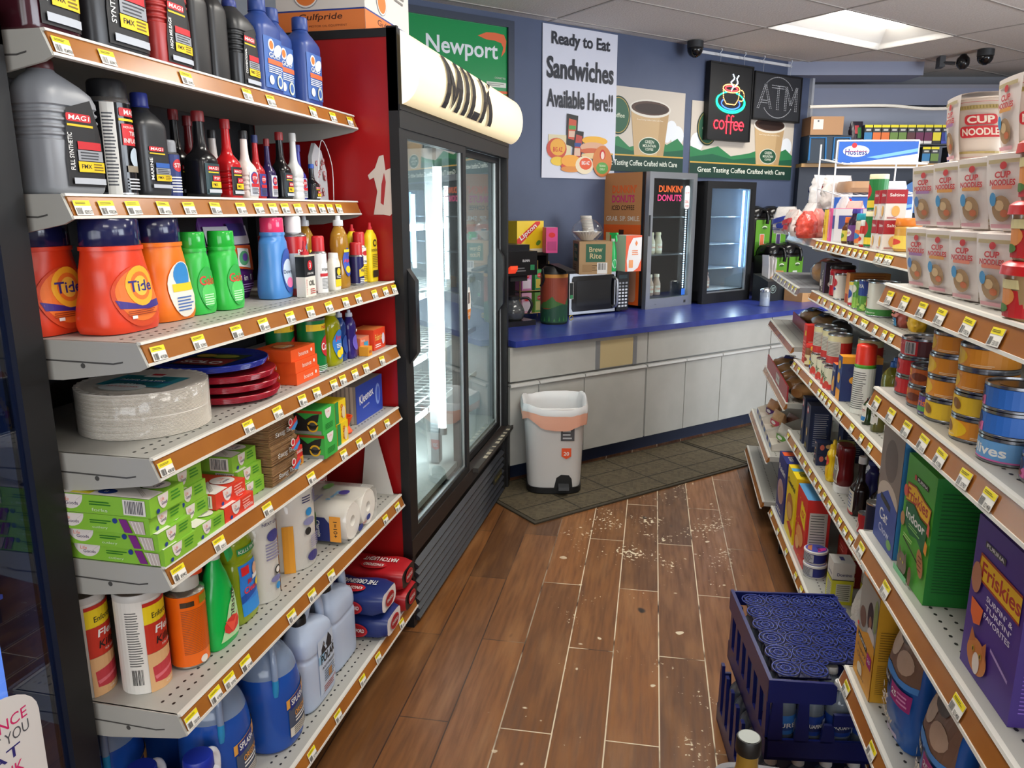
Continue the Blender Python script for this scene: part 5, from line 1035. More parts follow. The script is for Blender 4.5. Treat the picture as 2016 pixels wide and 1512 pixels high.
m=MB();m.box(LW-.40,-.021,.13,LW-.24,-.014,.165,'2a2818');ink=Ink(m,flatP((LW-.32,-.021,.1475),(1,0,0),(0,0,1)));ink.text('Beverage-Air',0,0,.014,'a99c4a',.14,.01);m.build('name_plate',t)
m=MB();rr=random.Random(2)  # scuffed ledge under the doors
m.box(.80,-.03,.315,LW,-.004,.335,M('3a3733',.6));
for k in range(9): x=.95+k*.06;m.box(x,-.031,.334,x+rr.uniform(.01,.04),-.012,.3355,M('a59c88',.7))
m.build('sill',t)
m=MB();m.cyl(.705,.10,.545,1.64,.014,M('f4fbff',.4,0,14.0),14);m.build('lamp_tube',t)
for z in (.545,1.64):
 m=MB();m.cyl(.705,.10,z-.03 if z<1 else z,z if z<1 else z+.03,.016,'8a8c8c',12);m.build('lamp_holder',t)
m=MB();m.box(.68,.115,.39,.73,.15,1.77,M('9a9ea0',.4,.4));m.build('mullion',t)
for u_ in (.60,.80): lamp('cooler_tube_light',in_cooler0(u_,.09,1.09),(0,radians(90),0),1.05,.05,14,(.86,.95,1.0))
for z in (.62,.86,1.12,1.40):
 m=MB();W_=M('dfe3e4',.35)
 for k in range(8): y=.17+k*.075;m.box(.03,y,z,LW-.04,y+.006,z+.006,W_)
 m.box(.03,.165,z-.012,LW-.04,.172,z+.012,W_)
 for k in range(22): x=.05+k*.066;m.box(x,.17,z+.006,x+.003,.70,z+.009,W_)
 m.build('wire_shelf',t)
for x in (.10,.45):
 m=MB();m.box(x,.70,.4,x+.02,.72,1.77,M('8f9494',.4,.4))
 for k in range(34): m.face([(x+.006,.6995,.42+k*.04),(x+.014,.6995,.42+k*.04),(x+.014,.6995,.44+k*.04),(x+.006,.6995,.44+k*.04)],'2c2e2e')
 m.build('shelf_standard',t)
m=MB()
for k in range(60): m.box(.30,.726,.9+k*.0135,.306,.73,.905+k*.0135,M('9fd0ff',.4,0,5.0));m.box(1.12,.726,.9+k*.0135,1.126,.73,.905+k*.0135,M('9fd0ff',.4,0,5.0))
m.build('led_string',t)
def in_cooler(u,v,z): return (CX-v,CY0+u,z)
t=T('creamer_carton_row','creamer carton display inside the milk cooler, on the low wire shelf','carton',in_cooler(.125,.20,.6295),RL);m=MB();m.box(-.07,0,0,.07,.1,.155,'3f7fb8',{'F': '4a8cc4'});m.build('carton',t)
m=MB();ink=Ink(m,flatP((0,0,0),(1,0,0),(0,0,1)));ink.text('Creamers',0,.135,.018,WH,.11,.01);ink.rect(-.068,0,.068,.02,'1c1c1c')
for k in range(4): ink.ell(-.05+k*.033,.062,.013,.042,'e6cfc4',16);ink.ell(-.05+k*.033,.045,.009,.018,'c98a7a',12)
m.build('printing',t)
t=T('juice_jug','tall yellow and red drink bottle inside the milk cooler behind the light tube','bottle',in_cooler(.38,.32,1.1295),RL);m=MB();m.loft(cubic([(0,.04,.04),(.1,.042,.042),(.14,.03,.03),(.17,.016,.016)],3),M('e8a828',.3),20);m.build('body',t);m=MB();ribbed_cap(m,.018,.165,.19,M('d82f24'));m.build('cap',t);m=MB();Ink(m,cylP(.0425),.01).rect(-.08,.03,.08,.09,'c8302a');m.build('label',t)
dup(t,in_cooler(.46,.40,.8695),RL,'orange drink bottle one wire shelf lower inside the milk cooler')
pz=pouch('snack_bag','printed bag on the highest wire shelf inside the milk cooler',in_cooler(.12,.30,1.4095),.13,.05,.14,'b8a89a',RL,prints=lambda ink,w,h: (ink.rect(-w*.35,h*.1,w*.35,h*.4,'e0952a'),ink.ell(0,h*.6,w*.3,h*.2,'3a3a44',16)))
# --- things on top of the milk cooler
def gulfbox(lab,loc,w,d,h,rz):
 def band(ink,w,h):
  ink.rect(-w*.5,h*.03,w*.5,h*.27,'dd7a3a');ink.rect(-w*.5,h*.27,w*.5,h*.29,'2c3f86');ink.text('Gulfpride',0,h*.19,h*.10,'4a2414',w*.5,.02,slant=.25);ink.text('PREMIUM MOTOR OIL EQUIPMENT',0,h*.085,h*.03,'7a3a1c',w*.6);ink.ell(-w*.15,h*.50,h*.19,h*.19,'8a8a90',24);ink.ell(-w*.15,h*.50,h*.18,h*.18,'e8e4de',24);ink.ell(-w*.15,h*.47,h*.15,h*.13,'e07a34',24);ink.lines(w*.15,h*.6,w*.4,h*.8,3,'7f7a74')
 return carton('motor_oil_case',lab,loc,w,d,h,'d9d3cb',rz,front=band,sideprint=lambda ink,d,h: band(ink,d,h))
gulfbox('white and orange motor oil case on top of the milk cooler',(-1.15,2.62,2.013),.40,.30,.24,RL)
t=T('price_sign_board','dark sign board with white figures leaning above the oil bottles','sign',(-1.62,1.35,1.70),RL);m=MB();m.box(-.17,0,0,.62,.03,.9,M('202024',.5));m.build('board',t)
m=MB();ink=Ink(m,flatP((0,0,0),(1,0,0),(0,0,1)));ink.text('570',.33,.52,.17,'d8d6d2',.36,.02);ink.text('OLD',.0,.58,.14,'c9b060',.28,.02);m.build('lettering',t)
t=T('maroon_sign_board','maroon sign starting with a white N beside the orange oil case','sign',(-1.62,2.05,1.72),RL);m=MB();m.box(0,0,0,.32,.03,.75,M('8c1f33',.45),{});m.box(0,-.004,0,.03,.03,.75,M('26262a'));m.build('board',t)
m=MB();ink=Ink(m,flatP((0,0,0),(1,0,0),(0,0,1)));ink.text('Ne',.16,.53,.12,'e6e4e4',.2,.03);m.build('lettering',t)
# --- counter (wall-aligned: local x = s, local y = -n)
CT=.795
def wthing(name,lab,cat,s,n,z,rz=0,group=None): return T(name,lab,cat,wp(s,n,z),WA+rz,group)
TOPM=noise_mat('cobalt_laminate','2c3986','354496',14,.28);CABM=noise_mat('putty_laminate','a9a9a4','b2b2ad',5,.4)
t=wthing('worktop','long cobalt blue laminate worktop under the small coolers and coffee gear','worktop',0,0,0)
m=MB();s0b=2.29  # left end follows the cooler side
m.prism([(2.25,3.285),(5.35,3.285),(5.35,4.298),(1.55,4.298),(1.70,3.93),(2.249,3.345)],2,.762,CT,TOPM);m.build('top',t)
t=wthing('counter_cabinet','row of putty grey counter cabinets below the blue worktop','cabinet',0,0,0)
m=MB();m.prism([(2.285,3.335),(5.3,3.335),(5.3,4.25),(1.60,4.25),(1.75,3.95)],2,.1,.761,'8f8f8a');m.build('carcass',t)
m=MB();m.prism([(2.24,3.40),(5.3,3.40),(5.3,3.42),(2.22,3.42)],2,0,.1,M('17223c',.6));m.build('toe_kick',t)
for a,b in ((2.235,3.228),(3.238,4.385),(4.392,5.3)):
 m=MB();m.box(a,3.3145,.573,b,3.334,.757,CABM);m.build('apron_panel',t)
for a,b in ((2.235,2.421),(2.427,2.743),(2.749,3.221),(3.235,3.564),(3.570,3.898),(3.904,4.376),(4.386,4.85),(4.856,5.3)):
 m=MB();m.box(a,3.3145,.105,b,3.334,.545,CABM);do=m.build('door',t)
 m=MB();m.prism([(3.334,.562),(3.306,.558),(3.302,.545),(3.309,.538),(3.312,.548),(3.334,.55)],0,a,b,M('b9b9b6',.35));m.build('pull_rail',do)
m=MB();m.box(2.856,3.311,.578,3.11,3.3144,.737,M('b7a67e',.6));m.build('patch_board',t)
for a in (2.824,3.11): m=MB();m.box(a,3.3095,.574,a+.031,3.3143,.74,M('85888c',.45,.3));m.build('duct_tape',t)
# --- things on the counter
# pot brewer
t=wthing('coffee_brewer','black coffee brewer with a glass pot, at the left end of the worktop','coffee maker',2.585,-3.88,CT)
m=MB();m.box(-.11,-.16,0,.11,.2,.03,M('3a3a3c',.25,.6));m.box(-.11,.06,.03,.11,.2,.40,'18181a');m.box(-.11,-.17,.30,.11,.2,.44,M('141416',.3));m.box(-.09,-.12,.44,.09,.14,.475,M('2c2d30',.3,.5));m.build('housing',t)
m=MB();ink=Ink(m,frontP(.22,.34));ink.text('BUNN',.03,.385,.014,'d0d2d6',.05,.02);ink.rect(.06,.33,.09,.36,'1f7a4a');ink.lines(-.05,.32,.03,.35,2,'6a6c70');m.build('control_panel',t)
m=MB();m.prism([(-.17,.345),(-.2,.36),(-.2,.34),(-.175,.315)],0,-.10,-.05,M('f2482a',.3,0,.6));m.build('lit_switch',t)
m=MB();m.box(-.06,-.14,.265,.06,.0,.30,'202022');m.build('brew_basket',t)
def pot(s,n,z,lab):
 p=wthing('coffee_pot',lab,'coffee pot',s,n,z);q=MB();q.loft(cubic([(0,.05,.05),(.01,.062,.062),(.05,.07,.07),(.09,.055,.055),(.12,.036,.036),(.13,.042,.042)],4),M('8a9094',.25,0,0,'clear'),24);q.build('glass_bowl',p)
 q=MB();q.loft([(.004,.055,.055),(.05,.066,.066),(.052,.0,.0)],'1c120c',20);q.build('coffee',p);q=MB();q.cyl(0,0,.125,.142,.04,'18181a',20);q.build('lid',p);q=MB();q.tube(bez([(.03,-.03,.13),(.07,-.06,.13),(.085,-.075,.09),(.07,-.06,.04)],5),.008,'141415');q.build('handle',p)
pot(2.58,-3.795,CT+.0305,'glass coffee pot with a black handle under the brewer')
t=wthing('tea_box_rack','wire rack of small pastel tea boxes between the brewer and the airpot','rack',2.81,-3.97,CT);m=MB()
for z in (.04,.18): m.box(-.1,-.06,z,.12,.06,z+.004,M('b89a5a',.3,.6))
for x in (-.1,.12):
 for y in (-.06,.06): m.rod((x,y,0),(x,y,.36),.003,M('b89a5a',.3,.6))
m.build('rack',t)
for k,(c,c2,z,lab) in enumerate((('7ab34a','e8df8a',.0445,'green tea carton low in the wire rack'),('e8b0c8','f2e2ea',.0445,'pale pink tea carton low in the wire rack'),('3f9a52','f0d84a',.1845,'green and yellow tea carton on the upper rack tier'),('d884b8','f4e4ef',.1845,'pink tea carton on the upper rack tier'))):
 x=-.045 if k%2 else .055;q=wp(2.81+x,-3.96,CT+z);carton('tea_box',lab,q,.075,.09,.125,c,WA,front=lambda ink,w,h,c2=c2: (ink.rect(-w*.4,h*.1,w*.4,h*.55,c2),ink.ell(0,h*.72,w*.28,h*.12,'d82a2a',16),ink.text('Lipton',0,h*.72,h*.09,WH,w*.46,.01)))
carton('tea_display_box','yellow tea box with a slanted red logo, against the blue wall',wp(2.93,-4.16,1.2005),.21,.10,.20,'f3cf1e',WA,front=lambda ink,w,h: (ink.poly([(-w*.5,h*.42),(w*.2,h*.98),(w*.36,h*.98),(w*.36,h*.9),(-w*.35,h*.28),(-w*.5,h*.28)],'d8281f'),ink.text('Lipton',-w*.08,h*.64,h*.2,WH,w*.72,.03,rot=.62),ink.ell(w*.3,h*.3,w*.1,h*.07,'5a8f2a',12,rot=.6),ink.rect(-w*.5,0,w*.5,h*.12,'e8e2c8')))
t=wthing('counter_riser','dark wooden riser carrying the tea display at the wall','shelf',2.86,-4.18,CT);m=MB();m.box(-.10,-.09,.385,.20,.09,.405,'2b2320');m.box(-.10,-.09,0,-.085,.09,.385,'2b2320');m.box(.185,-.09,0,.20,.09,.385,'2b2320');m.build('frame',t)
carton('tea_box','magenta tea carton leaning behind the brewer, beside the kraft coffee case',wp(3.02,-4.02,CT+.40),.075,.10,.16,'d84a8a',WA-.4,top='f0e8ea',front=lambda ink,w,h: (ink.ell(0,h*.7,w*.3,h*.1,'d82a2a',14),ink.rect(-w*.4,h*.1,w*.4,h*.45,'b8407a'))).location.z=CT+.406
# airpot with mountain wrap
def airpot_wrap(ink,r,h):
 L_=pi*r*.98
 ink.rect(-L_,0,L_,h,'8f3f2b');ink.rect(-L_,h*.93,L_,h,'c98a3a')
 P=[(-L_,h*.30)]+[(-L_+2*L_*k/24,h*(.45+.07*sin(k*.9)+.03*sin(k*2.3))) for k in range(25)]+[(L_,h*.30)]
 for k in range(24):
  a,b=P[1+k],P[2+k];ink.poly([(a[0],h*.3),(b[0],h*.3),b,a],'3f6a33',0.0003);ink.poly([(a[0],0),(b[0],0),(b[0],h*(.33+.05*sin(k*.6+1.03))),(a[0],h*(.33+.05*sin(k*.6+.43)))],'1f4a35',.0006)
 for k in range(16): x=-L_*.95+k*L_*.125;ink.poly([(x-.006,h*.03),(x+.006,h*.03),(x,h*(.1+.03*(k%3)))],'3a7a3c',.0009)
t=wthing('airpot','tall insulated coffee airpot wrapped in a red and green mountain picture','airpot',2.83,-3.72,CT);r=.082;m=MB();m.loft([(0,r*.95,r*.95),(.012,r,r),(.30,r,r),(.312,r*.96,r*.96)],['1c2a20','8f3f2b','1c1c1e'],36);m.build('body',t)
m=MB();airpot_wrap(Ink(m,cylP(r,.012),.012,.0008),r,.288);m.build('wrap',t);m=MB();m.loft([(.31,r*.96,r*.96),(.33,r*.9,r*.9),(.345,r*.7,r*.7)],BLK,30);m.prism([(-.13,.335),(-.16,.325),(-.16,.312),(-.1,.318),(0,.33),(.09,.33),(.1,.345),(0,.36)],0,-.035,.035,BLK);m.build('pump_lid',t)
m=MB();m.tube(bez([(-r,0,.31),(-r-.02,-.02,.33),(-r-.012,-.02,.27),(-r-.02,0,.23)],5),.007,BLK);m.build('carry_handle',t)
m=MB();m.box(-.012+.055,-r-.012,.15,.045+.03,-r-.010,.25,'e6e6e2');m.box(.046,-r-.0135,.153,.072,-r-.012,.247,'222a2a');m.box(.048,-r-.0145,.155,.070,-r-.0135,.175,'3a8f5a');m.build('hang_tag',t);m=MB();m.torus(.095,-.05,.03,.014,.0025,M('c9b04a',.3,.7),'y',14);m.build('tag_ring',t)
# microwave
t=wthing('microwave','stainless microwave with a dark window and a keypad','microwave',3.33,-3.90,CT);m=MB();m.box(-.255,0,.012,.255,.36,.275,M('3c3d3f',.4,.4));m.build('housing',t)
for x in (-.22,.22): m=MB();m.cyl(x,.04,0,.014,.012,'101010',10);m.cyl(x,.32,0,.014,.012,'101010',10);m.build('feet',t)
SS=M('a9acb0',.28,.85)
m=MB();m.box(-.255,-.02,.012,.135,-.0005,.275,SS);m.prism([(-.235+.01,.03),(.115,.03),(.125,.05),(.125,.24),(.115,.258),(-.225,.258),(-.235,.24),(-.235,.05)],1,-.0225,-.0195,M('0d0e10',.1));m.build('door',t)
m=MB();m.box(-.20,-.0235,.065,.095,-.022,.225,M('16181a',.12));m.build('window',t)
m=MB();m.tube(bez([(.12,-.02,.235),(.125,-.045,.22),(.125,-.05,.14),(.125,-.045,.06),(.12,-.02,.04)],5),.010,SS,10);m.build('handle',t)
m=MB();m.box(.15,-.02,.012,.255,-.0005,.275,M('191a1c',.2));ink=Ink(m,frontP(.5,.04));ink.rect(.165,.225,.24,.25,'0c2a2a')
for i in range(3):
 for j in range(8): ink.rrect(.165+i*.027,.035+j*.022,.185+i*.027,.047+j*.022,.003,'c9ccd0' if j<6 else '8a8c90')
m.build('keypad',t)
# kraft case and things on the microwave
MZ=CT+.276
def brew(ink,w,h): ink.rect(-w*.3,h*.38,w*.3,h*.92,'2c5f46');ink.text('Brew',0,h*.76,h*.16,'c9b88a',w*.4,.02);ink.text('Rite',0,h*.56,h*.16,'c9b88a',w*.36,.02);ink.lines(-w*.3,h*.1,w*.1,h*.3,3,'6a5030')
t=carton('coffee_filter_case','kraft cardboard case with green square logos on the microwave',wp(3.24,-3.86,MZ),.21,.23,.205,'a98a62',WA-.5,front=lambda ink,w,h: (brew(ink,w,h),ink.rect(w*.05,h*.02,w*.36,h*.36,'e4e2dc'),ink.bars(w*.09,h*.14,w*.32,h*.34,'3a3a3a',9),ink.rect(-w*.4,h*.08,-w*.1,h*.3,'9a7a52')),sideprint=brew)
t=T('coffee_filter_stack','stack of white paper coffee filters in a torn clear bag on the kraft case','filters',wp(3.21,-3.88,MZ+.206),WA-.5);m=MB();rows=[]
for k in range(7):
 q=.035+.055*k/6;rows.append([(q*(1+.03*sin(26*a)*k/6)*cos(a),q*(1+.03*sin(26*a)*k/6)*sin(a),.002+.055*k/6) for a in [2*pi*i/78 for i in range(78)]])
m.grid(rows,M('dedad2',.8),close=True);m.face(list(reversed(rows[0])),M('dedad2',.8));m.build('filters',t,ang=20)
m=MB();m.loft(cubic([(.0,.06,.06),(.05,.1,.1),(.1,.085,.085),(.13,.05,.04),(.14,.01,.01)],3),M('ffffff',.5,0,0,'film'),20);m.build('plastic_bag',t,ang=80)
t=T('paper_cup_stack','tilted stack of white paper cups behind the orange and white carton','cups',wp(3.40,-4.08,MZ+.0),WA);m=MB()
m.box(-.06,-.05,0,.06,.05,.20,'d6d0c4');m.build('sleeve_box',t);m=MB()
for k in range(14): m.loft([(k*.011,.038,.038),(k*.011+.004,.040,.040),(k*.011+.010,.037,.037)],M('e0dcd4',.6),20)
m.xf(0,lambda v: Vector((v.x-v.z*.25,v.y,v.z*.95+.215)));m.build('cups',t)
t=T('spray_bottle','slim green spray bottle standing on the microwave','bottle',wp(3.45,-3.90,MZ),WA);m=MB();R=cubic([(0,.028,.022),(.01,.03,.024),(.12,.03,.024),(.17,.018,.018),(.2,.012,.012)],3);m.loft(R,M('1fb45a',.3),20);m.build('body',t);m=MB();ink=Ink(m,loftP(R));ink.ell(0,.05,.02,.03,'b8e0c4',16);m.build('label',t);trigger(t,.195,'2fd06a','e0e4e0',.85,'27c45e')
carton('receipt_paper_box','white and orange printed carton at the right end of the microwave',wp(3.565,-3.88,MZ),.125,.14,.235,'e8e4e0',WA-.15,side='c8d8c4',front=lambda ink,w,h: (ink.poly([(w*.1,0),(w*.5,0),(w*.5,h),(-w*.1,h),(-w*.28,h*.8)]*0 or [(-w*.5,0),(-w*.36,0),(-w*.42,h*.3),(-w*.3,h*.7),(-w*.05,h*.93),(w*.5,h*.95),(w*.5,h),(-w*.5,h)],'e8561e'),ink.poly([(w*.5,h*.0),(w*.5,h*.35),(w*.3,h*.1),(w*.0,0)],'e8561e'),ink.rrect(-w*.28,h*.1,-w*.02,h*.32,.004,'f0a060'),ink.lines(-w*.1,h*.45,w*.3,h*.6,3,'e8803a'),ink.poly([(w*.08,h*.78),(w*.16,h*.86),(w*.24,h*.78),(w*.16,h*.7)],'e8803a')))
# donut-brand display cooler
t=wthing('iced_coffee_cooler','small display cooler with silver door and orange iced coffee side panel','cooler',3.995,-3.9,CT,.08);w,d,h=.50,.42,.925
OR,TAN,SV='e2601c','b87f50',M('b4b8bc',.3,.8)
m=MB();m.box(-w/2,.04,.02,-w/2+.02,d,h,'1a1a1c',{'L': 'c98350'});m.box(w/2-.02,.04,.02,w/2,d,h,'1a1a1c');m.box(-w/2,d-.02,.02,w/2,d,h,'26282c');m.box(-w/2,.04,h-.02,w/2,d,h,'1a1a1c');m.box(-w/2,.04,.02,w/2,d,.07,'1a1a1c');m.build('cabinet',t)
m=MB();ink=Ink(m,flatP((-w/2,d,0),(0,-1,0),(0,0,1)));D_=d-.04
ink.rect(0,.02,D_*.93,h*.62,OR);ink.rect(0,h*.62,D_*.93,h,'c48a58');ink.rect(D_*.93,.02,D_,h,'1a1a1c');ink.text('DUNKIN’',D_*.5,h*.88,h*.06,'ea6a2a',D_*.6,.05);ink.text('DONUTS',D_*.48,h*.81,h*.055,'d83a78',D_*.56,.05);ink.text('ICED COFFEE',D_*.48,h*.745,h*.035,'2a1c14',D_*.56,.02);ink.text('GRAB. SIP. SMILE.',D_*.48,h*.665,h*.035,'e6ddd0',D_*.84,.02)
for x,hh,c,cp_,wd in ((.12,.54,'e0c090','e8d8a0',.17),(.46,.56,'4a2a1c','3a2018',.2),(.76,.52,'c08a6a','d8482a',.2)):
 ink.rrect(D_*(x-wd/2),.04,D_*(x+wd/2),h*hh*.62,.03,c);ink.rrect(D_*(x-wd*.3),h*hh*.55,D_*(x+wd*.3),h*hh*.9,.02,c);ink.rect(D_*(x-wd*.3),h*hh*.9,D_*(x+wd*.3),h*hh*1.04,cp_);ink.rect(D_*(x-wd/2),h*.3,D_*(x+wd/2),h*.42,WH);ink.text('DUNKIN’',D_*x,h*.38,h*.035,'e8502a',D_*wd*.9,.03);ink.text('DONUTS',D_*x,h*.335,h*.035,'d83a78',D_*wd*.9,.03)
ink.rect(0,.02,D_*.35,.075,'dcd8d0');m.build('side_graphic',t)
m=MB();f=.042;m.box(-w/2,0,.0,-w/2+f,.035,h,SV);m.box(w/2-f,0,0,w/2,.035,h,SV);m.box(-w/2+f,0,h-f,w/2-f,.035,h,SV);m.box(-w/2+f,0,0,w/2-f,.035,f*1.6,SV);do=m.build('door',t)
m=MB();m.box(-w/2+f,.012,f*1.6,w/2-f,.018,h-f,GLS);m.build('glass',do);m=MB();m.box(-w/2+.004,-.012,.5,-w/2+.012,0,.64,'55585c');m.build('pull',do)
m=MB();ink=Ink(m,flatP((0,.0115,0),(1,0,0),(0,0,1)),None,.001);ink.text('DUNKIN’',-.02,.815,.045,'e2601c',.25,.05);ink.text('DONUTS',-.03,.755,.045,'d83a78',.25,.05);ink.rrect(.13,.68,.185,.84,.02,WH);ink.text('$1.99',.157,.79,.014,RED,.04);ink.text('DEAL',.157,.73,.02,RED,.04,.01);ink.text('2/$3',.157,.70,.014,RED,.04);ink.rect(.14,.075,.18,.12,'2f6fd0');m.build('door_print',do)
m=MB();m.cyl(-w/2+.1,-.0,.03,.03,.01,'303030',10) ;m.box(.16,-.002,.02,.18,0,.04,'303030');m.build('lock',do)
m=MB()
for k in range(46): m.box(w/2-f-.012,.045,.09+k*.016,w/2-f-.006,.05,.098+k*.016,M('bfe0ff',.4,0,9.0))
m.build('led_strip',t)
for z in (.36,.62): m=MB();m.box(-w/2+.02,.05,z,w/2-.02,d-.02,z+.008,M('5a6068',.3,.5));m.build('shelf',t)
def cbottle(lab,s,n,z,col,cap,hh=.15,rr_=.03):
 t=wthing('coffee_bottle',lab,'bottle',s,n,z);m=MB();m.loft(cubic([(0,rr_*.9,rr_*.9),(.006,rr_,rr_),(hh*.55,rr_,rr_),(hh*.75,rr_*.65,rr_*.65),(hh*.88,rr_*.6,rr_*.6)],3),M(col,.3),20);m.build('body',t);m=MB();ribbed_cap(m,rr_*.66,hh*.86,hh,M(cap));m.build('cap',t);m=MB();ink=Ink(m,cylP(rr_),.01);ink.rect(-rr_,hh*.15,rr_,hh*.45,WH);ink.text('DUNKIN',0,hh*.3,hh*.07,'e2601c',rr_*1.3,.02);m.build('label',t);return t
cb=cbottle('pale latte bottle on the middle shelf of the silver-door cooler, left one',3.86,-4.07,CT+.369,'d8cdb8','e0d8b8');dup(cb,wp(3.94,-4.05,CT+.369),WA,'pale latte bottle in the middle of three in the silver-door cooler');dup(cb,wp(4.02,-4.06,CT+.369),WA,'pale latte bottle, right one of three in the silver-door cooler')
cb2=cbottle('coffee bottle low in the silver-door cooler, left one',3.86,-4.06,CT+.071,'b89a8a','e8dccc');dup(cb2,wp(3.94,-4.05,CT+.071),WA,'coffee bottle low in the silver-door cooler, second one');dup(cb2,wp(4.02,-4.06,CT+.071),WA,'coffee bottle low in the silver-door cooler, third one')
cbottle('red bottle above the lowest row in the silver-door cooler',3.81,-4.18,CT+.369,'a83a34','c8302a')
# black glass-door cooler
t=wthing('countertop_cooler','black countertop cooler with an almost empty lit white inside','cooler',4.575,-3.88,CT,.05);w,d,h=.56,.42,.875
IN=M('c9cfda',.5);m=MB();m.box(-w/2,.04,.02,-w/2+.025,d,h,IN,{'L': '18181a'});m.box(w/2-.025,.04,.02,w/2,d,h,IN,{'R': '18181a'});m.box(-w/2,d-.025,.02,w/2,d,h,IN,{'B': '18181a'});m.box(-w/2,.04,h-.03,w/2,d,h,'18181a',{'D': IN});m.box(-w/2,.04,.02,w/2,d,.09,'18181a',{'U': IN});m.build('cabinet',t)
m=MB();f=.05;m.box(-w/2,0,.0,-w/2+f,.04,h,BLK);m.box(w/2-f,0,0,w/2,.04,h,BLK);m.box(-w/2+f,0,h-f,w/2-f,.04,h,BLK);m.box(-w/2+f,0,0,w/2-f,.04,f*1.5,BLK);do=m.build('door',t)
m=MB();m.box(-w/2+f,.015,f*1.5,w/2-f,.02,h-f,GLS);m.build('glass',do);m=MB();m.box(w/2-f-.008,.01,f*1.5,w/2-f,.03,h-f,M('b4b8bc',.3,.8));m.box(-w/2+f,.01,f*1.5,w/2-f-.008,.03,f*1.5+.008,M('b4b8bc',.3,.8));m.build('gasket',do)
m=MB();m.box(w/2-f-.035,.045,.25,w/2-f-.022,.055,h-f-.01,M('8fc4ff',.4,0,11.0));m.build('light_strip',t)
for z in (.24,.42,.62): m=MB();m.box(-w/2+.03,.10,z,w/2-.03,d-.03,z+.006,M('b9c6d8',.3,.3));m.build('wire_shelf',t)
cb3=cbottle('brown sauce bottle at the bottom of the black countertop cooler',4.47,-4.08,CT+.091,'5a2418','6a2a1c',.19,.026);cbottle('short clear pink bottle at the bottom of the black countertop cooler',4.56,-4.08,CT+.091,'c89a90','e0b0a8',.12,.03)
cbottle('small white creamer bottle at the bottom of the black countertop cooler',4.39,-4.08,CT+.091,'e0dcd4','e8e8e8',.10,.028)
lamp('cooler_light',wp(4.76,-3.96,CT+.5),(0,radians(90),WA),.6,.03,1.6,(.75,.88,1.0));lamp('cooler_light',wp(4.17,-3.97,CT+.5),(0,radians(90),WA+.2),.7,.03,.9,(.8,.9,1.0))
# green-faced coffee urns at the right end
def urn(lab,s,n,z,tagc):
 t=wthing('coffee_urn',lab,'airpot',s,n,z);m=MB();m.loft([(0,.092,.092,5),(.01,.098,.098,5),(.31,.098,.098,5),(.33,.088,.088,4)],M('1b1c1d',.35),32);m.build('body',t)
 m=MB();ink=Ink(m,frontP(.18,.198));ink.rrect(-.088,.02,.088,.31,.008,'5f9a2c');ink.rrect(-.086,.022,.086,.14,.008,'4a8424');ink.ell(.02,.25,.03,.014,'dfe8d0',18);ink.ell(.02,.245,.028,.009,'3a5a2a',18);ink.rect(-.035,.09,.02,.20,'e4e2e8');ink.rect(-.031,.094,.016,.196,tagc);ink.lines(-.025,.08,.005,.11,3,'d8d4dc');m.build('front_panel',t)
 m=MB();m.loft(cubic([(.32,.09,.09,4),(.35,.098,.098,3),(.40,.08,.08,2.4),(.42,.03,.03)],3),M('0e0e10',.2),28);m.tube(bez([(0,-.06,.38),(0,-.12,.375),(0,-.14,.33),(0,-.135,.28)],5),.014,M('0e0e10',.25),10);m.build('pump_lid',t);return t
u1=urn('green-fronted coffee urn at the right end of the worktop, lower front one',5.17,-3.97,CT,'c9d0c4')
dup(u1,wp(5.37,-3.97,CT),WA,'green-fronted coffee urn beside the lower front one, at the very end')
t=wthing('urn_stand','black tiered stand holding the upper row of coffee urns','stand',5.15,-4.16,CT);m=MB();m.box(-.27,-.07,.265,.42,.10,.285,'141416');m.box(-.27,-.07,0,-.25,.10,.265,'141416');m.box(.40,-.07,0,.42,.10,.265,'141416');m.build('frame',t)
u2=urn('green-fronted coffee urn on the stand with a purple tag',4.99,-4.175,CT+.2855,'4a3a66');u3=urn('green-fronted coffee urn on the stand with an orange tag',5.195,-4.175,CT+.2855,'d8744a');dup(u2,wp(5.40,-4.175,CT+.2855),WA,'green-fronted coffee urn on the stand with a purple tag, farthest along the wall')
t=wthing('condiment_caddy','black condiment organizer with napkins and brown stirrer packs','caddy',4.96,-3.78,CT);m=MB();m.prism([(-.07,0),(.07,0),(.07,.20),(.0,.18),(-.07,.15)],0,-.13,.0,'1d2124');m.prism([(-.06,0),(.08,0),(.08,.21),(-.06,.16)],0,.005,.13,'24292d');m.build('organizer',t)
m=MB();ink=Ink(m,flatP((0,-.07,0),(1,0,0),(0,0,1)));ink.ell(-.065,.09,.035,.03,'a9bfb4',20);ink.ell(-.065,.09,.031,.026,'1d2124',20);ink.lines(-.085,.075,-.045,.105,3,'a9bfb4');m.build('logo',t)
m=MB();rr=random.Random(9)
for k in range(9): a=rr.uniform(-.25,.25);x=-.10+k*.011;m.box(x,-.03,.15,x+.004,.03,.30+rr.uniform(0,.05),'dcd8d4');m.xf(len(m.v)-8,lambda v,a=a: Vector((v.x+(v.z-.15)*a*.6+.02,v.y,v.z)))
m.build('napkins',t)
for k,(x,a) in enumerate(((-.01,.5),(.04,.2),(.08,-.25))):
 m=MB();m.box(x-.045,-.04,.17+k*.004,x+.045,.04,.20+k*.004,'b98a5a');m.xf(0,lambda v,a=a: Vector((v.x,v.y,v.z+(v.x)*a)));m.build('stirrer_pack',t)
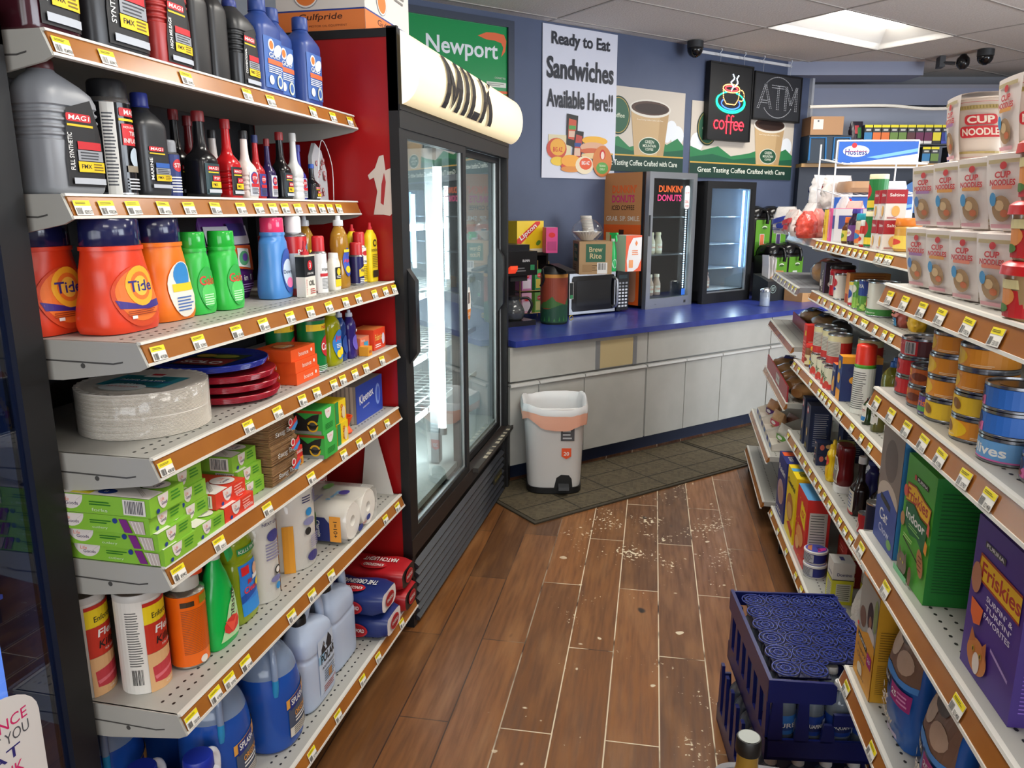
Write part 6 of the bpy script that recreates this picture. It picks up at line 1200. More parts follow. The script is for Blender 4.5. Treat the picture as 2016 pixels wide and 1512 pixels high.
t=wthing('sugar_dispenser','glass sugar dispenser with a chrome lid near the worktop edge','dispenser',4.60,-3.55,CT);m=MB();m.loft([(0,.033,.033),(.004,.036,.036),(.10,.034,.034),(.105,.031,.031)],M('d9e2ea',.35,0,0,'clear'),20);m.build('glass_jar',t);m=MB();m.loft([(.004,.030,.030),(.062,.029,.029)],M('e9e9ec',.8),18);m.build('sugar',t);m=MB();m.loft([(.104,.036,.036),(.118,.036,.036),(.126,.028,.028),(.13,.01,.01)],M('c9cccf',.2,.9),20);m.box(-.008,-.025,.125,.008,-.005,.133,M('c9cccf',.2,.9));m.build('chrome_lid',t)
carton('lid_box','tan carton with dark print at the far right end of the worktop',wp(5.16,-3.62,CT),.28,.16,.09,'c99a66',WA,front=lambda ink,w,h: ink.text('CELEBRATE',0,h*.5,h*.2,'4a3420',w*.5,.02))
# --- blue wall: posters, signs, cameras
def poster(name,lab,cat,s,z,w,h,n=-4.2995,th=.002,tilt=0):
 t=wthing(name,lab,cat,s+w/2,n,z);return t
t=poster('sandwich_poster','tall white poster offering ready to eat sandwiches on the blue wall','poster',3.148,1.68,.64,.96)
m=MB();rows=[]
for k in range(9): z=.96*k/8;rows.append([(-.32+.64*i/8,-.001-.004*max(0,sin(i*.8+k*.5))-(.012 if k==8 and i>6 else 0)*0,z) for i in range(9)])
m.grid([[(p[0],p[1]-.006,p[2]) for p in r] for r in rows],M('d4d6e2',.5));m.build('sheet',t)
m=MB();ink=Ink(m,flatP((0,-.0125,0),(1,0,0),(0,0,1)));SR='20222c'
def serif(txt,cx,cz,h,w):  # heavy letters with slab feet
 ink.text(txt,cx,cz,h,SR,w,.045)
serif('Ready to Eat',0,.87,.10,.50);serif('Sandwiches',0,.70,.135,.575);serif('Available Here!!',0,.51,.115,.575)
m.build('lettering',t)
m=MB();ink=Ink(m,flatP((0,-.0125,0),(1,0,0),(0,0,1)))
ink.rect(-.27,.14,-.08,.28,'d9cda8');ink.ell(-.20,.19,.085,.07,'c84a34',20);ink.ell(-.19,.2,.065,.055,'e8a83a',20);ink.text('BIG AZ',-.19,.185,.03,'c8281e',.08,.04);ink.ell(-.19,.11,.06,.03,'e9c23a',16)
ink.poly([(-.12,.22),(-.03,.2),(-.02,.41),(-.115,.42)],'26241f');ink.poly([(-.105,.26),(-.04,.25),(-.035,.38),(-.1,.39)],'c8553a');ink.rect(-.1,.32,-.04,.345,'4f9a4a');ink.rect(-.1,.27,-.045,.31,'d9b8a0')
ink.poly([(-.07,.13),(.015,.11),(.03,.31),(-.045,.315)],'26241f');ink.poly([(-.055,.15),(.008,.13),(.018,.28),(-.035,.29)],'b5463a');ink.rect(-.05,.21,.01,.235,'2f4a8a');ink.rect(-.05,.15,.0,.2,'d9b8a0')
ink.ell(.13,.255,.115,.03,'eab03c',20);ink.ell(.12,.21,.12,.035,'d8a888',18);ink.ell(.12,.185,.12,.02,'c9623a',18);ink.ell(.13,.155,.12,.02,'e2c08a',18)
ink.ell(-.08,.08,.085,.03,'c9482a',18);ink.ell(-.08,.115,.085,.04,'eda53a',18);ink.ell(-.08,.06,.085,.02,'d88a3a',18)
ink.ell(.04,.09,.08,.06,'e9d9b8',18);ink.ell(.05,.1,.055,.04,'e2572e',18);ink.text('BIG AZ',.05,.105,.025,WH,.07,.03);ink.ell(.2,.12,.088,.105,'cf7a3e',24);ink.ell(.2,.075,.055,.04,'5fa04a',20);ink.text('TEXAS',.2,.09,.014,'dfe8c8',.06,.01);ink.text('DELI',.2,.068,.014,'dfe8c8',.04,.01);ink.ell(.2,.165,.026,.035,'c8322a',16);ink.ell(.2,.16,.016,.026,'e8d0c0',14)
m.build('food_picture',t)
def gm(lab,s,w,z,h,co,cc,k):
 t=wthing('coffee_poster',lab,'poster',s+w/2,-4.2995,z);m=MB();m.box(-w/2,-.004,0,w/2,-.0005,h,'c9bfb2');m.build('board',t)
 m=MB();ink=Ink(m,flatP((0,-.004,0),(1,0,0),(0,0,1)));X=w/2
 for cx,cz,r in ((-X*.8,.30,.05),(-X*.9,.26,.07),(X*.7,.32,.055),(X*.86,.27,.07),(X*.6,.26,.045)): ink.ell(max(-X+r,min(X-r,cx)),cz,r,r,'dfe3e8',18)
 ink.poly([(-X,.12),(X,.12),(X,.2),(X*.85,.25),(X*.6,.2),(X*.35,.24),(X*.1,.2),(-X*.25,.17),(-X*.5,.24),(-X*.8,.2),(-X,.23)],'2f7a4c');ink.poly([(-X,.11),(X,.11),(X,.17),(X*.6,.15),(X*.2,.17),(-X*.2,.145),(-X*.6,.18),(-X,.15)],'1f5a40')
 # cup
 cx=co;ink.poly([(cx-.145,.118),(cx+.145,.118),(cx+.19,h*.76),(cx-.19,h*.76)],'c2a47a');ink.poly([(cx+.08,.118),(cx+.145,.118),(cx+.19,h*.76),(cx+.10,h*.76)],'b3946a');ink.ell(cx,h*.77,.205,.062,'d9d4c8',28);ink.ell(cx,h*.775,.188,.048,'4a3228',28);ink.ell(cx+.01,h*.77,.165,.036,'2e1d18',24)
 ink.text('Great Tasting Coffee Crafted with Care',cx,h*.63,.013,'e8e0cc',.26,.01)
 ink.ell(cx,.185,.108,.062,'d9d9c8',28);ink.ell(cx,.185,.102,.056,'23503a',28);ink.text('GREEN',cx,.213,.022,'d9dccb',.09,.02);ink.text('MOUNTAIN',cx,.185,.02,'d9dccb',.13,.02);ink.text('COFFEE',cx,.16,.016,'d9dccb',.08,.02)
 ink.ell(cc,h*.66,.115,.13,'1d3a2c',28);ink.ell(cc,h*.66,.105,.12,'b89a50',28);ink.ell(cc,h*.66,.10,.115,'2c5a42',28);ink.text('coffee',cc,h*.66,.03,'c9d0b8',.12,.02);ink.rect(-X,.0,X,.11,'17382d');ink.rect(-X,.108,X,.118,'c9a04a');ink.text('Great Tasting Coffee Crafted with Care',0,.055,.05,'dfe2d4',w*.86,.02);m.build('printing',t)
gm('tan and green coffee poster half behind the white sandwich poster',3.60,.875,1.74,.575,.085,-.225,0);gm('tan and green coffee poster behind the lit coffee sign',4.55,1.235,1.715,.56,.30,-.44,0)
t=wthing('cigarette_sign','green framed brand sign with white letters and orange swoosh, above the cooler','sign',2.40,-4.2995,2.14);m=MB();FRM=M('2c3446',.4);m.box(-.50,-.05,-.04,.50,-.0005,.0,FRM);m.box(-.50,-.05,.43,.50,-.0005,.47,FRM);m.box(-.50,-.05,0,-.455,-.0005,.43,FRM);m.box(.455,-.05,0,.50,-.0005,.43,FRM);m.build('frame',t)
m=MB();m.box(-.455,-.035,0,.455,-.002,.43,M('1c8f4e',.2));m.build('face_panel',t)
m=MB();ink=Ink(m,flatP((0,-.035,0),(1,0,0),(0,0,1)));ink.text('Newport',.135,.27,.125,'e2e6ea',.50,.03)
ink.poly([(.24,.36),(.30,.385),(.36,.39),(.43,.385),(.448,.35),(.44,.29),(.41,.255),(.425,.31),(.41,.335),(.36,.345),(.30,.345)],'e0622c');ink.rect(-.455,.0,.455,.012,'e8e0c8');ink.rect(-.455,.012,.455,.032,'e0622c');ink.rect(-.455,.04,.455,.055,'e0622c');ink.rect(.30,.075,.445,.105,'d9dccf');ink.lines(.31,.08,.43,.1,2,'8a8c80');ink.text('CIGARETTES',.4,.13,.01,'d9dccf',.08);m.build('printing',t)
t=wthing('roast_sign','round dark sign with a gold rim on the wall above the coffee urns','sign',5.02,-4.2995,1.47);m=MB();m.prism([(.10*cos(a),.11*sin(a)+.08) for a in [2*pi*i/30 for i in range(30)]],1,-.012,-.001,M('1c3440',.4));m.build('disc',t);m=MB();ink=Ink(m,flatP((0,-.0122,.08),(1,0,0),(0,0,1)));ink.ell(0,0,.095,.105,'b8a468',28);ink.ell(0,0,.088,.098,'24404a',28);ink.text('GREEN',0,.03,.022,'c9d0d4',.1,.01);ink.text('MOUNTAIN',0,-.005,.022,'c9d0d4',.14,.01);m.build('lettering',t)
def ledsign(name,lab,s,z,w,h,base='121316'):
 t=wthing(name,lab,'sign',s+w/2,-4.25,z);m=MB();m.box(-w/2,0,0,w/2,.04,h,M(base,.5));m.box(-w/2,-.006,0,-w/2+.012,0,h,'0c0c0e');m.box(w/2-.012,-.006,0,w/2,0,h,'0c0c0e');m.box(-w/2,-.006,h-.012,w/2,0,h,'0c0c0e');m.box(-w/2,-.006,0,w/2,0,.012,'0c0c0e');m.build('panel',t)
 m=MB();
 for x in (-w*.35,w*.35): m.rod((x,.02,h),(x,.02,CEIL-.03-z),.0012,M('c9ccd0',.4),6)
 m.build('hanging_wire',t) if False else None
 return t
def dots(name,t,pts,col,e,r=.0055):
 m=MB();mt=M(col,.4,0,e) if e else M(col,.5)
 for x,z in pts: m.face([(x+r*cos(a),-.003,z+r*sin(a)) for a in [pi/3*q for q in range(6)]],mt)
 return m.build(name,t)
def along(P,step=.0135,close=False):
 out=[];P=P+[P[0]] if close else P;acc=0
 for a,b in zip(P,P[1:]):
  L_=hypot(b[0]-a[0],b[1]-a[1]);q=acc
  while q<L_: out.append((a[0]+(b[0]-a[0])*q/L_,a[1]+(b[1]-a[1])*q/L_));q+=step
  acc=q-L_
 return out
def arc(cx,cz,rx,rz,a0,a1,n=40): return [(cx+rx*cos(radians(a0+(a1-a0)*k/n)),cz+rz*sin(radians(a0+(a1-a0)*k/n))) for k in range(n+1)]
t=ledsign('coffee_led_sign','black hanging sign with a lit cup, saucer and red coffee lettering',4.675,1.995,.495,.565)
dots('steam_leds',t,along(bez2 := [(0.0,.37),(.02,.40),(-.01,.43),(.03,.46),(.01,.49)])+along([(.035,.40),(.07,.43),(.055,.46),(.08,.49)]),'dff0ff',9)
dots('cup_leds',t,along(arc(.0,.385,.095,.03,0,360),.012)+along([(-.095,.38),(-.085,.31),(-.05,.27),(.05,.27),(.085,.31),(.095,.38)])+along(arc(.115,.34,.035,.04,-110,110)),'ffb060',6,.0045)
dots('coffee_leds',t,along(arc(.0,.385,.07,.018,0,360),.011),'ff2a30',8)
dots('saucer_inner_leds',t,along(arc(0,.275,.105,.04,150,390),.011),'2a50ff',9);dots('saucer_leds',t,along(arc(0,.29,.155,.07,110,430),.010)+along(arc(0,.285,.165,.078,150,390),.010),'10f090',7)
def stroke_letters(word):
 out=[];x=-.175
 for ch in word:
  if ch=='c': out+=[(a+x+.025,b+.115) for a,b in arc(0,0,.025,.03,50,310,20)];x+=.058
  elif ch=='o': out+=[(a+x+.027,b+.115) for a,b in arc(0,0,.027,.03,0,360,22)];x+=.066
  elif ch=='f': out+=[(x+.018,.055+.007*k) for k in range(19)]+[(x+.03,.188),(x+.042,.185)]+[(x+.006+.009*k,.14) for k in range(5)];x+=.05
  elif ch=='e': out+=[(a+x+.026,b+.115) for a,b in arc(0,0,.026,.03,0,310,22)]+[(x+.008+.009*k,.117) for k in range(4)];x+=.062
 return out
dots('coffee_word_leds',t,stroke_letters('coffee')[::1],'ff1e2a',9,.0052)
t=ledsign('atm_led_sign','square black sign with an unlit dotted ATM in a circle',5.185,2.175,.60,.36,'26282d')
pts=along(arc(0,.18,.2,.155,28,140))+along(arc(0,.18,.2,.155,215,330))
for off in (-.01,.01):
 pts+=along([(-.24+off,.09),(-.16+off,.27)])+along([(-.16+off,.27),(-.085+off,.09)])+along([(0+off,.09),(0+off,.27)])+along([(.10+off,.09),(.10+off,.27)])+along([(.235+off,.09),(.235+off,.27)])+along([(.10+off,.27),(.168+off,.13)])+along([(.235+off,.27),(.168+off,.13)])
for off in (0,.018): pts+=along([(-.08,.27-off),(.08,.27-off)])+along([(-.2,.15-off),(-.12,.15-off)])
dots('unlit_dots',t,pts,'b9bcc2',0,.0042)
for k,s in enumerate((4.78,5.05,5.28,5.62)):
 t=wthing('ceiling_hook',None,'hook',s,-4.245,CEIL-.03);m=MB();m.tube(bez([(0,0,.028),(.012,0,.02),(0,0,.004),(-.012,0,-.012),(0,0,-.026),(.012,0,-.018)],5),.003,'d4dae2',8);m.build('hook',t);m=MB();z1=(2.56 if k<2 else 2.535)-(CEIL-.03);m.rod((0,0,-.02),(0,0,z1),.0012,'b9bcc2',5);m.build('wire',t)
 t['label']=('white S hook holding the left corner of the lit coffee sign','white S hook holding the right corner of the lit coffee sign','white S hook holding the left corner of the dark ATM sign','white S hook holding the right corner of the dark ATM sign')[k];t['category']='hook'
t=wthing('dome_camera','dark dome camera where the ceiling meets the blue wall','camera',4.42,-4.17,CEIL);m=MB();m.cyl(0,0,-.05,-.006,.058,'2e3032',24);m.build('mount',t);m=MB();m.loft(cubic([(-.115,.012,.012),(-.10,.038,.038),(-.075,.053,.053),(-.05,.055,.055)],4),M('0e0f11',.08),24);m.build('dome',t)
dup(t,(2.16,6.85,CEIL),WA,'dark dome camera near the far soffit, above the noodle cups')
t=T('bullet_camera','small dark camera on a bracket at the end of the far soffit','camera',(1.93,7.05,2.60),0);m=MB();m.rod((0,0,0),(.08,-.02,-.01),.012,'2c2d30');m.loft(cubic([(-.06,.02,.02),(-.03,.045,.045),(.02,.045,.045),(.05,.02,.02)],3),M('1a1b1e',.2),18,ox=.13,oy=-.03);m.build('camera_body',t);m=MB();m.box(-.03,-.01,-.03,.01,.10,.05,'3a3b3e');m.build('bracket',t)
# --- step trash can
t=T('trash_can','white step trash can with a drawstring bag folded over its rim','trash can',(-.63,3.895,.0125),radians(12));sq=3.6
R=[(0,.135,.115,sq),(.03,.142,.122,sq),(.05,.143,.123,sq),(.46,.162,.142,sq)]
m=MB();m.loft([(0,.142,.122,sq),(.004,.146,.126,sq),(.034,.147,.127,sq)],M('141416',.5),40);m.build('base',t)
m=MB();m.loft([(.034,.140,.120,sq),(.06,.143,.123,sq),(.435,.160,.140,sq),(.45,.168,.148,sq),(.465,.168,.148,sq),(.468,.158,.138,sq),(.3,.15,.13,sq)],M('dcdad8',.35),48,True);m.build('bucket',t)
m=MB();ink=Ink(m,lambda a,b,o: (a,-.1235-.046*(b-.06)-o*2,b));ink.poly([(-.002,.035),(.095,.035),(.09,.085),(.075,.105),(.035,.108),(.01,.09)],'1a1b1d');ink.rect(.03,.295,.10,.385,'4a4a4e');ink.rect(.03,.36,.05,.385,RED);ink.lines(.04,.30,.09,.355,3,'b9b9bc');ink.poly([(.035,.21),(.06,.195),(.085,.21),(.085,.255),(.035,.255)],'e8562c');ink.text('20',.06,.225,.02,WH,.028,.02);m.build('stickers',t)
m=MB();m.prism([(-.135,.03),(-.17,.035),(-.165,.05),(-.13,.06)],0,.02,.075,'2a2b2e');m.build('pedal',t)
rows=[];rr=random.Random(21)
for j,(z,k) in enumerate(((.385,1.075),(.41,1.09),(.44,1.10),(.468,1.10),(.485,1.05),(.48,.97),(.44,.92),(.36,.86),(.28,.80))):
 row=[]
 for i in range(56):
  a=2*pi*i/56;dz=(.028*sin(2*a+.8)+.014*sin(5*a))*(1 if j<2 else .35)+rr.uniform(-.002,.002)
  q=.160*k*(1+.012*sin(11*a)+rr.uniform(-.006,.006));row.append((q*math.copysign(abs(cos(a))**(2/sq),cos(a)),q*.88*math.copysign(abs(sin(a))**(2/sq),sin(a)),z+dz+(.012*sin(a) if j>2 else 0)))
 rows.append(row)
m=MB();m.grid(rows[2:],M('cfcfd0',.45),close=True);m.build('bag_liner',t,ang=70);m=MB();m.grid([[(p[0]*1.004,p[1]*1.004,p[2]) for p in r_] for r_ in rows[:3]],M('e2a78f',.4),close=True);m.build('drawstring_band',t,ang=70)
# ================================================================ GROCERY GONDOLA
def gx(x0,y0,y): return x0+SK*(y0-y)
X12,X34,X5=(.555,3.536),(.505,3.536),(.458,3.536);XN=(.408,1.69)
def fr_(base,y,off): return (gx(*base,y)+off,y)
def G(base,y,inset,z): a=fr_(base,y,inset);return (a[0],a[1],z)
YF,YM,YN=3.536,2.605,1.69
t=T('grocery_gondola','pale grey centre panel and feet of the grocery gondola','shelving',(0,0,0))
m=MB();m.prism([(gx(.97,3.5,4.5),4.5),(gx(1.0,3.5,4.5),4.5),(gx(1.0,3.5,.76),.76),(gx(.97,3.5,.76),.76)],2,.02,1.36,M('8e8d88',.6));m.build('centre_panel',t)
m=MB();m.prism([(gx(.54,3.5,4.47),4.47),(gx(.97,3.5,4.47),4.47),(gx(.97,3.5,.78),.78),(gx(.54,3.5,.78),.78)],2,0,.04,'191817');m.build('plinth',t)
for y in (3.30,4.40): m=MB();a=gx(.46,3.5,y);m.box(a,y,0,a+.05,y+.03,.06,'1c1c1c');m.build('foot',t)
def gshelf(lab,base,ya,yb,z,ys,D=.40,**k):
 L_=(ya-yb)/cos(radians(2.4));return shelf(lab,G(base,ya,0,z),L_-.003,D,RR,[(ya-y)/cos(radians(2.4)) for y in ys],**k)
HD=(.03,.055)
gshelf('top shelf of the far gondola bay, condiments and soup boxes on it',X12,YF,YM,1.345,[3.479,3.4,3.279,3.184,3.11,3.039,2.929,2.853,2.781,2.713],drop=.03,lip=.032)
gshelf('top shelf of the middle gondola bay, behind the noodle cups',X12,YM,YN,1.345,[2.592,2.538,2.482,2.447],drop=.03,lip=.032,k0=3)
gshelf('second shelf of the far gondola bay, coffee and vegetable cans on it',X12,YF,YM,1.13,[3.342,3.238,3.116,3.018,2.926,2.84,2.752,2.664,2.63],lip=.032,k0=1)
gshelf('second shelf of the middle gondola bay, bean bags on it',X12,YM,YN,1.13,[2.52,2.425,2.357,2.2],lip=.032,k0=5)
gshelf('third shelf of the far gondola bay, canned soup and crackers on it',X34,YF,YM,.825,[3.483,3.377,3.123,2.964,2.904,2.854,2.789,2.684,2.63],lip=.032,k0=2)
gshelf('third shelf of the middle gondola bay, syrup bottles on it',X34,YM,YN,.825,[2.476,2.364,2.272,2.1],lip=.032,k0=7)
gshelf('fourth shelf of the far gondola bay, pasta boxes and mustard on it',X34,YF,YM,.50,[3.489,3.316,3.202,3.095,2.995,2.893,2.814,2.738,2.659],lip=.032,k0=4)
gshelf('fourth shelf of the middle gondola bay, sauces on it',X34,YM,YN,.50,[2.58,2.507,2.434,2.365,2.2],lip=.032,k0=8)
gshelf('bottom shelf of the far gondola bay, cereal boxes on it',X5,YF,YM,.13,[3.474,3.281,3.071,2.858,2.747,2.653],D=.45,lip=.032,holes=(.05,.075))
gshelf('bottom shelf of the middle gondola bay, mostly behind the blue crates',X5,YM,YN,.13,[2.4,2.2],D=.45,lip=.032,holes=(.05,.075))
gshelf('top shelf of the nearest gondola bay, noodle cups on it',XN,YN,.79,1.325,[1.626,1.535,1.439,1.351,1.241,1.142,1.0,.9],D=.50,lip=.036)
gshelf('second shelf of the nearest gondola bay, cat food cans on it',XN,YN,.79,1.11,[1.637,1.54,1.446,1.359,1.279,1.18,1.098,.95],D=.50,lip=.036,k0=2)
gshelf('third shelf of the nearest gondola bay, tall pet food boxes on it',XN,YN,.79,.79,[1.636,1.458,1.1,.9],D=.50,lip=.036,k0=6,holes=(.03,.055))
gshelf('lowest shelf of the nearest gondola bay, cat chow bags on it',XN,YN,.79,.46,[1.633,1.429,1.1],D=.50,lip=.036,k0=4,holes=(.03,.055))
# end bay
RE=radians(-90+.4);YE=4.487
def eshelf(lab,x,z,ys,D=.40,**k): return shelf(lab,(x,YE,z),.905,D,RE,[YE-y for y in ys],**k)
PURP=M('8a7a80',.4)
eshelf('top shelf of the end bay, heaped with snack bags',.56,1.345,[],lip=.03,D=.355)
eshelf('grey upper shelf of the end bay with pale tags',.50,1.135,[4.4,4.27,4.12,3.98,3.84,3.72,3.62],lip=.03,chan=PURP,dk=M('8f9196',.45))
eshelf('end bay shelf with an empty front and red divider behind',.497,.872,[],lip=.03,D=.38,holes=(.05,.09))
eshelf('end bay shelf with a red bread rail on its edge',.488,.61,[],lip=.03,D=.38)
eshelf('end bay shelf holding open white snack trays',.43,.352,[],lip=.03,D=.44)
eshelf('empty bottom shelf of the end bay',.42,.13,[],lip=.03,D=.45,holes=(.05,.10,.15))
def rail(lab,x,z,h,y0=3.60,y1=4.42):
 t=T('shelf_rail',lab,'rail',(x,y1,z),RE);L_=y1-y0;m=MB();m.box(0,0,0,L_,.006,h,M('a3202a',.4));m.build('rail',t)
 m=MB();ink=Ink(m,flatP((0,0,0),(1,0,0),(0,0,1)));ink.rect(L_*.5,h*.2,L_*.66,h*.8,'dfdcd6');[ink.ell(L_*(.53+.05*k),h*.5,.006,.008,'3a3a44',10) for k in range(3)];m.build('label',t)
rail('red divider rail with a small white card, upper one in the end bay',.60,.8725,.055);rail('red rail with a small white card along the lower bread shelf edge',.485,.6105,.075)
BREAD=noise_mat('bread_crust','b98a52','8a5a2c',9,.6)
def bread(lab,x,y,z,L_=.20,w=.11,h=.09,rz=0.0,seed=1,c2='2a3f8a',br=BREAD,cat='bread'):
 t=T('bread_bag',lab,cat,(x,y,z),rz);rr=random.Random(seed);rows=[]
 for k in range(10):
  v=k/9;f=max(.25,sin(pi*min(max(v,.04),.96))**.35);rows.append([(w/2*f*cos(a)*(1+.05*sin(5*a+k)),-L_/2+L_*v,h*.48+h*.46*f*sin(a)*(1+.05*sin(3*v*9))) for a in [2*pi*i/18 for i in range(18)]])
 m=MB();m.grid(rows,br,close=True);m.face(list(reversed(rows[0])),br);m.face(rows[-1],br);m.build('loaf',t,ang=80)
 rows2=[[(p[0]*1.08+rr.uniform(-.003,.003),p[1]*1.05,h*.48+(p[2]-h*.48)*1.04) for p in r] for r in rows]
 tail=[(.012*cos(a),-L_/2-.05,h*.6+.012*sin(a)) for a in [2*pi*i/18 for i in range(18)]];fan=[(.035*cos(a),-L_/2-.085,h*.62+.02*sin(a)+rr.uniform(-.006,.006)) for a in [2*pi*i/18 for i in range(18)]]
 m=MB();m.grid([fan,tail]+rows2,M('ffffff',.5,0,0,'film'),close=True);m.build('wrapper',t,ang=80)
 m=MB();ink=Ink(m,lambda a,b,o: (a,b,h*.96+o*3-.35*h*(a/w*2)**2),.015,.002);ink.rect(-w*.3,-L_*.2,w*.3,L_*.12,c2);ink.ell(0,-.02,w*.2,L_*.1,WH,14);m.build('label',t);return t
bread('clear bag of buns on the grey end shelf, leaning on the brown coffee box',.645,3.72,1.136,.20,.13,.12,.3,2,'c8746a')
bread('clear bread bag on top of another at the near end of the grey shelf',.70,3.76,1.257,.16,.11,.06,-.3,5,'b9a89a')
bread('blue and clear loaf bag behind the upper red divider, farthest',.675,4.20,.875,.22,.11,.10,.3,3,'24508a')
bread('dark blue loaf bag behind the upper red divider, middle',.70,3.98,.875,.22,.12,.10,.2,4,'1c2f5a');bread('grey-brown loaf bag behind the upper red divider, nearest',.72,3.76,.875,.20,.11,.10,-.2,8,'6a6a70',noise_mat('rye_crust','6e6258','4a4038',9,.7))
for k,(y,c,lab) in enumerate(((4.33,'3a3f8a','bun bag with blue print, farthest behind the lower red rail'),(4.16,'4a4a5a','grey-blue printed bun bag, second behind the lower red rail'),(3.99,'c9a070','golden bun bag in the middle behind the lower red rail'),(3.83,'b88a5a','plain golden bun bag near the rail card'),(3.67,'5a5a60','silvery crinkled bun bag, nearest behind the lower red rail'))): bread(lab,.585,y,.612,.15,.12,.085,1.2+k*.3,10+k,c)
def tray(lab,y,seed):
 t=T('snack_tray',lab,'tray',(.50,y,.3525),RE);m=MB();w,d,h=.22,.26,.05;c=M('cfc8bd',.6)
 m.box(-w/2,-.05,0,w/2,d,.003,c);m.box(-w/2,-.05,0,w/2,-.047,h*.6,c);m.box(-w/2,d-.003,0,w/2,d,h*2.2,c);m.prism([(-.05,0),(d,0),(d,h*2.2),(d*.4,h*1.9),(0,h),(-.05,h*.6)],0,-w/2,-w/2+.003,c);m.prism([(-.05,0),(d,0),(d,h*2.2),(d*.4,h*1.9),(0,h),(-.05,h*.6)],0,w/2-.003,w/2,c);m.build('carton',t)
 m=MB();ink=Ink(m,flatP((0,-.0505,0),(1,0,0),(0,0,1)));ink.rect(-.1,.003,-.04,.027,'24308a');ink.ell(.05,.015,.03,.01,'3a6ab0',14);m.build('printing',t)
tray('open white snack tray farthest out on the end bay shelf',4.30,1);tray('open white snack tray in the middle of the end bay shelf',4.05,2);tray('open white snack tray nearest the cereal boxes',3.78,3)
for k,(y,c,c2,lab) in enumerate(((4.32,'c98a5a','5a2a70','wrapped pastry in the farthest open tray'),(4.08,'d8a878','c83a5a','pink and purple wrapped pastry in the middle tray'),(4.02,'6a4030','c8b8b0','brown wrapped cake beside the pink pastry'),(3.80,'e0d8cc','5f9a3a','green labelled wrapped snack in the nearest tray'))):
 pouch('wrapped_pastry',lab,(.53+(.06 if k==2 else 0),y,.357),.13,.05,.09,c,RE+.3,prints=lambda ink,w,h,c2=c2: (ink.rect(-w*.4,h*.2,w*.4,h*.5,c2),ink.ell(0,h*.35,w*.2,h*.1,WH,12)),cat='pastry',crumple=.006,seed=30+k)
# snack bags heaped on the end bay top
for k,(x,y,z,c,c1,s_,lab) in enumerate(((.62,4.30,1.3455,'e6dcd8','c8303a',1.1,'white and red snack bag at the far corner of the heap'),(.60,4.08,1.3455,'e8e4e4','2f3f9a',1.2,'white and blue snack bag in the heap on the end bay'),(.60,3.86,1.3455,'dc8a80','c8302a',1.0,'red snack bag in the heap on the end bay'),(.64,3.68,1.3455,'d8766a','e9e0da',1.0,'red and orange snack bag next to the yellow cartons'),(.74,4.22,1.3455,'e9e2e0','b8404a',1.5,'tall white snack bag at the back of the heap'),(.72,3.98,1.3455,'e4e0e2','3a48a8',1.5,'tall white bag with blue corner at the back of the heap'),(.735,3.76,1.3455,'e0b8b0','c8303a',1.25,'tall red and white snack bag at the back of the heap'))):
 pouch('snack_bag',lab,(x,y,z),.16*s_**.5,.07,.13*s_,c,RE+random.uniform(-.35,.2),prints=lambda ink,w,h,c1=c1: (ink.poly([(-w*.42,h*.62),(w*.4,h*.35),(w*.4,h*.2),(-w*.42,h*.45)],c1),ink.ell(0,h*.55,w*.22,h*.12,c1,14),ink.lines(-w*.3,h*.12,w*.3,h*.3,2,c1)),cat='snack bag',crumple=.006,seed=50+k,mat=M(c,.25,0,0,'plain',.5))
for k,(x,y,z,c,c1,s_,lab) in enumerate(((.50,4.38,1.346,'e6e2e0','2f3f9a',1.0,'white bag with blue letters hanging at the outermost corner of the heap'),(.52,4.22,1.346,'dcd0cc','c8303a',.9,'crinkled pale bag with red print, outer edge of the heap'),(.51,4.0,1.346,'e8d8d4','d8484a',.9,'pinkish crinkled bag low on the outer edge of the heap'),(.52,3.76,1.346,'e0574a','f0e8e0',.85,'small red bag low on the outer edge, next to the yellow carton'),(.66,4.34,1.475,'e9e6e6','2c3c9c',1.2,'white bag with navy stripe lying high on the heap'),(.70,4.14,1.48,'e4dcd8','b8303a',1.1,'white and red bag lying high on the heap'))):
 pouch('snack_bag',lab,(x+.02,y,z),.17,.075,.14*s_,c,RE+.5-.3*k,prints=lambda ink,w,h,c1=c1: (ink.poly([(-w*.42,h*.5),(w*.4,h*.7),(w*.4,h*.52),(-w*.42,h*.32)],c1),ink.ell(w*.1,h*.3,w*.2,h*.1,c1,14),ink.lines(-w*.3,h*.12,w*.1,h*.24,2,c1)),cat='snack bag',crumple=.008,seed=150+k,mat=M(c,.22,0,0,'plain',.6))
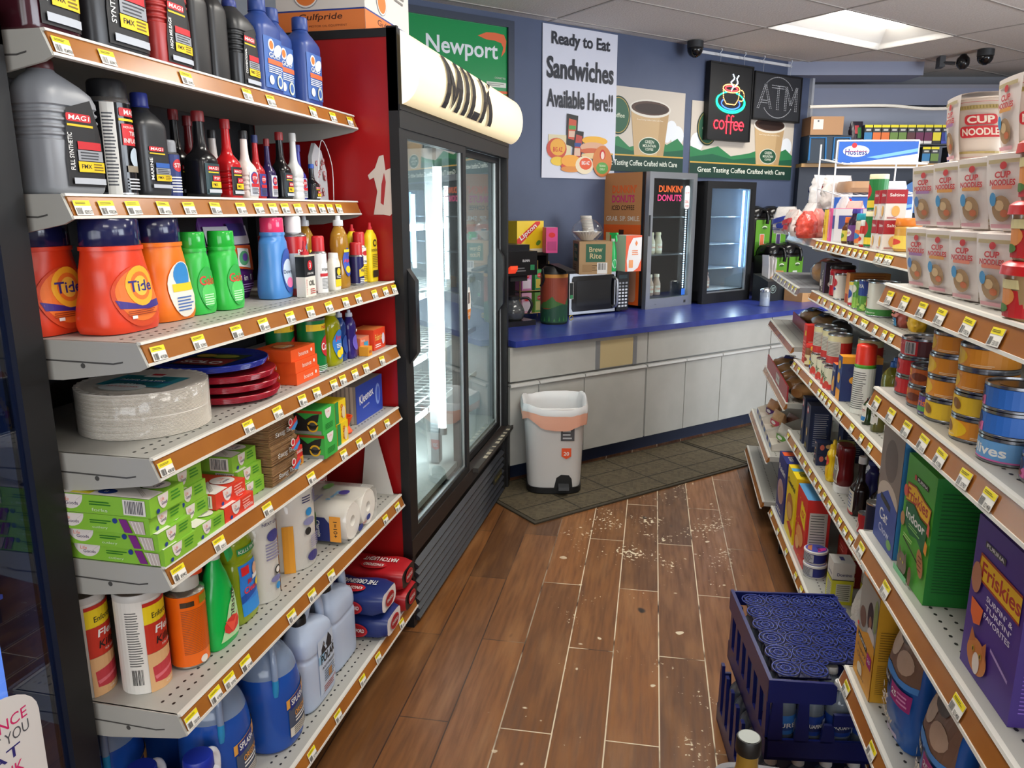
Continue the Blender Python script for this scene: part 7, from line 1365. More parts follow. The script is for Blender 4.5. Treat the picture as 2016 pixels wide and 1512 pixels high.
# wire rack with branded header cards
t=T('snack_cake_rack','white wire rack with two blue and white header cards above the end bay','rack',(.855,3.99,1.362),radians(10));m=MB();wm=M('e4e6ea',.3)
for x in (-.185,.185):
 m.tube([(x,0,0),(x,0,.42)],.004,wm);m.tube([(x,.22,0),(x,.22,.42)],.004,wm)
 for z in (0.01,.16,.30): m.tube([(x,.22,z+.05),(x,-.10,z-.01+.02)],.003,wm)
for z in (.16,.42,.30,.13): m.tube([(-.185,0,z),(.185,0,z)],.004,wm)
for k in range(9): x=-.16+k*.04;m.tube([(x,.22,.21),(x,-.1,.17)],.002,wm);m.tube([(x,.22,.35),(x,-.1,.31)],.002,wm)
m.tube([(-.185,-.1,.17),(.185,-.1,.17)],.003,wm);m.tube([(-.185,-.1,.31),(.185,-.1,.31)],.003,wm);m.build('wire_frame',t)
for z0 in (.315,.065):
 m=MB();m.box(-.18,-.006,z0,.18,-.003,z0+.10,'dfe6f0');m.build('header_card',t);m=MB();ink=Ink(m,flatP((0,-.006,z0),(1,0,0),(0,0,1)))
 ink.rect(-.18,.0,.18,.10,'2a63c0');ink.poly([(-.18,.0),(.18,.0),(.18,.045),(-.05,.012)],'e8eef6');ink.poly([(-.05,.03),(.18,.07),(.18,.055),(.0,.025)],'7ab8ea');ink.ell(-.10,.058,.06,.026,WH,24);ink.ell(-.11,.083,.012,.012,'d8303a',14);ink.text('Hostess',-.10,.055,.028,'27408f',.10,.03);ink.ell(-.10,.058,.062,.001,'d8303a',12);m.build('printing',t)
for k,(x,z,c,lab) in enumerate(((-.08,.175,'b08a6a','long wrapped cake pack on the upper wire tier'),(.07,.175,'e4e4ea','white wrapped cake pack on the upper wire tier, nearer the sign edge'),(.05,.02,'d8484a','red and white wrapped cake pack on the lower wire tier'))):
 q=T('snack_cake_pack',lab,'snack cake',(.855+x*cos(.17),4.03+x*sin(.17),1.362+z+.012),radians(10));m=MB();m.loft([(0,.06,.09,4),(.02,.066,.10,4),(.05,.06,.09,4)],M(c,.3),20);m.build('wrapper',q);m=MB();ink=Ink(m,lambda a,b,o: (a,b,.05+o*2));ink.rect(-.05,-.05,.05,.0,'2a3f9a');m.build('label',q)
# --- far bay, top shelf
F1=1.3455
def th_box(name,lab,base,y,ins,z,w,d,h,col,**k): a=fr_(base,y,ins+d/2);return carton(name,lab,(a[0],a[1],z),w,d,h,col,RR,**k)
th_box('snack_carton','narrow yellow carton at the end of the far bay top shelf',X12,3.47,.01,F1,.045,.14,.125,'f0d84a',front=lambda ink,w,h: ink.text('Bars',0,h*.5,w*.5,'e0a020',h*.6,.02,rot=pi/2),sideprint=lambda ink,d,h: ink.lines(-d*.4,h*.2,d*.4,h*.8,5,'c8a020'))
th_box('snack_carton','narrow pink carton between the yellow and blue-grey ones',X12,3.385,.01,F1,.05,.14,.13,'ee5f9a',front=lambda ink,w,h: ink.rect(-w*.3,h*.1,w*.1,h*.9,'f5a0c0'),sideprint=lambda ink,d,h: (ink.rect(-d*.4,h*.1,-d*.1,h*.9,'f8b8d0'),ink.ell(d*.2,h*.6,d*.15,h*.12,'d83a6a',12)))
th_box('snack_carton','blue-grey and white carton on the far bay top shelf',X12,3.315,.01,F1,.04,.14,.128,'dfe0ea',front=lambda ink,w,h: ink.rect(-w*.4,h*.4,w*.4,h*.8,'3a4a9a'),sideprint=lambda ink,d,h: ink.rect(-d*.4,h*.4,d*.4,h*.8,'3a4a9a'))
th_box('cereal_box','orange-yellow carton standing behind the small bottles of the far bay',X12,3.16,.12,F1,.16,.06,.15,'eeb21c',side='f0c23a',front=lambda ink,w,h: (ink.ell(0,h*.6,w*.3,h*.2,'e8801c',16),ink.text('pancake',0,h*.6,h*.1,WH,w*.5,.02)),sideprint=lambda ink,d,h: ink.lines(-d*.4,h*.2,d*.4,h*.8,8,'b8881c'))
def pj(name,lab,base,y,ins,z,r,h,col,cap,pr,**k): a=fr_(base,y,ins+r);return jar(name,lab,(a[0],a[1],z),r,h,col,cap,RR,pr,**k)
band=lambda c,c2=WH,w_='': (lambda ink,r,h: (ink.rect(-r*2,h*.12,r*2,h*.62,c),ink.ell(0,h*.38,r*.8,h*.12,c2,14),(ink.text(w_,0,h*.38,h*.1,RED,r*1.3,.02) if w_ else None)))
pj('sauce_bottle','small dark sauce bottle with an orange cap on the far bay top shelf',X12,3.16,.01,F1,.019,.098,'5a3018','e8702a',band('d8c84a','5f8a2a'),neck=.55,caph=.2)
pj('jelly_jar','dark purple grape jelly bottle with a purple lid',X12,3.07,.01,F1,.027,.128,'2a1430','4a3a9a',band('6a3a80',WH,'Welch'),neck=.6,caph=.12)
pj('mayonnaise_jar','teal-lidded sandwich spread jar beside the jelly',X12,2.965,.01,F1,.031,.112,'d8c8a8','1f9ab0',band('e87a3a','2f7ab8'),neck=.9,caph=.2)
pj('spice_jar','small red and white spice jar in front of the green cans',X12,2.885,.005,F1,.017,.09,'c8302a','e6e4e0',band('e6e0d4','d8302a'),neck=.9,caph=.2)
gc=lambda ink,r,h: (ink.rect(-r*3,h*.05,r*3,h*.95,'1f7a3a'),ink.ell(-r*.2,h*.55,r*.8,h*.22,'c8302a',16),ink.rect(-r*1.5,h*.1,r*1.5,h*.3,'f0d03a'))
a=fr_(X12,2.825,.03);gcan=tin('cheese_canister','green grated topping canister, lower of two stacked',(a[0]+.005,a[1],F1),.029,.115,'1f7a3a',RR,gc,lid='f0e8c0');a=dup(gcan,(a[0]+.005,a[1],F1+.120),RR,'green grated topping canister, upper of two stacked')
def soupbox(ink,d,h): ink.rect(-d*.5,h*.55,d*.5,h,'a8202c');ink.text('Saltine',0,h*.83,h*.1,WH,d*.7,.02);ink.ell(0,h*.3,d*.2,h*.18,'e8b060',14);ink.lines(-d*.4,h*.05,d*.1,h*.12,2,'b04040')
sb=th_box('soup_box','red and white cup soup box, lower far one of the stacked four',X12,2.735,.01,F1,.052,.06,.092,'e6e0da',front=soupbox,sideprint=soupbox);L0=sb.location.copy()
for dy,dz,lab in ((0,.093,'red and white cup soup box, upper far one of the stacked four'),(-.078,0,'red and white cup soup box, lower near one of the stacked four'),(-.078,.093,'red and white cup soup box, upper near one of the stacked four')): dup(sb,(L0.x-SK*dy,L0.y+dy,L0.z+dz),RR,lab)
pj('peanut_butter_jar','yellow jar with an orange lid at the edge of the noodle cups',X12,2.58,.03,F1,.038,.10,'d8a04a','e8822a',band('f0cf5a','d83a2a'),neck=.92,caph=.22)
# --- far bay, second shelf
F2=1.1305
th_box('coffee_pod_box','dark brown coffee pod box beside the bun bags',X12,3.47,.02,F2,.10,.10,.125,'3a2a2c',side='2c1c28',front=lambda ink,w,h: (ink.text('McCafe',w*.0,h*.4,w*.16,'e2d8ce',h*.7,.02,rot=pi/2),ink.ell(-w*.25,h*.3,w*.16,h*.12,'e2d8ce',14),ink.rect(w*.36,0,w*.5,h,'5a2a70')),sideprint=lambda ink,d,h: (ink.text('McCafe',d*.1,h*.45,d*.2,'e2d8ce',h*.7,.02,rot=pi/2),ink.ell(-d*.25,h*.3,d*.14,h*.1,'e2d8ce',14)))
pj('coffee_canister','bright red plastic coffee canister',X12,3.33,.02,F2,.046,.122,'c2202a','1e1a1c',lambda ink,r,h: (ink.rect(-r*.3,h*.4,r*.5,h*.75,'e0dcd6'),ink.bars(-r*.25,h*.43,r*.4,h*.72,'3a3a3a',8)),neck=.95,caph=.1)
a=fr_(X12,3.20,.035);tin('creamer_canister','small white canister with a red oval label',(a[0],a[1],F2),.027,.098,'e8e2d8',RR,lambda ink,r,h: (ink.ell(-r*.2,h*.66,r*.95,h*.18,'c2202a',18),ink.ell(-r*.2,h*.42,r*.8,h*.07,'2a3f8a',14)))
th_box('pasta_box','orange-brown hot cocoa box on the second gondola shelf',X12,3.09,.03,F2,.055,.14,.11,'e89a5a',side='c87a2a',front=lambda ink,w,h: ink.rect(-w*.3,0,w*.3,h*.3,'b03a2a'),sideprint=lambda ink,d,h: (ink.lines(-d*.4,h*.3,d*.4,h*.95,9,'a85a1c',.3,.1),ink.rect(0,h*.05,d*.3,h*.15,'3a2a20')))
a=fr_(X12,2.975,.03);tin('vegetable_can','slim white and blue can between the cocoa box and the peas',(a[0],a[1],F2),.020,.09,'e6e4da',RR,lambda ink,r,h: (ink.ell(0,h*.5,r*.9,h*.18,'2a4fa0',16),ink.rect(-r*3,h*.85,r*3,h*.97,'f0d84a'),ink.rect(-r*3,h*.05,r*3,h*.15,'c2303a')))
goya=lambda c: (lambda ink,r,h: (ink.rect(-r*3,h*.5,r*3,h,'24408f'),ink.text('GOYA',r*.1,h*.8,h*.12,WH,r*1.5,.03),ink.rect(-r*3,h*.02,r*3,h*.5,c),*[ink.ell(random.uniform(-r*1.3,r*1.6),random.uniform(h*.06,h*.42),.006,.005,'b8d86a',8) for _ in range(16)]))
a=fr_(X12,2.905,.03);tin('vegetable_can','green peas can with a green leaf label',(a[0],a[1],F2),.023,.10,'5f9a3a',RR,lambda ink,r,h: (ink.rect(-r*3,h*.02,r*3,h*.4,'8fbf4a'),ink.ell(0,h*.7,r*.8,h*.15,'e6e4d0',14)))
a=fr_(X12,2.83,.035);tin('vegetable_can','green and blue peas can just before the big white can',(a[0],a[1],F2),.028,.108,'5f9a3a',RR,goya('5f9a3a'))
a=fr_(X12,2.715,.055);tin('bean_can','large white can with a red and green label band',(a[0],a[1],F2),.049,.112,'e2dfd2',RR,lambda ink,r,h: (ink.rect(-r*3,h*.02,r*3,h*.22,'3f8a3a'),ink.rect(-r*1.4,h*.78,-r*.3,h*.93,'c8242c'),ink.text('GOYA',-r*.9,h*.85,h*.1,WH,r*.9,.03),ink.rect(-r*3,0,-r*1.2,h,'24408f'),ink.ell(-r*.5,h*.36,r*.5,h*.13,'e8803a',16),ink.lines(-r*.6,h*.5,r*.3,h*.62,2,'a8a8a0'),ink.text('Small Beans',r*.2,h*.12,h*.05,'dfe8d0',r*1.3,.01)))
pouch('bean_bag','clear bag of red beans with a blue label',G(X12,2.47,.05,F2),.075,.045,.075,'a8564a',RR,prints=lambda ink,w,h: (ink.rect(-w*.38,h*.0+.003,w*.2,h*.36,'2f8ac0'),ink.lines(-w*.3,h*.08,w*.1,h*.28,2,WH),*[ink.ell(random.uniform(-w*.35,w*.35),random.uniform(h*.4,h*.8),.006,.004,'c8786a',8) for _ in range(22)]),seed=71)
pouch('bean_bag','yellow bag with black letters behind the bean bag',G(X12,2.385,.06,F2),.06,.045,.078,'e8b82a',RR,prints=lambda ink,w,h: (ink.text('L',0,h*.5,h*.3,'26241c',None,.05),ink.rect(-w*.3,h*.7,w*.3,h*.8,'e6e0d0')),seed=72)
th_box('broth_carton','dark carton with an orange leaf under the noodle cup shelf',X12,2.22,.10,F2,.07,.06,.11,'3a3634',sideprint=lambda ink,d,h: (ink.rect(-d*.3,h*.3,d*.1,h*.8,'8a8278'),ink.ell(d*.25,h*.4,d*.15,h*.14,'e89a3a',7)))
a=fr_(X12,2.08,.10);tin('bean_can','navy blue bean can with white letters under the noodle cup shelf',(a[0],a[1],F2),.037,.11,'1c2c5a',RR,lambda ink,r,h: (ink.text('GOYA',r*0-.005,h*.7,h*.16,WH,r*1.6,.04),ink.rect(-r*2,h*.2,r*2,h*.45,'2f4a3a')))
a=fr_(X12,1.97,.11);tin('bean_can','second navy bean can, closer to the cat food cans',(a[0],a[1],F2),.037,.11,'1c2c5a',RR,lambda ink,r,h: (ink.ell(0,h*.5,r,h*.16,'cfd6dc',16),ink.rect(-r*2,h*.1,r*2,h*.2,'c8c8c0')))
# --- far bay, third shelf
F3=.8255
th_box('cocoa_box','red carton with a yellow corner beside the soup cans',X34,3.47,.02,F3,.065,.08,.165,'d8342c',front=lambda ink,w,h: (ink.rect(w*.0,h*.72,w*.4,h*.85,'f0cf3a'),ink.lines(-w*.4,h*.1,w*.4,h*.6,6,'f09a8a')),sideprint=lambda ink,d,h: (ink.rect(0,h*.72,d*.35,h*.82,'f0cf3a'),ink.lines(-d*.4,h*.1,d*.3,h*.6,8,'f09a8a')))
pj('bouillon_jar','brown powder jar with a red lid',X34,3.385,.01,F3,.022,.095,'8a5a3a','d8342c',band('e0d0a0','8a3a2a'),neck=.9,caph=.15)
pj('bouillon_jar','jar with a yellow-orange lid and blue label',X34,3.31,.015,F3,.022,.095,'8a5028','eaa82a',band('2f4aa0','e8d03a'),neck=.9,caph=.15)
def pasta(ink,r,h): ink.rect(-r*3,h*.0,r*3,h*.74,'c8302a');ink.rect(-r*.0,h*.28,r*1.4,h*.78,'cfcabc');ink.lines(r*.1,h*.3,r*1.3,h*.74,9,'7a766c',.35,.1);ink.text('FIORE',-r*.95,h*.56,h*.16,'2a5a2c',r*1.2,.04);ink.ell(-r*.9,h*.3,r*.5,h*.12,'e8803a',14)
a=fr_(X34,3.235,.05);sc=tin('tomato_can','large red tomato can with a green name, farthest of the row',(a[0],a[1],F3+.085),.043,.112,'e2d9a8',RR,pasta)
lowp=lambda ink,r,h: (ink.rect(-r*3,0,r*3,h,'e0dcc0'),ink.rect(-r*3,0,r*3,h*.25,'d8342c'),ink.text('FIORE',-r*.1,h*.6,h*.2,'2a5a2c',r*1.5,.04,rot=-.5),ink.ell(-r*.7,h*.3,r*.35,h*.16,'d8342c',12),ink.ell(r*.6,h*.25,r*.3,h*.14,'c8402a',12))
lc=tin('tomato_can','small cream tomato can under the farthest large can',(a[0]-.01,a[1],F3),.036,.083,'e0dcc0',RR,lowp)
a=fr_(X34,3.13,.06);dup(sc,(a[0],a[1],F3+.085),RR,'large red tomato can, second of the row');dup(lc,(a[0]-.02,a[1],F3),RR,'small cream tomato can under the second large can')
a=fr_(X34,3.01,.055);dup(sc,(a[0],a[1],F3+.085),RR,'large red tomato can, its price panel facing the camera');dup(lc,(a[0]-.015,a[1]+.03,F3),RR,'small cream tomato can under the third large can');dup(lc,(a[0]-.02,a[1]-.05,F3),RR,'small cream tomato can right beside the blue cracker box')
a=fr_(X34,2.93,.14);dup(sc,(a[0],a[1],F3+.085),RR,'large red tomato can set back behind the cracker boxes');dup(lc,(a[0],a[1],F3),RR,'small cream tomato can in the back row under the set back large can')
def crk(ink,d,h): ink.ell(0,h*.3,d*.35,h*.2,'e0a050',14);ink.ell(d*.1,h*.5,d*.2,h*.12,'e8b868',12);ink.text('Dine',0,h*.8,h*.1,WH,d*.7,.02,slant=.3)
th_box('cracker_box','navy cracker box with an orange top flap',X34,2.865,.01,F3,.05,.115,.112,'27346a',top='e8722a',front=crk,sideprint=lambda ink,d,h: (ink.ell(d*.1,h*.3,d*.3,h*.2,'e0a050',14),ink.text('Dinner',0,h*.72,h*.13,WH,d*.7,.02,slant=.3)))
th_box('cracker_box','tall blue cheese cracker box with an orange top',X34,2.79,.01,F3,.055,.13,.155,'2f4a86',top='f0a02a',side='2a3a70',front=lambda ink,w,h: (ink.rect(-w*.5,0,w*.5,h*.25,'e89a2a'),ink.ell(0,h*.8,w*.3,h*.1,'c8a040',14),ink.ell(0,h*.5,w*.3,h*.12,'e8a83a',14)),sideprint=lambda ink,d,h: (ink.rect(-d*.5,h*.85,d*.5,h,'e89a2a'),ink.ell(-d*.1,h*.72,d*.25,h*.09,'24306a',14),ink.ell(-d*.1,h*.48,d*.2,h*.1,'e8a83a',14),ink.rect(d*.1,h*.08,d*.4,h*.35,'e4e4e0'),ink.lines(d*.12,h*.1,d*.38,h*.33,6,'555555',.35,.05)))
a=fr_(X34,2.70,.04);aerosol('cooking_spray','yellow-capped cooking spray behind the green one',(a[0]+.02,a[1],F3),.026,.165,'f0d84a','f0cf1c',RR,lambda ink,r,h: (ink.rect(-r*3,h*.0,r*3,h*.8,'e8e4d8'),ink.rect(-r*3,h*.3,r*3,h*.6,'c8402a'),ink.lines(-r,h*.1,r,h*.28,4,'777')),.9,.25)
a=fr_(X34,2.615,.045);aerosol('cooking_spray','green cooking spray can with a big red cap',(a[0],a[1],F3),.032,.225,'4f9a2c','e03420',RR,lambda ink,r,h: (ink.rect(-r*1.0,h*.0,r*3,h*.97,'e4e4dc'),ink.rect(-r*1.2,h*.0,-r*.2,h,'4f9a2c'),ink.lines(r*.0,h*.1,r*1.5,h*.9,18,'5a5a5a',.35,.2)),.98,.26)
t=dish('tall clear cooking oil bottle with a blue cap',G(X34,2.50,.10,F3),.075,.075,.205,'a8a83a','1f5fb0',None,op=.35,name='cooking_oil_bottle',rz=RR)
t=dish('small dressing bottle with an orange tag on the syrup shelf',G(X34,2.47,.03,F3),.036,.036,.085,'3a5a2a','1a1a1a',lambda ink,w,h: (ink.rect(-w*.4,h*.1,w*.4,h*.7,'e6e0d4'),ink.rect(-w*.4,h*.75,0,h*.95,'f2522a'),ink.text('INCO',0,h*.5,h*.14,RED,w*.7,.02),ink.rect(-w*.4,h*.15,w*.4,h*.3,'2f7ab8')),op=.4,name='dressing_bottle',rz=RR)
t=dish('clear pickle relish bottle nearest on the syrup shelf',G(X34,2.39,.035,F3),.038,.038,.095,'8a8a4a','3a3a2a',lambda ink,w,h: (ink.rect(-w*.45,h*.25,w*.45,h*.75,'d6d4cc'),ink.lines(-w*.35,h*.3,w*.35,h*.7,5,'8a8a88')),op=.35,name='dressing_bottle',rz=RR)
th_box('drink_mix_box','orange-red packet standing just left of the cat food shelf',X34,2.20,.04,F3,.05,.05,.10,'e2603a',sideprint=lambda ink,d,h: ink.lines(-d*.4,h*.2,d*.3,h*.6,3,'f0b090'))
th_box('drink_mix_box','pale purple packet beside the orange-red one',X34,2.12,.05,F3,.05,.05,.09,'a88ab8',sideprint=lambda ink,d,h: ink.lines(-d*.4,h*.2,d*.3,h*.6,3,'d8c8e0'))
# --- far bay, fourth shelf
F4=.5005
def navyb(ink,d,h): ink.ell(-d*.1,h*.86,d*.2,h*.08,'d84a4a',16);ink.ell(-d*.1,h*.86,d*.15,h*.05,'e8e0dc',14);ink.ell(0,h*.4,d*.14,h*.1,'e0b878',9);ink.rect(-d*.3,h*.05,d*.1,h*.15,'8a7a3a')
def navys(ink,d,h): ink.rect(-d*.35,h*.1,d*.4,h*.85,'26335a');ink.lines(-d*.3,h*.12,d*.35,h*.84,16,'b8bcc4',.3,.15)
nb=th_box('pasta_box','dark navy pasta box, farther of the two in front',X34,3.35,.015,F4,.05,.085,.20,'1c2748',front=navyb,sideprint=navys)
n2=th_box('pasta_box','dark navy pasta box, nearer of the two in front',X34,3.245,.015,F4,.075,.085,.195,'1c2748',front=navyb,sideprint=navys);dup(n2,G(X34,3.13,.16,F4),RR,'dark navy pasta box standing in the back row')
sx_=th_box('gravy_box','small navy seasoning box, lower of two',X34,3.06,.015,F4,.05,.06,.045,'1f2a4c',front=navyb,sideprint=lambda ink,d,h: (ink.ell(-d*.2,h*.6,d*.14,h*.25,'d86a5a',12),ink.ell(d*.2,h*.7,d*.2,h*.2,'e0b878',10)));dup(sx_,(sx_.location.x,sx_.location.y,F4+.046),RR,'small navy seasoning box, upper of two')
pj('pickle_jar','olive green pickle jar behind the mustard',X34,2.95,.06,F4,.036,.125,'8a8a2a','8a8c3a',None,neck=.85,caph=.1,clear=.6)
pj('pickle_jar','olive jar in the shade at the back of the sauce shelf',X34,2.83,.18,F4,.036,.125,'5a5a22','6a6a2a',None,neck=.85,caph=.1,clear=.6)
def squeeze(name,lab,base,y,ins,z,w,d,h,col,cap,pr,inv=False,rz=RR):
 a=fr_(base,y,ins+d/2);t=T(name,lab,'bottle',(a[0],a[1],z),rz);m=MB()
 if inv:
  R=cubic([(.02,w*.34,d*.42,2.4),(.03,w*.42,d*.46,2.6),(h*.3,w*.5,d*.5,2.6),(h*.6,w*.44,d*.46,2.6),(h*.85,w*.48,d*.48,2.8),(h*.97,w*.46,d*.45,3),(h,w*.38,d*.36,3)],4);m.loft(R,M(col,.2),28);m.build('body',t);m=MB();m.loft([(0,w*.42,d*.48,3),(.022,w*.42,d*.48,3),(.026,w*.36,d*.44,3)],M(cap,.4),24);m.build('cap',t)
 else:
  R=cubic([(0,w*.42,d*.42,2.5),(.004,w*.48,d*.48,2.5),(h*.25,w*.5,d*.5,2.5),(h*.45,w*.44,d*.44,2.3),(h*.66,w*.48,d*.48,2.3),(h*.76,w*.3,d*.34,2),(h*.8,w*.24,w*.24,2)],4);m.loft(R,M(col,.25),26);m.build('body',t);m=MB();m.loft([(h*.79,w*.28,w*.28),(h*.87,w*.27,w*.27),(h*.88,w*.14,w*.14),(h,w*.09,w*.09)],M(cap,.35),20);m.build('cap',t)
 m=MB();pr(Ink(m,loftP(R),.01,.001),w,h);m.build('label',t);return t
ms=squeeze('mustard_bottle','yellow mustard bottle with a yellow nozzle',X34,2.87,.015,F4,.052,.045,.155,'f2c81c','f2c81c',lambda ink,w,h: (ink.ell(0,h*.5,w*.3,h*.12,'d8402a',14),ink.rect(-w*.3,h*.1,w*.3,h*.35,'f0b818'),ink.rect(-w*.2,h*.12,w*.0,h*.2,'2a2418')))
dup(ms,G(X34,2.76,.20,F4),RR,'second mustard bottle in the back row behind the ketchup')
squeeze('ketchup_bottle','upside-down ketchup bottle with a keystone label and white cap',X34,2.765,.02,F4,.085,.062,.17,'6a1416','dcd8d4',lambda ink,w,h: (ink.poly([(-w*.32,h*.2),(w*.3,h*.2),(w*.34,h*.5),(w*.2,h*.75),(-w*.22,h*.75),(-w*.34,h*.5)],'d8d2c8'),ink.poly([(-w*.27,h*.24),(w*.25,h*.24),(w*.28,h*.49),(w*.17,h*.71),(-w*.18,h*.71),(-w*.28,h*.49)],'8a8478'),ink.text('HEINZ',0,h*.52,h*.09,WH,w*.45,.02),ink.ell(-w*.05,h*.32,w*.06,h*.04,'c8202a',10)),True)
squeeze('ketchup_bottle','second ketchup bottle in the dark back row',X34,2.64,.16,F4,.08,.06,.17,'4a1214','c8c4c0',lambda ink,w,h: ink.rect(-w*.3,h*.2,w*.3,h*.6,'a8a298'),True)
t=longneck('dark sauce bottle with a white cap and neck label',G(X34,2.55,.05,F4),.062,.052,.195,'1c0e0c','dcd8d4',RR,brand=None,name='sauce_bottle');m=MB();ink=Ink(m,loftP([(0,.031,.0265,4),(.08,.031,.0265,4),(.2,.031,.0265,4)]),.01,.001);ink.rect(-.026,.012,.026,.082,'cfc8b8');ink.lines(-.02,.02,.02,.075,5,'5a6a9a');ink.rect(-.028,.004,.028,.012,'a82a2a');m.build('label',t)
dup(t,G(X34,2.465,.09,F4),RR,'dark sauce bottle with a white cap, partly behind the blue carton');squeeze('steak_sauce_bottle','blue-capped brown sauce bottle between the ketchup and the dark sauce',X34,2.66,.09,F4,.05,.045,.17,'2a2a60','2a3a7a',lambda ink,w,h: ink.ell(0,h*.7,w*.3,h*.1,'cfd0dc',14))
a=fr_(X34,2.385,.025);tin('tomato_paste_can','tiny red and silver can at the edge of the sauce shelf',(a[0],a[1],F4),.018,.068,'b02a2e',RR,lambda ink,r,h: (ink.ell(-r*.2,h*.4,r*.7,h*.26,'dcd6cc',16),ink.ell(-r*.2,h*.4,r*.4,h*.16,'b02a2e',12)))
a=fr_(X34,2.31,.035);tin('salt_canister','navy salt canister with a white top',(a[0],a[1],F4),.029,.13,'1c2238',RR,lambda ink,r,h: (ink.text('SALT',r*.2,h*.22,h*.12,WH,r*1.6,.03),ink.lines(-r,h*.05,r,h*.12,2,'8a8c98')),rim='dcdad6')
# --- far bay, bottom shelf
F5=.1305
def bc(name,lab,y,ins,w,d,h,col,**k): return th_box(name,lab,X5,y,ins,F5,w,d,h,col,**k)
def cerealT(word,c1,c2,tc=WH):
 return lambda ink,w,h: (ink.text(word,0,h*.78,h*.1,tc,w*.8,.04),ink.ell(0,h*.42,w*.38,h*.2,c1,20),ink.ell(w*.05,h*.38,w*.3,h*.13,c2,18),ink.lines(-w*.35,h*.05,w*.3,h*.14,2,tc))
def facts(bg,lc): return lambda ink,d,h: (ink.rect(-d*.38,h*.1,d*.38,h*.82,bg),ink.lines(-d*.32,h*.12,d*.32,h*.8,18,lc,.3,.15))
# these boxes stand with the wide face toward the far end and the spine to the aisle edge
def cer(lab,y,ins,w,d,h,col,pr,sp,tp=None,top=None,ang=0):
 a=fr_(X5,y,ins+w*.5);return carton('cereal_box',lab,(a[0],a[1],F5),w,d,h,col,radians(2.4)+ang,front=sp,sideprint=pr,topprint=tp,top=top,cat='cereal')
def cer2(lab,y,ins,w,d,h,col,fp,sp,top=None,tp=None):
 a=fr_(X5,y,ins+d*.5);return carton('cereal_box',lab,(a[0],a[1],F5),w,d,h,col,RR,front=fp,sideprint=sp,top=top,topprint=tp,cat='cereal')
cer2('dark blue cereal box at the far end of the bottom shelf',3.42,.01,.19,.062,.275,'27307a',cerealT('Raisin','c8a0a0','b89080'),facts('2a3478','8a90b8'),'27307a',lambda ink,w,d: (ink.rect(-w*.4,-d*.4,-w*.1,d*.4,'f0622a'),ink.text('bran',w*.15,0,d*.4,WH,w*.3,.02)))
cer2('yellow cereal box beside the dark blue one',3.20,.012,.19,.075,.285,'f2d21c',lambda ink,w,h: (ink.text('Cheerios',0,h*.8,h*.09,'26241c',w*.85,.04),ink.ell(-w*.02,h*.45,w*.36,h*.2,'b8743a',22),ink.ell(0,h*.4,w*.28,h*.12,'d8a868',18),ink.poly([(-w*.2,h*.18),(w*.4,h*.08),(w*.44,h*.2),(w*.1,h*.26)],'c8402a')),facts('d8d0c0','6a6250'),'f2d21c',lambda ink,w,d: (ink.rect(-w*.5,d*.0,-w*.2,d*.5,'e6e4e0'),ink.rect(-w*.2,-d*.5,0,d*.5,'5aa8d8'),ink.text('Chex',w*.2,0,d*.5,'6a6a20',w*.3,.02)))
cer2('red cereal box with a yellow panel beside the tubs',2.98,.014,.19,.085,.28,'d22a24',lambda ink,w,h: (ink.poly([(-w*.1,h*.62),(w*.4,h*.52),(w*.42,h*.78),(-w*.05,h*.86)],'f2d21c'),ink.text('KIX',w*.17,h*.7,h*.1,'d22a24',w*.3,.05),ink.ell(0,h*.35,w*.35,h*.14,'e89a5a',20),ink.ell(-w*.2,h*.2,w*.2,h*.09,'f0b878',16),*[ink.ell(random.uniform(-w*.4,w*.4),random.uniform(h*.05,h*.9),.004,.004,'f2d21c',8) for _ in range(14)]),facts('c8c4bc','5a5a58'),'5a9ac8')
def tub(lab,y,z):
 a=fr_(X5,y,.05);t=T('frosting_tub',lab,'tub',(a[0]+.0,a[1],z),RR);r=.041;m=MB();m.loft([(0,r*.93,r*.93),(.006,r*.95,r*.95),(.006,r*.9,r*.9),(.045,r,r)],['dcdad8','dcdad8','27308a'],30);m.build('body',t);m=MB();m.loft([(.043,r*1.05,r*1.05),(.050,r*1.05,r*1.05),(.052,r,r)],M('e0dede',.35),30);ink=Ink(m,topP(0,0,.052));ink.ell(0,0,r*.92,r*.92,'4a4fae',26);ink.poly([(-r*.2,r*.85),(r*.3,r*.8),(r*.85,.0),(r*.1,r*.1)],'e83aa0');ink.poly([(-r*.7,-r*.2),(r*.6,-r*.5),(r*.2,-r*.8),(-r*.5,-r*.6)],'c87a4a');ink.text('Soft',r*.2,r*.2,r*.3,'1c1c3a',r*.9,.04);m.build('lid',t)
 m=MB();ink=Ink(m,cylP(r*.99),.009,.001);ink.rect(-r*.1,.01,r*1.2,.040,'b9bcc4');ink.lines(0,.012,r*1.1,.038,5,'55585e');ink.ell(-r*.7,.02,r*.3,.008,'2f8a5a',12);m.build('label',t)
tub('frosting tub with a pink and blue lid, lower of two',2.845,F5);tub('frosting tub with a pink and blue lid, upper of two',2.85,F5+.053)
rb=th_box('gelatin_box','flat red carton stacked behind the tubs, lower one',X5,2.83,.135,F5+.05,.13,.12,.05,'a82c22',top='c2402e',front=lambda ink,w,h: ink.lines(-w*.3,h*.2,w*.2,h*.7,2,'d88a7a'),sideprint=lambda ink,d,h: ink.rect(-d*.35,h*.15,-d*.2,h*.85,'d8b88a'));dup(rb,(rb.location.x,rb.location.y,F5+.1005),RR,'flat red carton stacked behind the tubs, upper one');dup(rb,(rb.location.x,rb.location.y,F5),RR,'flat red carton at the base of the stack behind the tubs')
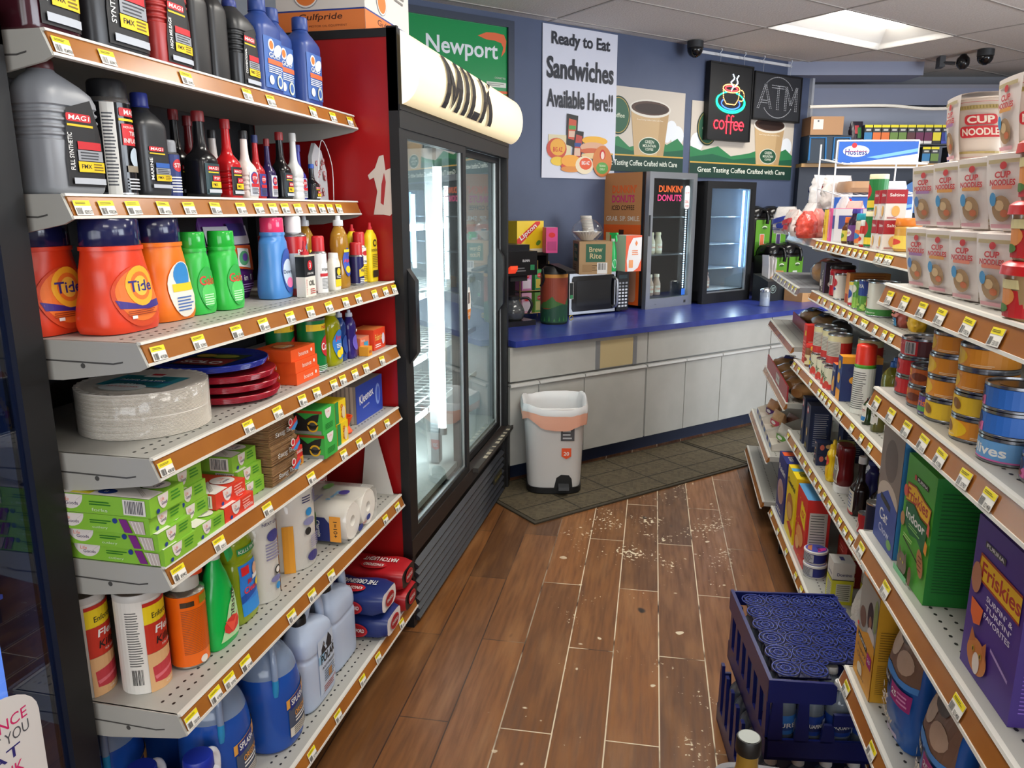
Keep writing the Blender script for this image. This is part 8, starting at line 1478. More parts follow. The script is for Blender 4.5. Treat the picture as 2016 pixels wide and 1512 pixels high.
def domino(ink,d,h): ink.rect(-d*.5,0,d*.5,h*.58,'d2cf2c');ink.rect(-d*.5,h*.58,d*.5,h*.60,'2a2a2a');ink.text('Domino',d*.05,h*.72,h*.07,'2a2f70',d*.7,.02);ink.rect(-d*.3,h*.08,d*.4,h*.5,'c9c8b8');ink.lines(-d*.25,h*.1,d*.38,h*.48,8,'5a5a50',.35,.1)
db=th_box('sugar_box','white and yellow sugar carton in front on the bottom shelf',X5,2.665,.06,F5,.075,.07,.155,'dcd9d4',front=domino,sideprint=domino,topprint=lambda ink,w,d: (ink.rect(-w*.2,-d*.1,w*.2,d*.1,'4a4a8a')));dup(db,G(X5,2.60,.19,F5),RR,'white and yellow sugar carton, one row farther in')
pouch('flour_bag','crumpled white paper bag on the bottom shelf behind the crate',G(X5,2.44,.13,F5),.11,.09,.17,'d8d2cc',RR,seed=80,crumple=.007,mat=M('d8d2cc',.8,0,0,'plain',.8))
pouch('flour_bag','pale grey flour bag behind the sugar cartons',G(X5,2.74,.30,F5),.10,.08,.17,'c8c4bc',RR,seed=81)
# --- nearest bay: noodle cups
A1=1.3255
def noodle(lab,y,ins,z,rz=0,sc=1.0,col='a87ab0',spot='5a8ac8'):
 a=fr_(XN,y,ins+.05);t=T('noodle_cup',lab,'noodle cup',(a[0],a[1],z),RR+rz);h=.112*sc;r0,r1=.035*sc,.048*sc
 R=[(0,r0*.93,r0*.93),(.003,r0,r0),(h*.93,r1*.97,r1*.97),(h*.935,r1*1.04,r1*1.04),(h*.955,r1*1.04,r1*1.04),(h*.96,r1*.97,r1*.97)]
 m=MB();m.loft(R,M('e2d6c8',.5),32);m.build('cup',t);P=cylP(r0,0,0,r1*.97,h*.93)
 m=MB();ink=Ink(m,lambda a_,b,o: P(a_*r0/(r0+(r1-r0)*b/h),b,o),.008,.0008);W_=r0*pi*.98
 def cupside(c0):
  ink.rect(c0-r0*1.1,h*.78,c0+r0*1.3,h*.84,'b8a468');ink.rect(c0-r0*1.1,h*.12,c0+r0*1.3,h*.155,'b8a468');ink.rect(c0-r0*1.1,h*.885,c0+r0*1.3,h*.892,'c8686a');ink.rect(c0-r0*1.1,h*.06,c0+r0*1.3,h*.066,'c8686a')
  ink.rrect(c0-r0*.75,h*.55,c0+r0*.65,h*.70,.006,'d2343c');ink.rrect(c0-r0*1.0,h*.36,c0+r0*.95,h*.53,.006,'d2343c');ink.text('CUP',c0-r0*.05,h*.625,h*.11,'f2e6d6',r0*1.15,.06);ink.text('NOODLES',c0,h*.445,h*.11,'f2e6d6',r0*1.75,.05)
  for k in range(18): ink.rect(c0-r0*1.1+k*r0*.13,h*.79,c0-r0*1.1+k*r0*.13+.0012,h*.83,'8a7a44');ink.k-=1
 cupside(-W_*.52);cupside(W_*.52);m.build('printing',t)
 # card sleeve over the front, bulging, slightly wider than the cup
 m=MB();rows=[];
 for k in range(13):
  v=k/12;z_=h*(.02+.98*v);b=r0+(r1-r0)*v;hw=b*.98
  rows.append([(-hw+2*hw*i/8,-sqrt(max(b*b-(-hw+2*hw*i/8)**2*.12,0))-.004-.003*sin(pi*v),z_) for i in range(9)])
 top=[(p[0],p[1]+.02,p[2]+.003) for p in rows[-1]];back=[[(p[0],-p[1]*.0+.03+k*0,rows[-1][0][2]+.003) for p in rows[-1]]]
 m.grid(rows+[top]+back,M('e6dcd6',.45));m.build('card_sleeve',t)
 def SP(a_,b,o):
  v=min(max((b/h-.02)/.98,0),1);q=r0+(r1-r0)*v;return (a_,-sqrt(max(q*q-a_*a_*.12,0))-.005-.003*sin(pi*v)-o*1.5,b)
 m=MB();ink=Ink(m,SP,.008,.0006);ink.rect(-r1*.76,h*.88,r1*.76,h*.93,'b8a880');ink.ell(0,h*.85,r0*.22,h*.05,'c8383c',12);ink.text('CUP',0,h*.735,h*.085,'c8383c',r0*1.0,.06);ink.text('NOODLES',0,h*.635,h*.08,'c8383c',r0*1.6,.06);ink.rrect(-r0*.65,h*.55,r0*.65,h*.6,.003,col);ink.ell(.0,h*.3,r0*.6,h*.17,'a8845a',18);ink.ell(-r0*.1,h*.34,r0*.3,h*.07,'d8b888',12);ink.ell(r0*.2,h*.24,r0*.25,h*.05,'c86a3a',12);ink.ell(-r0*.5,h*.42,r0*.22,h*.09,spot,14);ink.rect(-r0*.7,h*.05,r0*.7,h*.1,'d8a0a8');m.build('sleeve_printing',t);return t
c0=noodle('noodle cup, bottom row, farthest from the camera',1.612,.015,A1,.22,.98)
nc=[(1.612,'second-layer noodle cup, farthest from the camera',.113),(1.50,'noodle cup, bottom row, second from the far end',0),(1.50,'noodle cup, second layer, second from the far end',.113),(1.388,'noodle cup, bottom row, third from the far end',0),(1.388,'noodle cup, second layer, third from the far end',.113),(1.276,'noodle cup, bottom row, beside the red-lidded tubs',0)]
for y,lab,dz in nc[:1]: dup(c0,(c0.location.x,c0.location.y,A1+dz),RR+.22,lab)
c2=None
for i,(y,lab,dz) in enumerate(nc[1:]):
 a=fr_(XN,y,.065)
 if i==0: c2=noodle(lab,y,.015,A1,.22,.98,'e0a050','4a9ad0')
 elif i==2: c3=noodle(lab,y,.015,A1,.22,.98,'e88a70','4a9ad0')
 else: dup(c2 if i%2 else c3,(a[0],a[1],A1+dz),RR+.22,lab)
dup(c0,(*fr_(XN,1.60,.165),A1),RR+.22,'noodle cup in the back row, seen as a purple edge, bottom layer');dup(c0,(*fr_(XN,1.60,.165),A1+.113),RR+.22,'noodle cup in the back row, seen as a purple edge, second layer')
dup(c3,(*fr_(XN,1.276,.165),A1+.113),RR+.22,'noodle cup set back on the second layer behind the red-lidded tubs');dup(c3,(*fr_(XN,1.276,.165),A1),RR+.22,'noodle cup set back on the bottom row behind the red-lidded tubs')
dup(c3,(*fr_(XN,1.276,.065),A1+.113),RR+.22,'noodle cup, second layer, directly above the tub-side cup')
dup(c0,(*fr_(XN,1.555,.085),A1+.226),RR-.10,'topmost noodle cup standing alone, its big red name in view')
dup(c2,(*fr_(XN,1.335,.085),A1+.226),RR-.05,'topmost noodle cup cut by the picture edge')
def fruittub(lab,y,z):
 a=fr_(XN,y,.045);t=T('fruit_tub',lab,'tub',(a[0]-.01,a[1],z),RR);r=.040;m=MB();m.loft([(0,r*.8,r*.8,3),(.004,r*.84,r*.84,3),(.062,r,r,3)],M('c8a878',.75,0,0,'clear'),28);m.build('cup',t);m=MB();m.loft([(.060,r*1.14,r*1.14,2.6),(.072,r*1.12,r*1.12,2.6),(.076,r*1.0,r*1.0,2.6),(.078,r*.9,r*.9,2.6)],M('d01f22',.3),30);m.build('lid',t)
 m=MB();ink=Ink(m,cylP(r*.90,0,0,r*1.0,.062),.009,.0022);ink.rect(-r*1.9,.004,r*1.9,.04,'c8242a');ink.ell(-r*.1,.032,r*.5,.014,'e8944a',16);ink.rect(-r*1.2,.01,-r*.5,.05,'dfe0d6');ink.text('Dole',-r*.8,.03,.01,'2a6a3a',r*.6,.02,rot=pi/2-.3);ink.rect(-r*.4,.042,r*1.5,.054,'e8dca0');ink.ell(-r*.1,.016,r*.3,.006,'4a7a2a',10);m.build('label',t);return t
f0=fruittub('red-lidded fruit tub, lowest of three at the shelf front',1.155,A1);dup(f0,(f0.location.x,f0.location.y,A1+.0785),RR,'red-lidded fruit tub, middle of three');dup(f0,(f0.location.x,f0.location.y,A1+.157),RR,'red-lidded fruit tub, topmost of three, cut by the picture edge')
# --- nearest bay: cat food cans
B1=1.1105;CR,CH=.0425,.0385
def cat(lab,y,ins,k,col,pr,ring=False): a=fr_(XN,y,ins+CR);return tin('cat_food_can',lab,(a[0],a[1],B1+k*(CH+.0003)),CR,CH,col,RR,pr,rim='8f9298',ring=ring)
def yellowp(ink,r,h): ink.rect(-r*3,h*.14,r*3,h*.86,'e8952a');ink.ell(-r*.55,h*.5,r*.9,h*.42,'f0c21c',20);ink.ell(-r*.5,h*.55,r*.25,h*.2,'8a5a1c',12,rot=-.7);ink.text('Chicken',-r*.55,h*.25,h*.1,'f8eccc',r*.8);ink.lines(r*.5,h*.16,r*1.3,h*.28,2,'f8dcb0')
def yellowf(ink,r,h): ink.rect(-r*3,h*.14,r*3,h*.86,'f0c830');ink.rrect(-r*1.2,h*.45,-r*.2,h*.8,.003,'f2b81c');ink.text('Friskies',-r*.7,h*.62,h*.2,'c83a2c',r*.9,.03);ink.ell(-r*.95,h*.3,r*.3,h*.14,'5fa04a',14);ink.ell(-r*.5,h*.22,r*.3,h*.09,'8a3a20',12);ink.ell(r*.2,h*.55,r*.25,h*.2,'8a5a1c',12,rot=-.7)
y4a=[(cat('yellow cat food can, bottom of the far stack of four',1.442,.012,0,'f0c830',yellowf))]
ya=cat('yellow-orange cat food can, second from the bottom of the far stack',1.445,.012,1,'e8952a',yellowp);L0=ya.location
dup(ya,(L0.x,L0.y+.002,B1+2*(CH+.0003)),RR+.1,'yellow-orange cat food can, third from the bottom of the far stack');dup(ya,(L0.x+.002,L0.y,B1+3*(CH+.0003)),RR-.15,'yellow-orange cat food can on top of the far stack of four')
dup(ya,(*fr_(XN,1.322,.012+CR),B1),RR+.4,'orange cat food can at the bottom of the near stack of four');dup(y4a[0],(*fr_(XN,1.322,.012+CR),B1+CH+.0003),RR,'yellow cat food can, second from the bottom of the near stack');dup(ya,(*fr_(XN,1.324,.014+CR),B1+2*(CH+.0003)),RR-.2,'yellow-orange cat food can, third from the bottom of the near stack');dup(ya,(*fr_(XN,1.32,.012+CR),B1+3*(CH+.0003)),RR+.05,'yellow-orange cat food can on top of the near stack of four')
def redp(ink,r,h): ink.rect(-r*3,h*.14,r*3,h*.86,'c8222a');ink.rrect(-r*1.3,h*.4,-r*.6,h*.8,.003,'f2b81c');ink.ell(-r*.2,h*.5,r*.35,h*.22,'6a1418',14);ink.text('Beef',-r*.3,h*.22,h*.12,'f0d8c8',r*.5,.01)
def redt(ink,r,h): ink.rect(-r*3,h*.14,r*3,h*.86,'c8222a');ink.rect(r*.3,h*.2,r*.85,h*.82,'c8c4c4');ink.bars(r*.35,h*.24,r*.8,h*.78,'3a3a3e',8);ink.rect(r*.95,h*.14,r*3,h*.86,'5a141c');ink.lines(-r*.7,h*.55,r*.1,h*.78,3,'e89a90');ink.lines(-r*.6,h*.2,r*.1,h*.28,1,'f0d0c8')
cat('red cat food can with a pull ring, topmost of the far red stack',1.632,.02,2,'c8222a',redt,True);rc=cat('red cat food can, middle of the far red stack',1.635,.018,1,'c8222a',redp)
cat('red and yellow cat food can at the bottom of the far red stack',1.637,.018,0,'c8222a',lambda ink,r,h: (redp(ink,r,h),ink.rect(-r*1.3,h*.15,-r*.7,h*.38,'5a2a80'),ink.ell(-r*.5,h*.25,r*.3,h*.1,'6a1418',12)))
def orp_(ink,r,h): ink.rect(-r*3,h*.14,r*3,h*.86,'b85a1c');ink.rrect(-r*1.2,h*.5,-r*.1,h*.82,.003,'f2b01c');ink.text('Friskies',-r*.65,h*.65,h*.17,'b8321c',r*.95,.03);ink.ell(-r*.9,h*.32,r*.35,h*.14,'5fa04a',14);ink.ell(-r*.3,h*.28,r*.35,h*.1,'8a1c1c',12);ink.ell(r*.4,h*.5,r*.4,h*.2,'6a2a14',14)
oc=cat('orange-brown cat food can, lower of two',1.541,.012,0,'b85a1c',orp_);dup(oc,(*fr_(XN,1.54,.013+CR),B1+CH+.0003),RR+.15,'orange-brown cat food can, upper of two')
tin('cat_food_can','small purple and green cat food can alone at the shelf edge',(fr_(XN,1.49,.010)[0]+.03,1.49-.022,B1),.030,.040,'5a3a8a',RR,lambda ink,r,h: (ink.rect(-r*3,h*.12,r*3,h*.88,'5a3a8a'),ink.text('Fris',r*.1,h*.6,h*.3,'e87a2a',r*1.0,.03),ink.rect(-r*.6,h*.2,r*1.2,h*.42,'4fa04a')),rim='8f9298')
def pinkp(ink,r,h): ink.rect(-r*3,h*.14,r*3,h*.86,'2f6fc8');ink.rect(-r*1.5,h*.14,r*.1,h*.5,'e06aa8');ink.ell(-r*.6,h*.62,r*.62,h*.3,'1c2a5a',18);ink.text('MEATY',-r*.6,h*.7,h*.13,WH,r*.7,.02);ink.text('Pate',-r*.6,h*.55,h*.1,WH,r*.45,.01);ink.ell(-r*.6,h*.28,r*.55,h*.12,'8a5040',16)
def livp(ink,r,h): ink.rect(-r*3,h*.14,r*3,h*.86,'6aa4d8');ink.text('9lives',r*.3,h*.5,h*.4,WH,r*1.5,.04);ink.ell(-r*.9,h*.55,r*.25,h*.28,'d88a3a',14);ink.rect(-r*3,h*.12,r*3,h*.18,'d86aa8')
cat('light blue cat food can at the bottom of the pink and blue stack',1.213,.012,0,'6aa4d8',livp);pk=cat('pink and blue cat food can, middle of its stack',1.214,.012,1,'2f6fc8',pinkp);dup(pk,(pk.location.x,pk.location.y,B1+2*(CH+.0003)),RR-.05,'pink and blue cat food can on top of its stack')
dup(pk,(*fr_(XN,1.115,.03+CR),B1),RR,'pale teal cat food can cut by the picture edge')
for y,k,lab in ((1.44,0,'dark cat food can in the second row behind the far yellow stack'),(1.32,0,'dark cat food can in the second row behind the near yellow stack'),(1.32,1,'dark cat food can, upper one in the second row')): dup(oc,(*fr_(XN,y,.11+CR),B1+k*(CH+.0003)),RR,lab)
# --- nearest bay: pet food boxes
C1=.7905
def petbox(name,lab,y,ins,z,w,d,h,col,side,fp,sp,tp=None,top=None,rz=0):
 a=fr_(XN,y,ins+d/2);return carton(name,lab,(a[0],a[1],z),w,d,h,col,RR+rz,side=side,front=fp,sideprint=sp,topprint=tp,top=top,cat='pet food')
fine=lambda c,a0=.08,a1=.92: (lambda ink,d,h: (ink.lines(-d*.38,h*a0,d*.38,h*(a0+a1)*.48,16,c,.3,.12),ink.lines(-d*.38,h*(a0+a1)*.52,d*.38,h*a1,12,c,.3,.12)))
petbox('cat_food_box','blue cat food box with a cat photo, left of the green box',1.612,.02,C1,.135,.075,.245,'3f5a9c','3a86c0',lambda ink,w,h: (ink.rect(-w*.5,h*.36,w*.5,h,'8a7a70'),ink.ell(0,h*.75,w*.3,h*.18,'6a5a54',20),ink.ell(0,h*.42,w*.48,h*.14,'c8b8a8',22),ink.poly([(-w*.5,0),(w*.5,0),(w*.5,h*.40),(0,h*.5),(-w*.5,h*.36)],'3a4f9a'),ink.text('Cat',-w*.08,h*.26,h*.1,WH,w*.4,.02,rot=0),ink.text('Chow',0,h*.14,h*.07,'cfd4ea',w*.5,.02),ink.poly([(-w*.3,h*.38),(w*.2,h*.34),(w*.2,h*.39),(-w*.3,h*.43)],'2a2a2c'),ink.ell(w*.3,h*.08,w*.12,h*.04,'6aa04a',12)),fine('1f5488'),lambda ink,w,d: (ink.text('Cat',0,0,d*.4,'6a90d8',w*.4,.02)),'2440a0')
def frisk(ink,w,h):
 ink.rect(-w*.12,h*.84,w*.28,h*.88,'26241c');ink.text('PURINA',w*.08,h*.86,h*.025,WH,w*.34,.02);ink.rect(-w*.2,h*.84,-w*.13,h*.88,'c8302a')
 ink.poly([(-w*.42,h*.62),(-w*.1,h*.65),(w*.15,h*.60),(w*.42,h*.60),(w*.45,h*.74),(w*.2,h*.76),(-w*.1,h*.80),(-w*.4,h*.78)],'9a3a1c');ink.poly([(-w*.40,h*.635),(-w*.1,h*.665),(w*.15,h*.615),(w*.40,h*.615),(w*.43,h*.73),(w*.2,h*.745),(-w*.1,h*.785),(-w*.38,h*.765)],'f2c01c');ink.text('Friskies',.0,h*.70,h*.095,'b8302a',w*.72,.03)
 ink.poly([(-w*.36,h*.45),(-w*.15,h*.39),(w*.1,h*.42),(w*.36,h*.36),(w*.4,h*.58),(w*.1,h*.6),(-w*.1,h*.65),(-w*.38,h*.61)],'13663a');ink.text('Indoor',.0,h*.54,h*.08,WH,w*.66,.03);ink.lines(-w*.2,h*.44,w*.2,h*.48,2,'8ac86a')
 ink.ell(-w*.42,h*.70,w*.07,h*.05,'e0604a',12);ink.ell(-w*.42,h*.46,w*.08,h*.06,'b88a5a',12);ink.poly([(w*.40,h*.55),(w*.48,h*.53),(w*.48,h*.62),(w*.42,h*.65)],'e0604a');ink.poly([(w*.38,h*.40),(w*.47,h*.38),(w*.48,h*.47),(w*.4,h*.49)],'e8962a');ink.ell(w*.32,h*.28,w*.1,h*.11,'b87a4a',16,rot=.5);[ink.rect(w*.26,h*(.22+.035*k),w*.38,h*(.23+.035*k),'7a3a20') for k in range(4)]
 ink.poly([(-w*.3,h*.33),(w*.25,h*.26),(w*.25,h*.275),(-w*.3,h*.345)],'26241c');ink.lines(-w*.3,h*.34,w*.1,h*.38,2,'b8e08a');ink.ell(-w*.24,h*.12,w*.18,h*.09,'7a6a5c',18);ink.poly([(-w*.38,h*.16),(-w*.36,h*.25),(-w*.28,h*.2)],'6a5a4c');ink.poly([(-w*.16,h*.2),(-w*.1,h*.25),(-w*.08,h*.15)],'6a5a4c');ink.ell(-w*.28,h*.14,w*.02,h*.012,'c8c03a',10);ink.ell(-w*.18,h*.14,w*.02,h*.012,'c8c03a',10);ink.ell(w*.08,h*.1,w*.06,h*.08,'7a4a34',14);ink.rect(-w*.5,0,w*.0,h*.05,'7ac890')
def ftop(ink,w,d): ink.poly([(-w*.3,-d*.1),(w*.3,-d*.25),(w*.3,d*.1),(-w*.3,d*.25)],'f0a81c');ink.text('Friskies',0,0,d*.2,'b8302a',w*.45,.02);ink.rect(w*.2,-d*.35,w*.4,d*.3,'13663a')
fb=petbox('cat_food_box','bright green indoor cat food box, front one',1.438,.018,C1,.15,.088,.235,'4aa82a','1d7a2c',frisk,fine('155a24',.1,.9),ftop,'46b82c');dup(fb,(fb.location.x+.093,fb.location.y-.004,C1),RR,'bright green cat food box directly behind the front one')
petbox('cat_food_box','blue patterned cat food bag box between the green and purple boxes',1.262,.10,C1,.10,.07,.235,'2f6fa8','24508a',lambda ink,w,h: (ink.ell(-w*.1,h*.3,w*.25,h*.12,'c8a880',16),ink.ell(w*.1,h*.7,w*.25,h*.12,'c87a4a',14),ink.rect(-w*.4,h*.45,w*.4,h*.5,'8ab8e0')),lambda ink,d,h: (ink.ell(0,h*.3,d*.3,h*.1,'c8a880',14),ink.ell(0,h*.7,d*.25,h*.12,'c84a3a',12),ink.rect(-d*.4,h*.15,d*.4,h*.2,'8ab8e0')))
def purp(ink,w,h):
 ink.rect(-w*.3,h*.84,w*.1,h*.88,'4a4a4e');ink.text('PURINA',-w*.1,h*.86,h*.025,WH,w*.34,.02);ink.poly([(-w*.38,h*.62),(w*.45,h*.6),(w*.45,h*.78),(-w*.35,h*.79)],'a83a1c');ink.poly([(-w*.36,h*.635),(w*.45,h*.615),(w*.45,h*.765),(-w*.33,h*.775)],'f2c01c');ink.text('Friskies',w*.08,h*.70,h*.1,'b8302a',w*.74,.03)
 for k,t_ in enumerate(('SURFIN’ &','TURFIN’','FAVORITES')): ink.text(t_,w*.12,h*(.56-.055*k),h*.035,'e6e0f0',w*.5,.02)
 ink.poly([(-w*.4,h*.48),(-w*.15,h*.47),(-w*.18,h*.36),(-w*.3,h*.33),(-w*.38,h*.38)],'e86a2a');ink.ell(-w*.36,h*.62,w*.1,h*.1,'b87a5a',16)
 ink.ell(-w*.15,h*.16,w*.2,h*.11,'c87a3a',22);ink.poly([(-w*.33,h*.2),(-w*.3,h*.31),(-w*.2,h*.25)],'b86a30');ink.poly([(-w*.08,h*.25),(w*.0,h*.31),(w*.03,h*.19)],'b86a30');ink.ell(-w*.14,h*.12,w*.07,h*.07,'e6d8cc',16);ink.ell(-w*.22,h*.19,w*.03,h*.02,'c8a02a',12);ink.ell(-w*.07,h*.19,w*.03,h*.02,'c8a02a',12);ink.ell(-w*.22,h*.19,w*.01,h*.014,'1c1410',8);ink.ell(-w*.07,h*.19,w*.01,h*.014,'1c1410',8);ink.poly([(w*.1,h*.3),(w*.45,h*.24),(w*.45,h*.26),(w*.1,h*.32)],'a890c8')
petbox('cat_food_box','purple cat food box with an orange cat, cut by the picture edge',1.115,.02,C1,.165,.085,.24,'4a2c8a','3c2470',purp,fine('7a5ab0'))
# --- nearest bay: lowest shelf
D1=.4605
def dogbox(ink,w,h):
 ink.rect(-w*.5,h*.46,w*.5,h,'a8a49a');ink.ell(w*.12,h*.72,w*.16,h*.14,'3a2a24',18);ink.ell(w*.14,h*.66,w*.08,h*.07,'9a6a50',14);ink.ell(-w*.25,h*.62,w*.18,h*.1,'7a5a44',16);ink.ell(w*.25,h*.56,w*.2,h*.08,'d8ccc4',16);ink.ell(w*.4,h*.8,w*.1,h*.16,'8a9a5a',14)
 ink.poly([(-w*.5,0),(w*.5,0),(w*.5,h*.52),(w*.1,h*.56),(-w*.2,h*.48),(-w*.5,h*.46)],'dd9a24');ink.poly([(-w*.4,h*.40),(w*.15,h*.36),(w*.15,h*.41),(-w*.4,h*.45)],'26241c');ink.text('PURINA',-w*.12,h*.405,h*.03,WH,w*.45,.02,rot=-.03);ink.ell(-w*.44,h*.5,w*.05,h*.02,'f2522a',10);ink.text('Puppy',-w*.1,h*.31,h*.05,'8a6a4a',w*.5,.01);ink.text('Chow',-w*.1,h*.24,h*.05,'8a6a4a',w*.45,.01);ink.rect(w*.2,h*.28,w*.45,h*.40,'a8206a');ink.text('25',w*.32,h*.34,h*.035,WH,w*.14,.02);ink.ell(-w*.1,h*.13,w*.15,h*.06,'e8d8b8',14);ink.text('pets first',0,h*.08,h*.03,'3a2a1c',w*.4,.02)
petbox('dog_food_box','golden puppy food box with a child and dog photo, next to the crates',1.622,.012,D1,.128,.062,.235,'dd9a24','c9921c',dogbox,fine('8a6414',.08,.7),lambda ink,w,d: (ink.rect(-w*.5,d*.1,w*.3,d*.45,'6a5a4c'),ink.ell(-w*.1,-d*.2,w*.12,d*.12,'3a2a14',14)),'f0862a')
def chow(ink,w,h):
 ink.poly([(-w*.46,h*.55),(-w*.1,h*.60),(w*.2,h*.56),(w*.46,h*.58),(w*.42,h*.93),(-w*.42,h*.93)],'7a5a48');ink.ell(-w*.15,h*.76,w*.16,h*.1,'c8b09a',14);ink.ell(w*.2,h*.7,w*.18,h*.09,'b89a84',14);ink.ell(0,h*.86,w*.2,h*.05,'4a3428',12)
 ink.poly([(-w*.46,h*.50),(w*.46,h*.53),(w*.46,h*.58),(w*.2,h*.57),(-w*.1,h*.60),(-w*.46,h*.55)],'4a8ad0');ink.poly([(-w*.46,h*.44),(-w*.02,h*.41),(-w*.02,h*.49),(-w*.46,h*.52)],'1c1c20');ink.text('PURINA',-w*.24,h*.465,h*.045,WH,w*.38,.02,rot=-.05);ink.rect(w*.04,h*.36,w*.44,h*.50,'a02a74');ink.text('25',w*.14,h*.43,h*.05,WH,w*.14,.02);ink.lines(w*.23,h*.38,w*.42,h*.48,3,'d88ab8');ink.text('Cat',-w*.2,h*.31,h*.12,'e6dccc',w*.38,.03,slant=.3);ink.text('Chow',-w*.05,h*.19,h*.09,'e6dccc',w*.5,.03,slant=.3);ink.rect(w*.0,h*.08,w*.3,h*.12,'c8b8d0')
cb_=pouch('cat_chow_bag','blue cat chow bag with a pink 25 badge, farther one',G(XN,1.46,.065,D1),.15,.085,.25,'2460b0',RR,prints=chow,cat='pet food',crumple=.003,seed=91,topw=.9);pouch('cat_chow_bag','blue cat chow bag with a pink 25 badge, nearer one leaning out',G(XN,1.255,.06,D1),.165,.085,.24,'2460b0',RR-.12,prints=chow,cat='pet food',crumple=.003,seed=92,topw=.9)
dup(cb_,G(XN,1.08,.07,D1),RR,'blue cat chow bag nearest the camera, below the frame of the picture')
# ================================================================ BOTTLE CRATES, DRINK DISPLAY
NAVY=M('141d5e',.3);NAV2=M('1a2470',.28);LAT=M('35428f',.25)
CA=radians(8.3)
def crate(lab,x,y,z,h,lid):
 t=T('bottle_crate',lab,'crate',(x,y,z),CA);Wd,Ln=.285,.43;m=MB()
 m.box(0,0,0,Wd,Ln,.008,NAVY)
 for a,b,c,d in ((0,0,Wd,.007),(0,Ln-.007,Wd,Ln),(0,0,.007,Ln),(Wd-.007,0,Wd,Ln)): m.box(a,b,0,c,d,.055,NAVY)
 for k in range(7):  # tapering pillars along the long sides
  yy=.01+k*(Ln-.05)/6
  for x0 in (0,Wd-.009): m.prism([(yy-.002,.05),(yy+.032,.05),(yy+.024,h-.05 if lid else h),(yy+.006,h-.05 if lid else h)],0,x0,x0+.009,NAVY)
 for k in range(5):
  xx=.005+k*(Wd-.045)/4
  if lid and k in (3,): continue
  for y0 in (0,Ln-.009): hh=(h-.115 if k>1 and y0==0 else h-.05) if lid else h*.8;m.prism([(xx,.05),(xx+.034,.05),(xx+.028,hh),(xx+.006,hh)],1,y0,y0+.009,NAVY)
 m.build('tray',t)
 m=MB()
 if lid:
  m.box(-.003,-.002,h-.058,.006,Ln+.002,h,NAVY);m.box(Wd-.006,0,h-.04,Wd+.002,Ln+.002,h-.008,NAVY);m.box(-.003,Ln-.004,h-.045,Wd,Ln+.003,h-.004,NAVY)
  m.prism([(-.003,h-.058),(Wd*.50,h-.058),(Wd*.53,h-.05),(Wd*.53,h-.012),(Wd*.5,h-.004),(-.003,h)],1,-.003,.005,NAVY);m.box(Wd*.53,-.002,h-.115,Wd,.006,h-.085,NAVY);m.build('rim_wall',t)
  m=MB();m.box(.03,.10,h-.018,Wd-.004,Ln-.01,h-.014,M('0c1240',.4));m.box(.03,.035,h-.018,.15,.10,h-.014,M('0c1240',.4));px,py=.0655,.0655  # open lattice of rings
  for i in range(4):
   for j in range(6):
    cx,cy=.052+i*px,.062+j*py
    if cy>Ln-.02 or cx>Wd-.01 or (j==0 and i>1): continue
    for q in (.031,.021,.011): m.torus(cx,cy,h-.008,q,.0016,LAT,n=22)
    for q in range(8): a=pi/4*q+.2;m.tube([(cx+.004*cos(a),cy+.004*sin(a),h-.009),(cx+.031*cos(a),cy+.031*sin(a),h-.009)],.0013,LAT,4)
    m.tube([(cx+.028,cy+.028,h-.009),(cx+.038,cy+.038,h-.009)],.0013,LAT,4);m.torus(cx+px/2,cy+py/2,h-.009,.010,.0014,LAT,n=12)
  m.build('ring_lattice',t)
 else:
  m.box(-.002,-.002,.05,Wd+.002,.006,.075,NAVY);m.build('rim_wall',t)
 return t
CX0,CY0_=.2417,1.668
def crp(u,v,z): return (CX0+u*cos(CA)-v*sin(CA),CY0_+u*sin(CA)+v*cos(CA),z)
crate('lower navy plastic bottle crate on the floor under the lidded one',CX0-.02,CY0_-.008,.001,.195,False)
crate('upper navy bottle crate with a lid of interlocking rings',CX0,CY0_,.203,.212,True)
def wb(lab,pos,z,dark=False):
 t=T('water_bottle',lab,'water bottle',(pos[0],pos[1],z),CA);R=cubic([(0,.028,.028),(.006,.032,.032),(.05,.0305,.0305),(.10,.0315,.0315),(.135,.026,.026),(.155,.013,.013),(.165,.012,.012)],3);m=MB();m.loft(R,M('aab8c8',.30,0,0,'clear'),20);m.build('bottle',t);m=MB();ribbed_cap(m,.0145,.160,.176,M('d8d8d8',.4),16);m.build('cap',t)
 m=MB();m.loft([(.05,.0318,.0318),(.10,.0325,.0325)],M('1f3f90' if dark else '3a7ac8',.3),20,False);ink=Ink(m,cylP(.0325,.05),.009,.001);ink.rect(-.02,.012,.02,.028,'24488f' if not dark else '14245a');ink.text('AQUAFINA' if dark else 'PURE',0,.025,.012,WH,.05,.02);ink.rect(.022,.005,.035,.04,'cfd6e4');m.build('label',t);return t
w0=None;rc_=('first','second','third','fourth','fifth','sixth')
for j in range(6):
 lab='water bottle in the upper crate, aisle side, %s from the near corner'%rc_[j]
 if w0 is None: w0=wb(lab,crp(.047,.045,0),.212);w1=wb('dark-labelled water bottle at the near side of the upper crate, second from the corner',crp(.112,.045,0),.212,True)
 else: dup(w0,crp(.047,.045+j*.066,.212),CA+.7*j,lab)
dup(w1,crp(.177,.045,.212),CA+.15,'dark-labelled water bottle at the near side of the upper crate, third from the corner');dup(w1,crp(.24,.045,.212),CA+.9,'dark-labelled water bottle at the near side of the upper crate, beside the gondola')
for i in range(3): dup(w0,crp(.112+i*.065,.111,.212),CA,'water bottle in the second row of the upper crate, %s from the aisle'%rc_[i+1])
for j in range(6): dup(w1 if j%2 else w0,(crp(.027,.037+j*.066,.0)[0],crp(.027,.037+j*.066,.0)[1],.0095),CA+j,'water bottle in the lower crate, aisle side, %s from the near corner'%rc_[j])
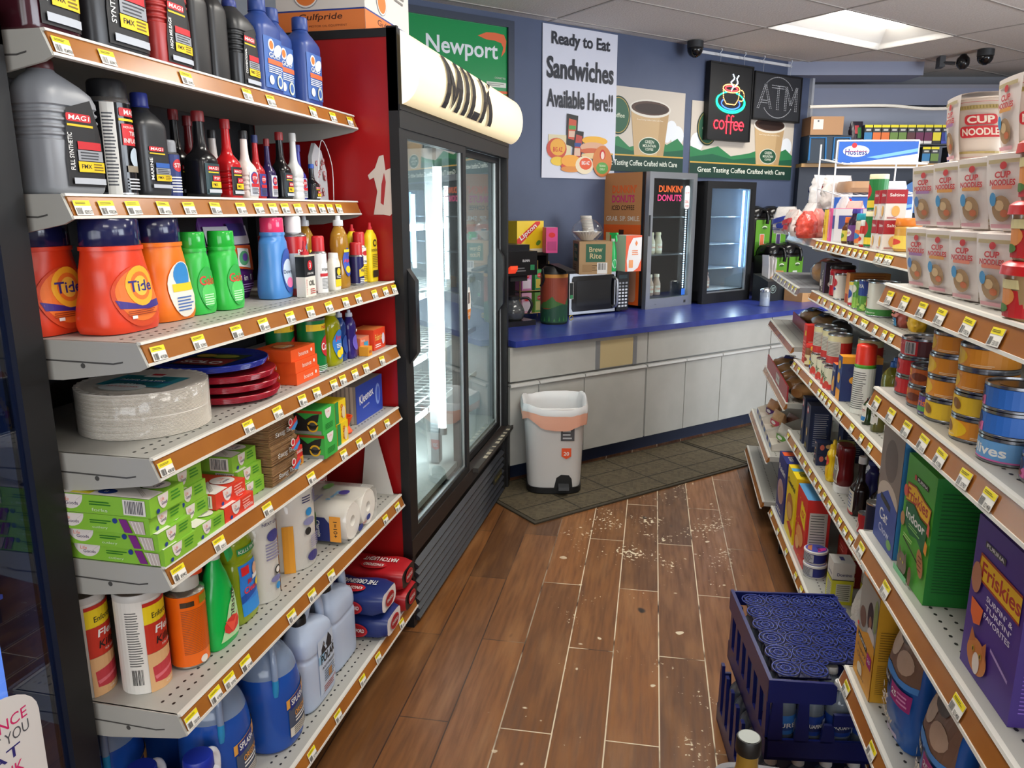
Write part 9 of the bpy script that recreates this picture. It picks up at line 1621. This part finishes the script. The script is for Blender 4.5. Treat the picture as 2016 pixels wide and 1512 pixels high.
for i in range(3): q=crp(.092+i*.065,.037,0);dup(w1,(q[0],q[1],.0095),CA,'water bottle in the lower crate, near side, %s from the aisle'%rc_[i+1])
# clear tray of cans and a black-capped bottle on a floor case
t=T('drink_case_box','cardboard drink case on the floor carrying the can tray','box',(.295,1.30,0),0);m=MB();m.box(-.19,-.17,0,.11,.17,.24,'b08a5a');m.build('carton',t);m=MB();ink=Ink(m,flatP((-.19,0,0),(0,-1,0),(0,0,1)));ink.rect(-.17,.05,.17,.2,'a8302a');m.build('printing',t)
t=T('can_tray','clear plastic tray of drink cans at the bottom edge of the picture','tray',(.26,1.30,.241));m=MB();m.loft([(0,.14,.16,6),(.004,.145,.165,6),(.09,.15,.17,6),(.094,.155,.175,6),(.090,.147,.167,6),(.006,.14,.16,6)],M('d0d2d8',.4,0,0,'clear'),36);m.build('tray',t)
def dcan(lab,x,y,c,pr):
 t=T('drink_can',lab,'can',(x,y,.2485),0);r=.033;m=MB();m.loft([(0,r*.8,r*.8),(.008,r,r),(.10,r,r),(.116,r*.84,r*.84)],M(c,.25,.4),30);m.build('can_body',t);m=MB();al=M('c9cbce',.25,.9);m.loft([(.114,r*.85,r*.85),(.119,r*.87,r*.87),(.120,r*.84,r*.84),(.115,r*.78,r*.78),(.1145,.001,.001)],al,30);m.build('can_top',t);m=MB();pr(Ink(m,topP(0,0,.1155)),r);m.torus(0,-.008,.117,.008,.0014,al);m.build('top_print',t)
dcan('drink can with a red mark on its pale lid, beside the black-capped bottle',.245,1.375,'c9cbce',lambda ink,r: (ink.ell(0,0,r*.76,r*.76,'e6e2dc',24),ink.ell(0,0,r*.4,r*.36,'d8402e',16),ink.ell(.0,0,r*.28,r*.22,'e6e2dc',14),ink.rect(-r*.1,-r*.3,r*.1,r*.3,'d8402e')))
dcan('drink can with a pale green-marked lid, beside the red-marked can',.322,1.385,'9fb08a',lambda ink,r: (ink.ell(0,0,r*.76,r*.76,'dfe2dc',24),ink.ell(0,0,r*.3,r*.12,'9ab8a0',14)))
dcan('red drink can at the gondola side of the tray',.39,1.37,'c2202a',lambda ink,r: ink.ell(0,0,r*.76,r*.76,'c2302e',24))
t=T('juice_bottle','amber bottle with a wide black cap at the bottom of the picture','bottle',(.158,1.285,.2485));m=MB();m.loft(cubic([(0,.030,.030),(.006,.034,.034),(.17,.034,.034),(.215,.022,.022),(.235,.0195,.0195),(.27,.0195,.0195)],3),M('b8923a',.6,0,0,'clear'),26);m.build('bottle',t);m=MB();ribbed_cap(m,.0225,.258,.288,M('141310',.45),26);Ink(m,topP(0,0,.288)).ell(0,0,.019,.019,M('8f9490',.4,.3),22);m.build('cap',t)
# ================================================================ FAR BACK: counter shelves seen over the gondola
def FP(u,v,z): return (fp[0]+u*cos(FA)-v*sin(FA),fp[1]+u*sin(FA)+v*cos(FA),z)
t=T('back_shelf_unit','wooden back shelf far behind, carrying rows of small boxes','shelving',FP(0,0,0),FA);m=MB();m.box(-.45,-.02,1.82,2.2,.30,1.85,M('b08850',.5));m.build('shelf_board',t);m=MB();m.box(-.45,.02,0,2.2,.30,1.82,M('2b3240',.6));m.build('cabinet',t);m=MB();m.box(-.42,.28,1.85,2.2,.30,2.33,M('9aa0b0',.7));m.build('back_board',t)
m=MB();m.tube(bez([(-.42,-.02,2.30),(.2,-.02,2.31),(.6,-.02,2.285),(1.2,-.02,2.31),(2.2,-.02,2.32)],6),.013,M('e6e2d8',.5));m.build('trim_rope',t)
carton('shipping_box','brown cardboard box with a white label, far behind at the end of the blue wall',FP(-.28,.06,2.075),.27,.25,.145,'a97c50',FA,side='8a6440',front=lambda ink,w,h: (ink.rect(-w*.42,h*.3,-w*.12,h*.85,'d8d4d0'),ink.rect(-w*.3,h*.7,-w*.25,h*.8,'55555a')))
t=T('plastic_tote','black tote with blue handles under the brown box','tote',FP(-.24,.06,1.851),FA);m=MB();m.box(-.18,-.12,0,.18,.12,.22,'1c2c3c');m.build('body',t)
for x in (-.1,.1): m=MB();m.tube([(x-.07,-.125,.02),(x-.07,-.125,.2),(x+.06,-.125,.2),(x+.07,-.125,.02)],.008,M('2f78b8',.4));m.build('handle',t)
pouch('dark_bag','dark crumpled bag between the brown box and the little boxes',FP(-.0,.03,1.851),.11,.08,.34,'2a2430',FA,crumple=.008,seed=95,prints=lambda ink,w,h: (ink.rect(-w*.2,h*.7,w*.1,h*.9,'a8303a'),ink.rect(0,h*.6,w*.3,h*.85,'2f6a3a')))
cols=[('2a7ab0','4aa8d0'),('e0702a','e0702a'),('e0702a','d8602a'),('6a8a3a','2a2a2c'),('6a8a3a','3a3a3c'),('5a2a2c','8a5a3a'),('6a1c4a','e0dcd8'),('6a1c4a','e0dcd8'),('e8d82a','26241c'),('24308a','3a4ab0'),('26282c','8a8a8c')]
word=('blue','orange','second orange','olive','second olive','brown','plum','second plum','bright yellow','royal blue','charcoal')
for r_,z in ((0,2.012),(1,1.8505)):
 for k,(c,c2) in enumerate(cols):
  if r_==1 and k in (6,9): continue
  cc=c if r_==0 else cols[(k*3+1)%11][0];u=.10+k*.072
  wd=word[k] if r_==0 else word[(k*3+1)%11]
  q=carton('cigar_box',('small %s box, upper row of the far shelf, column %s' if r_==0 else 'small %s box, lower row of the far shelf, column %s')%(wd,'one two three four five six seven eight nine ten eleven'.split()[k]),FP(u,.06,z),.066,.10,.150 if r_==0 else .135,'1e1f22',FA,front=lambda ink,w,h,cc=cc,c2=c2: (ink.rect(-w*.5,h*.15,w*.5,h*.6,cc),ink.rect(-w*.5,h*.86,w*.5,h,'f0e01c'),ink.rect(-w*.3,h*.68,w*.3,h*.78,'c8c8c4'),ink.rect(-w*.5,0,w*.5,h*.14,c2)))
  q['group']='little boxes in two rows on the far shelf'
t=T('box_tier','thin riser between the two rows of little boxes on the far shelf','shelf',FP(0,0,1.988),FA);m=MB();m.box(.05,0,.012,.90,.14,.022,'3a3c42');m.box(.05,.12,-.136,.06,.14,.012,'3a3c42');m.box(.89,.12,-.136,.90,.14,.012,'3a3c42');m.build('riser',t)
t=T('price_disc','round blue price sign half hidden behind the green canisters','sign',FP(.62,-.04,1.58),FA);m=MB();m.prism([(.22*cos(a),.15*sin(a)) for a in [2*pi*i/30 for i in range(30)]],1,0,.01,M('2f6fb8',.4));m.build('disc',t);m=MB();ink=Ink(m,flatP((0,0,0),(1,0,0),(0,0,1)));ink.text('$6',.08,.02,.07,'1c1c1c',.1,.03);m.build('lettering',t)
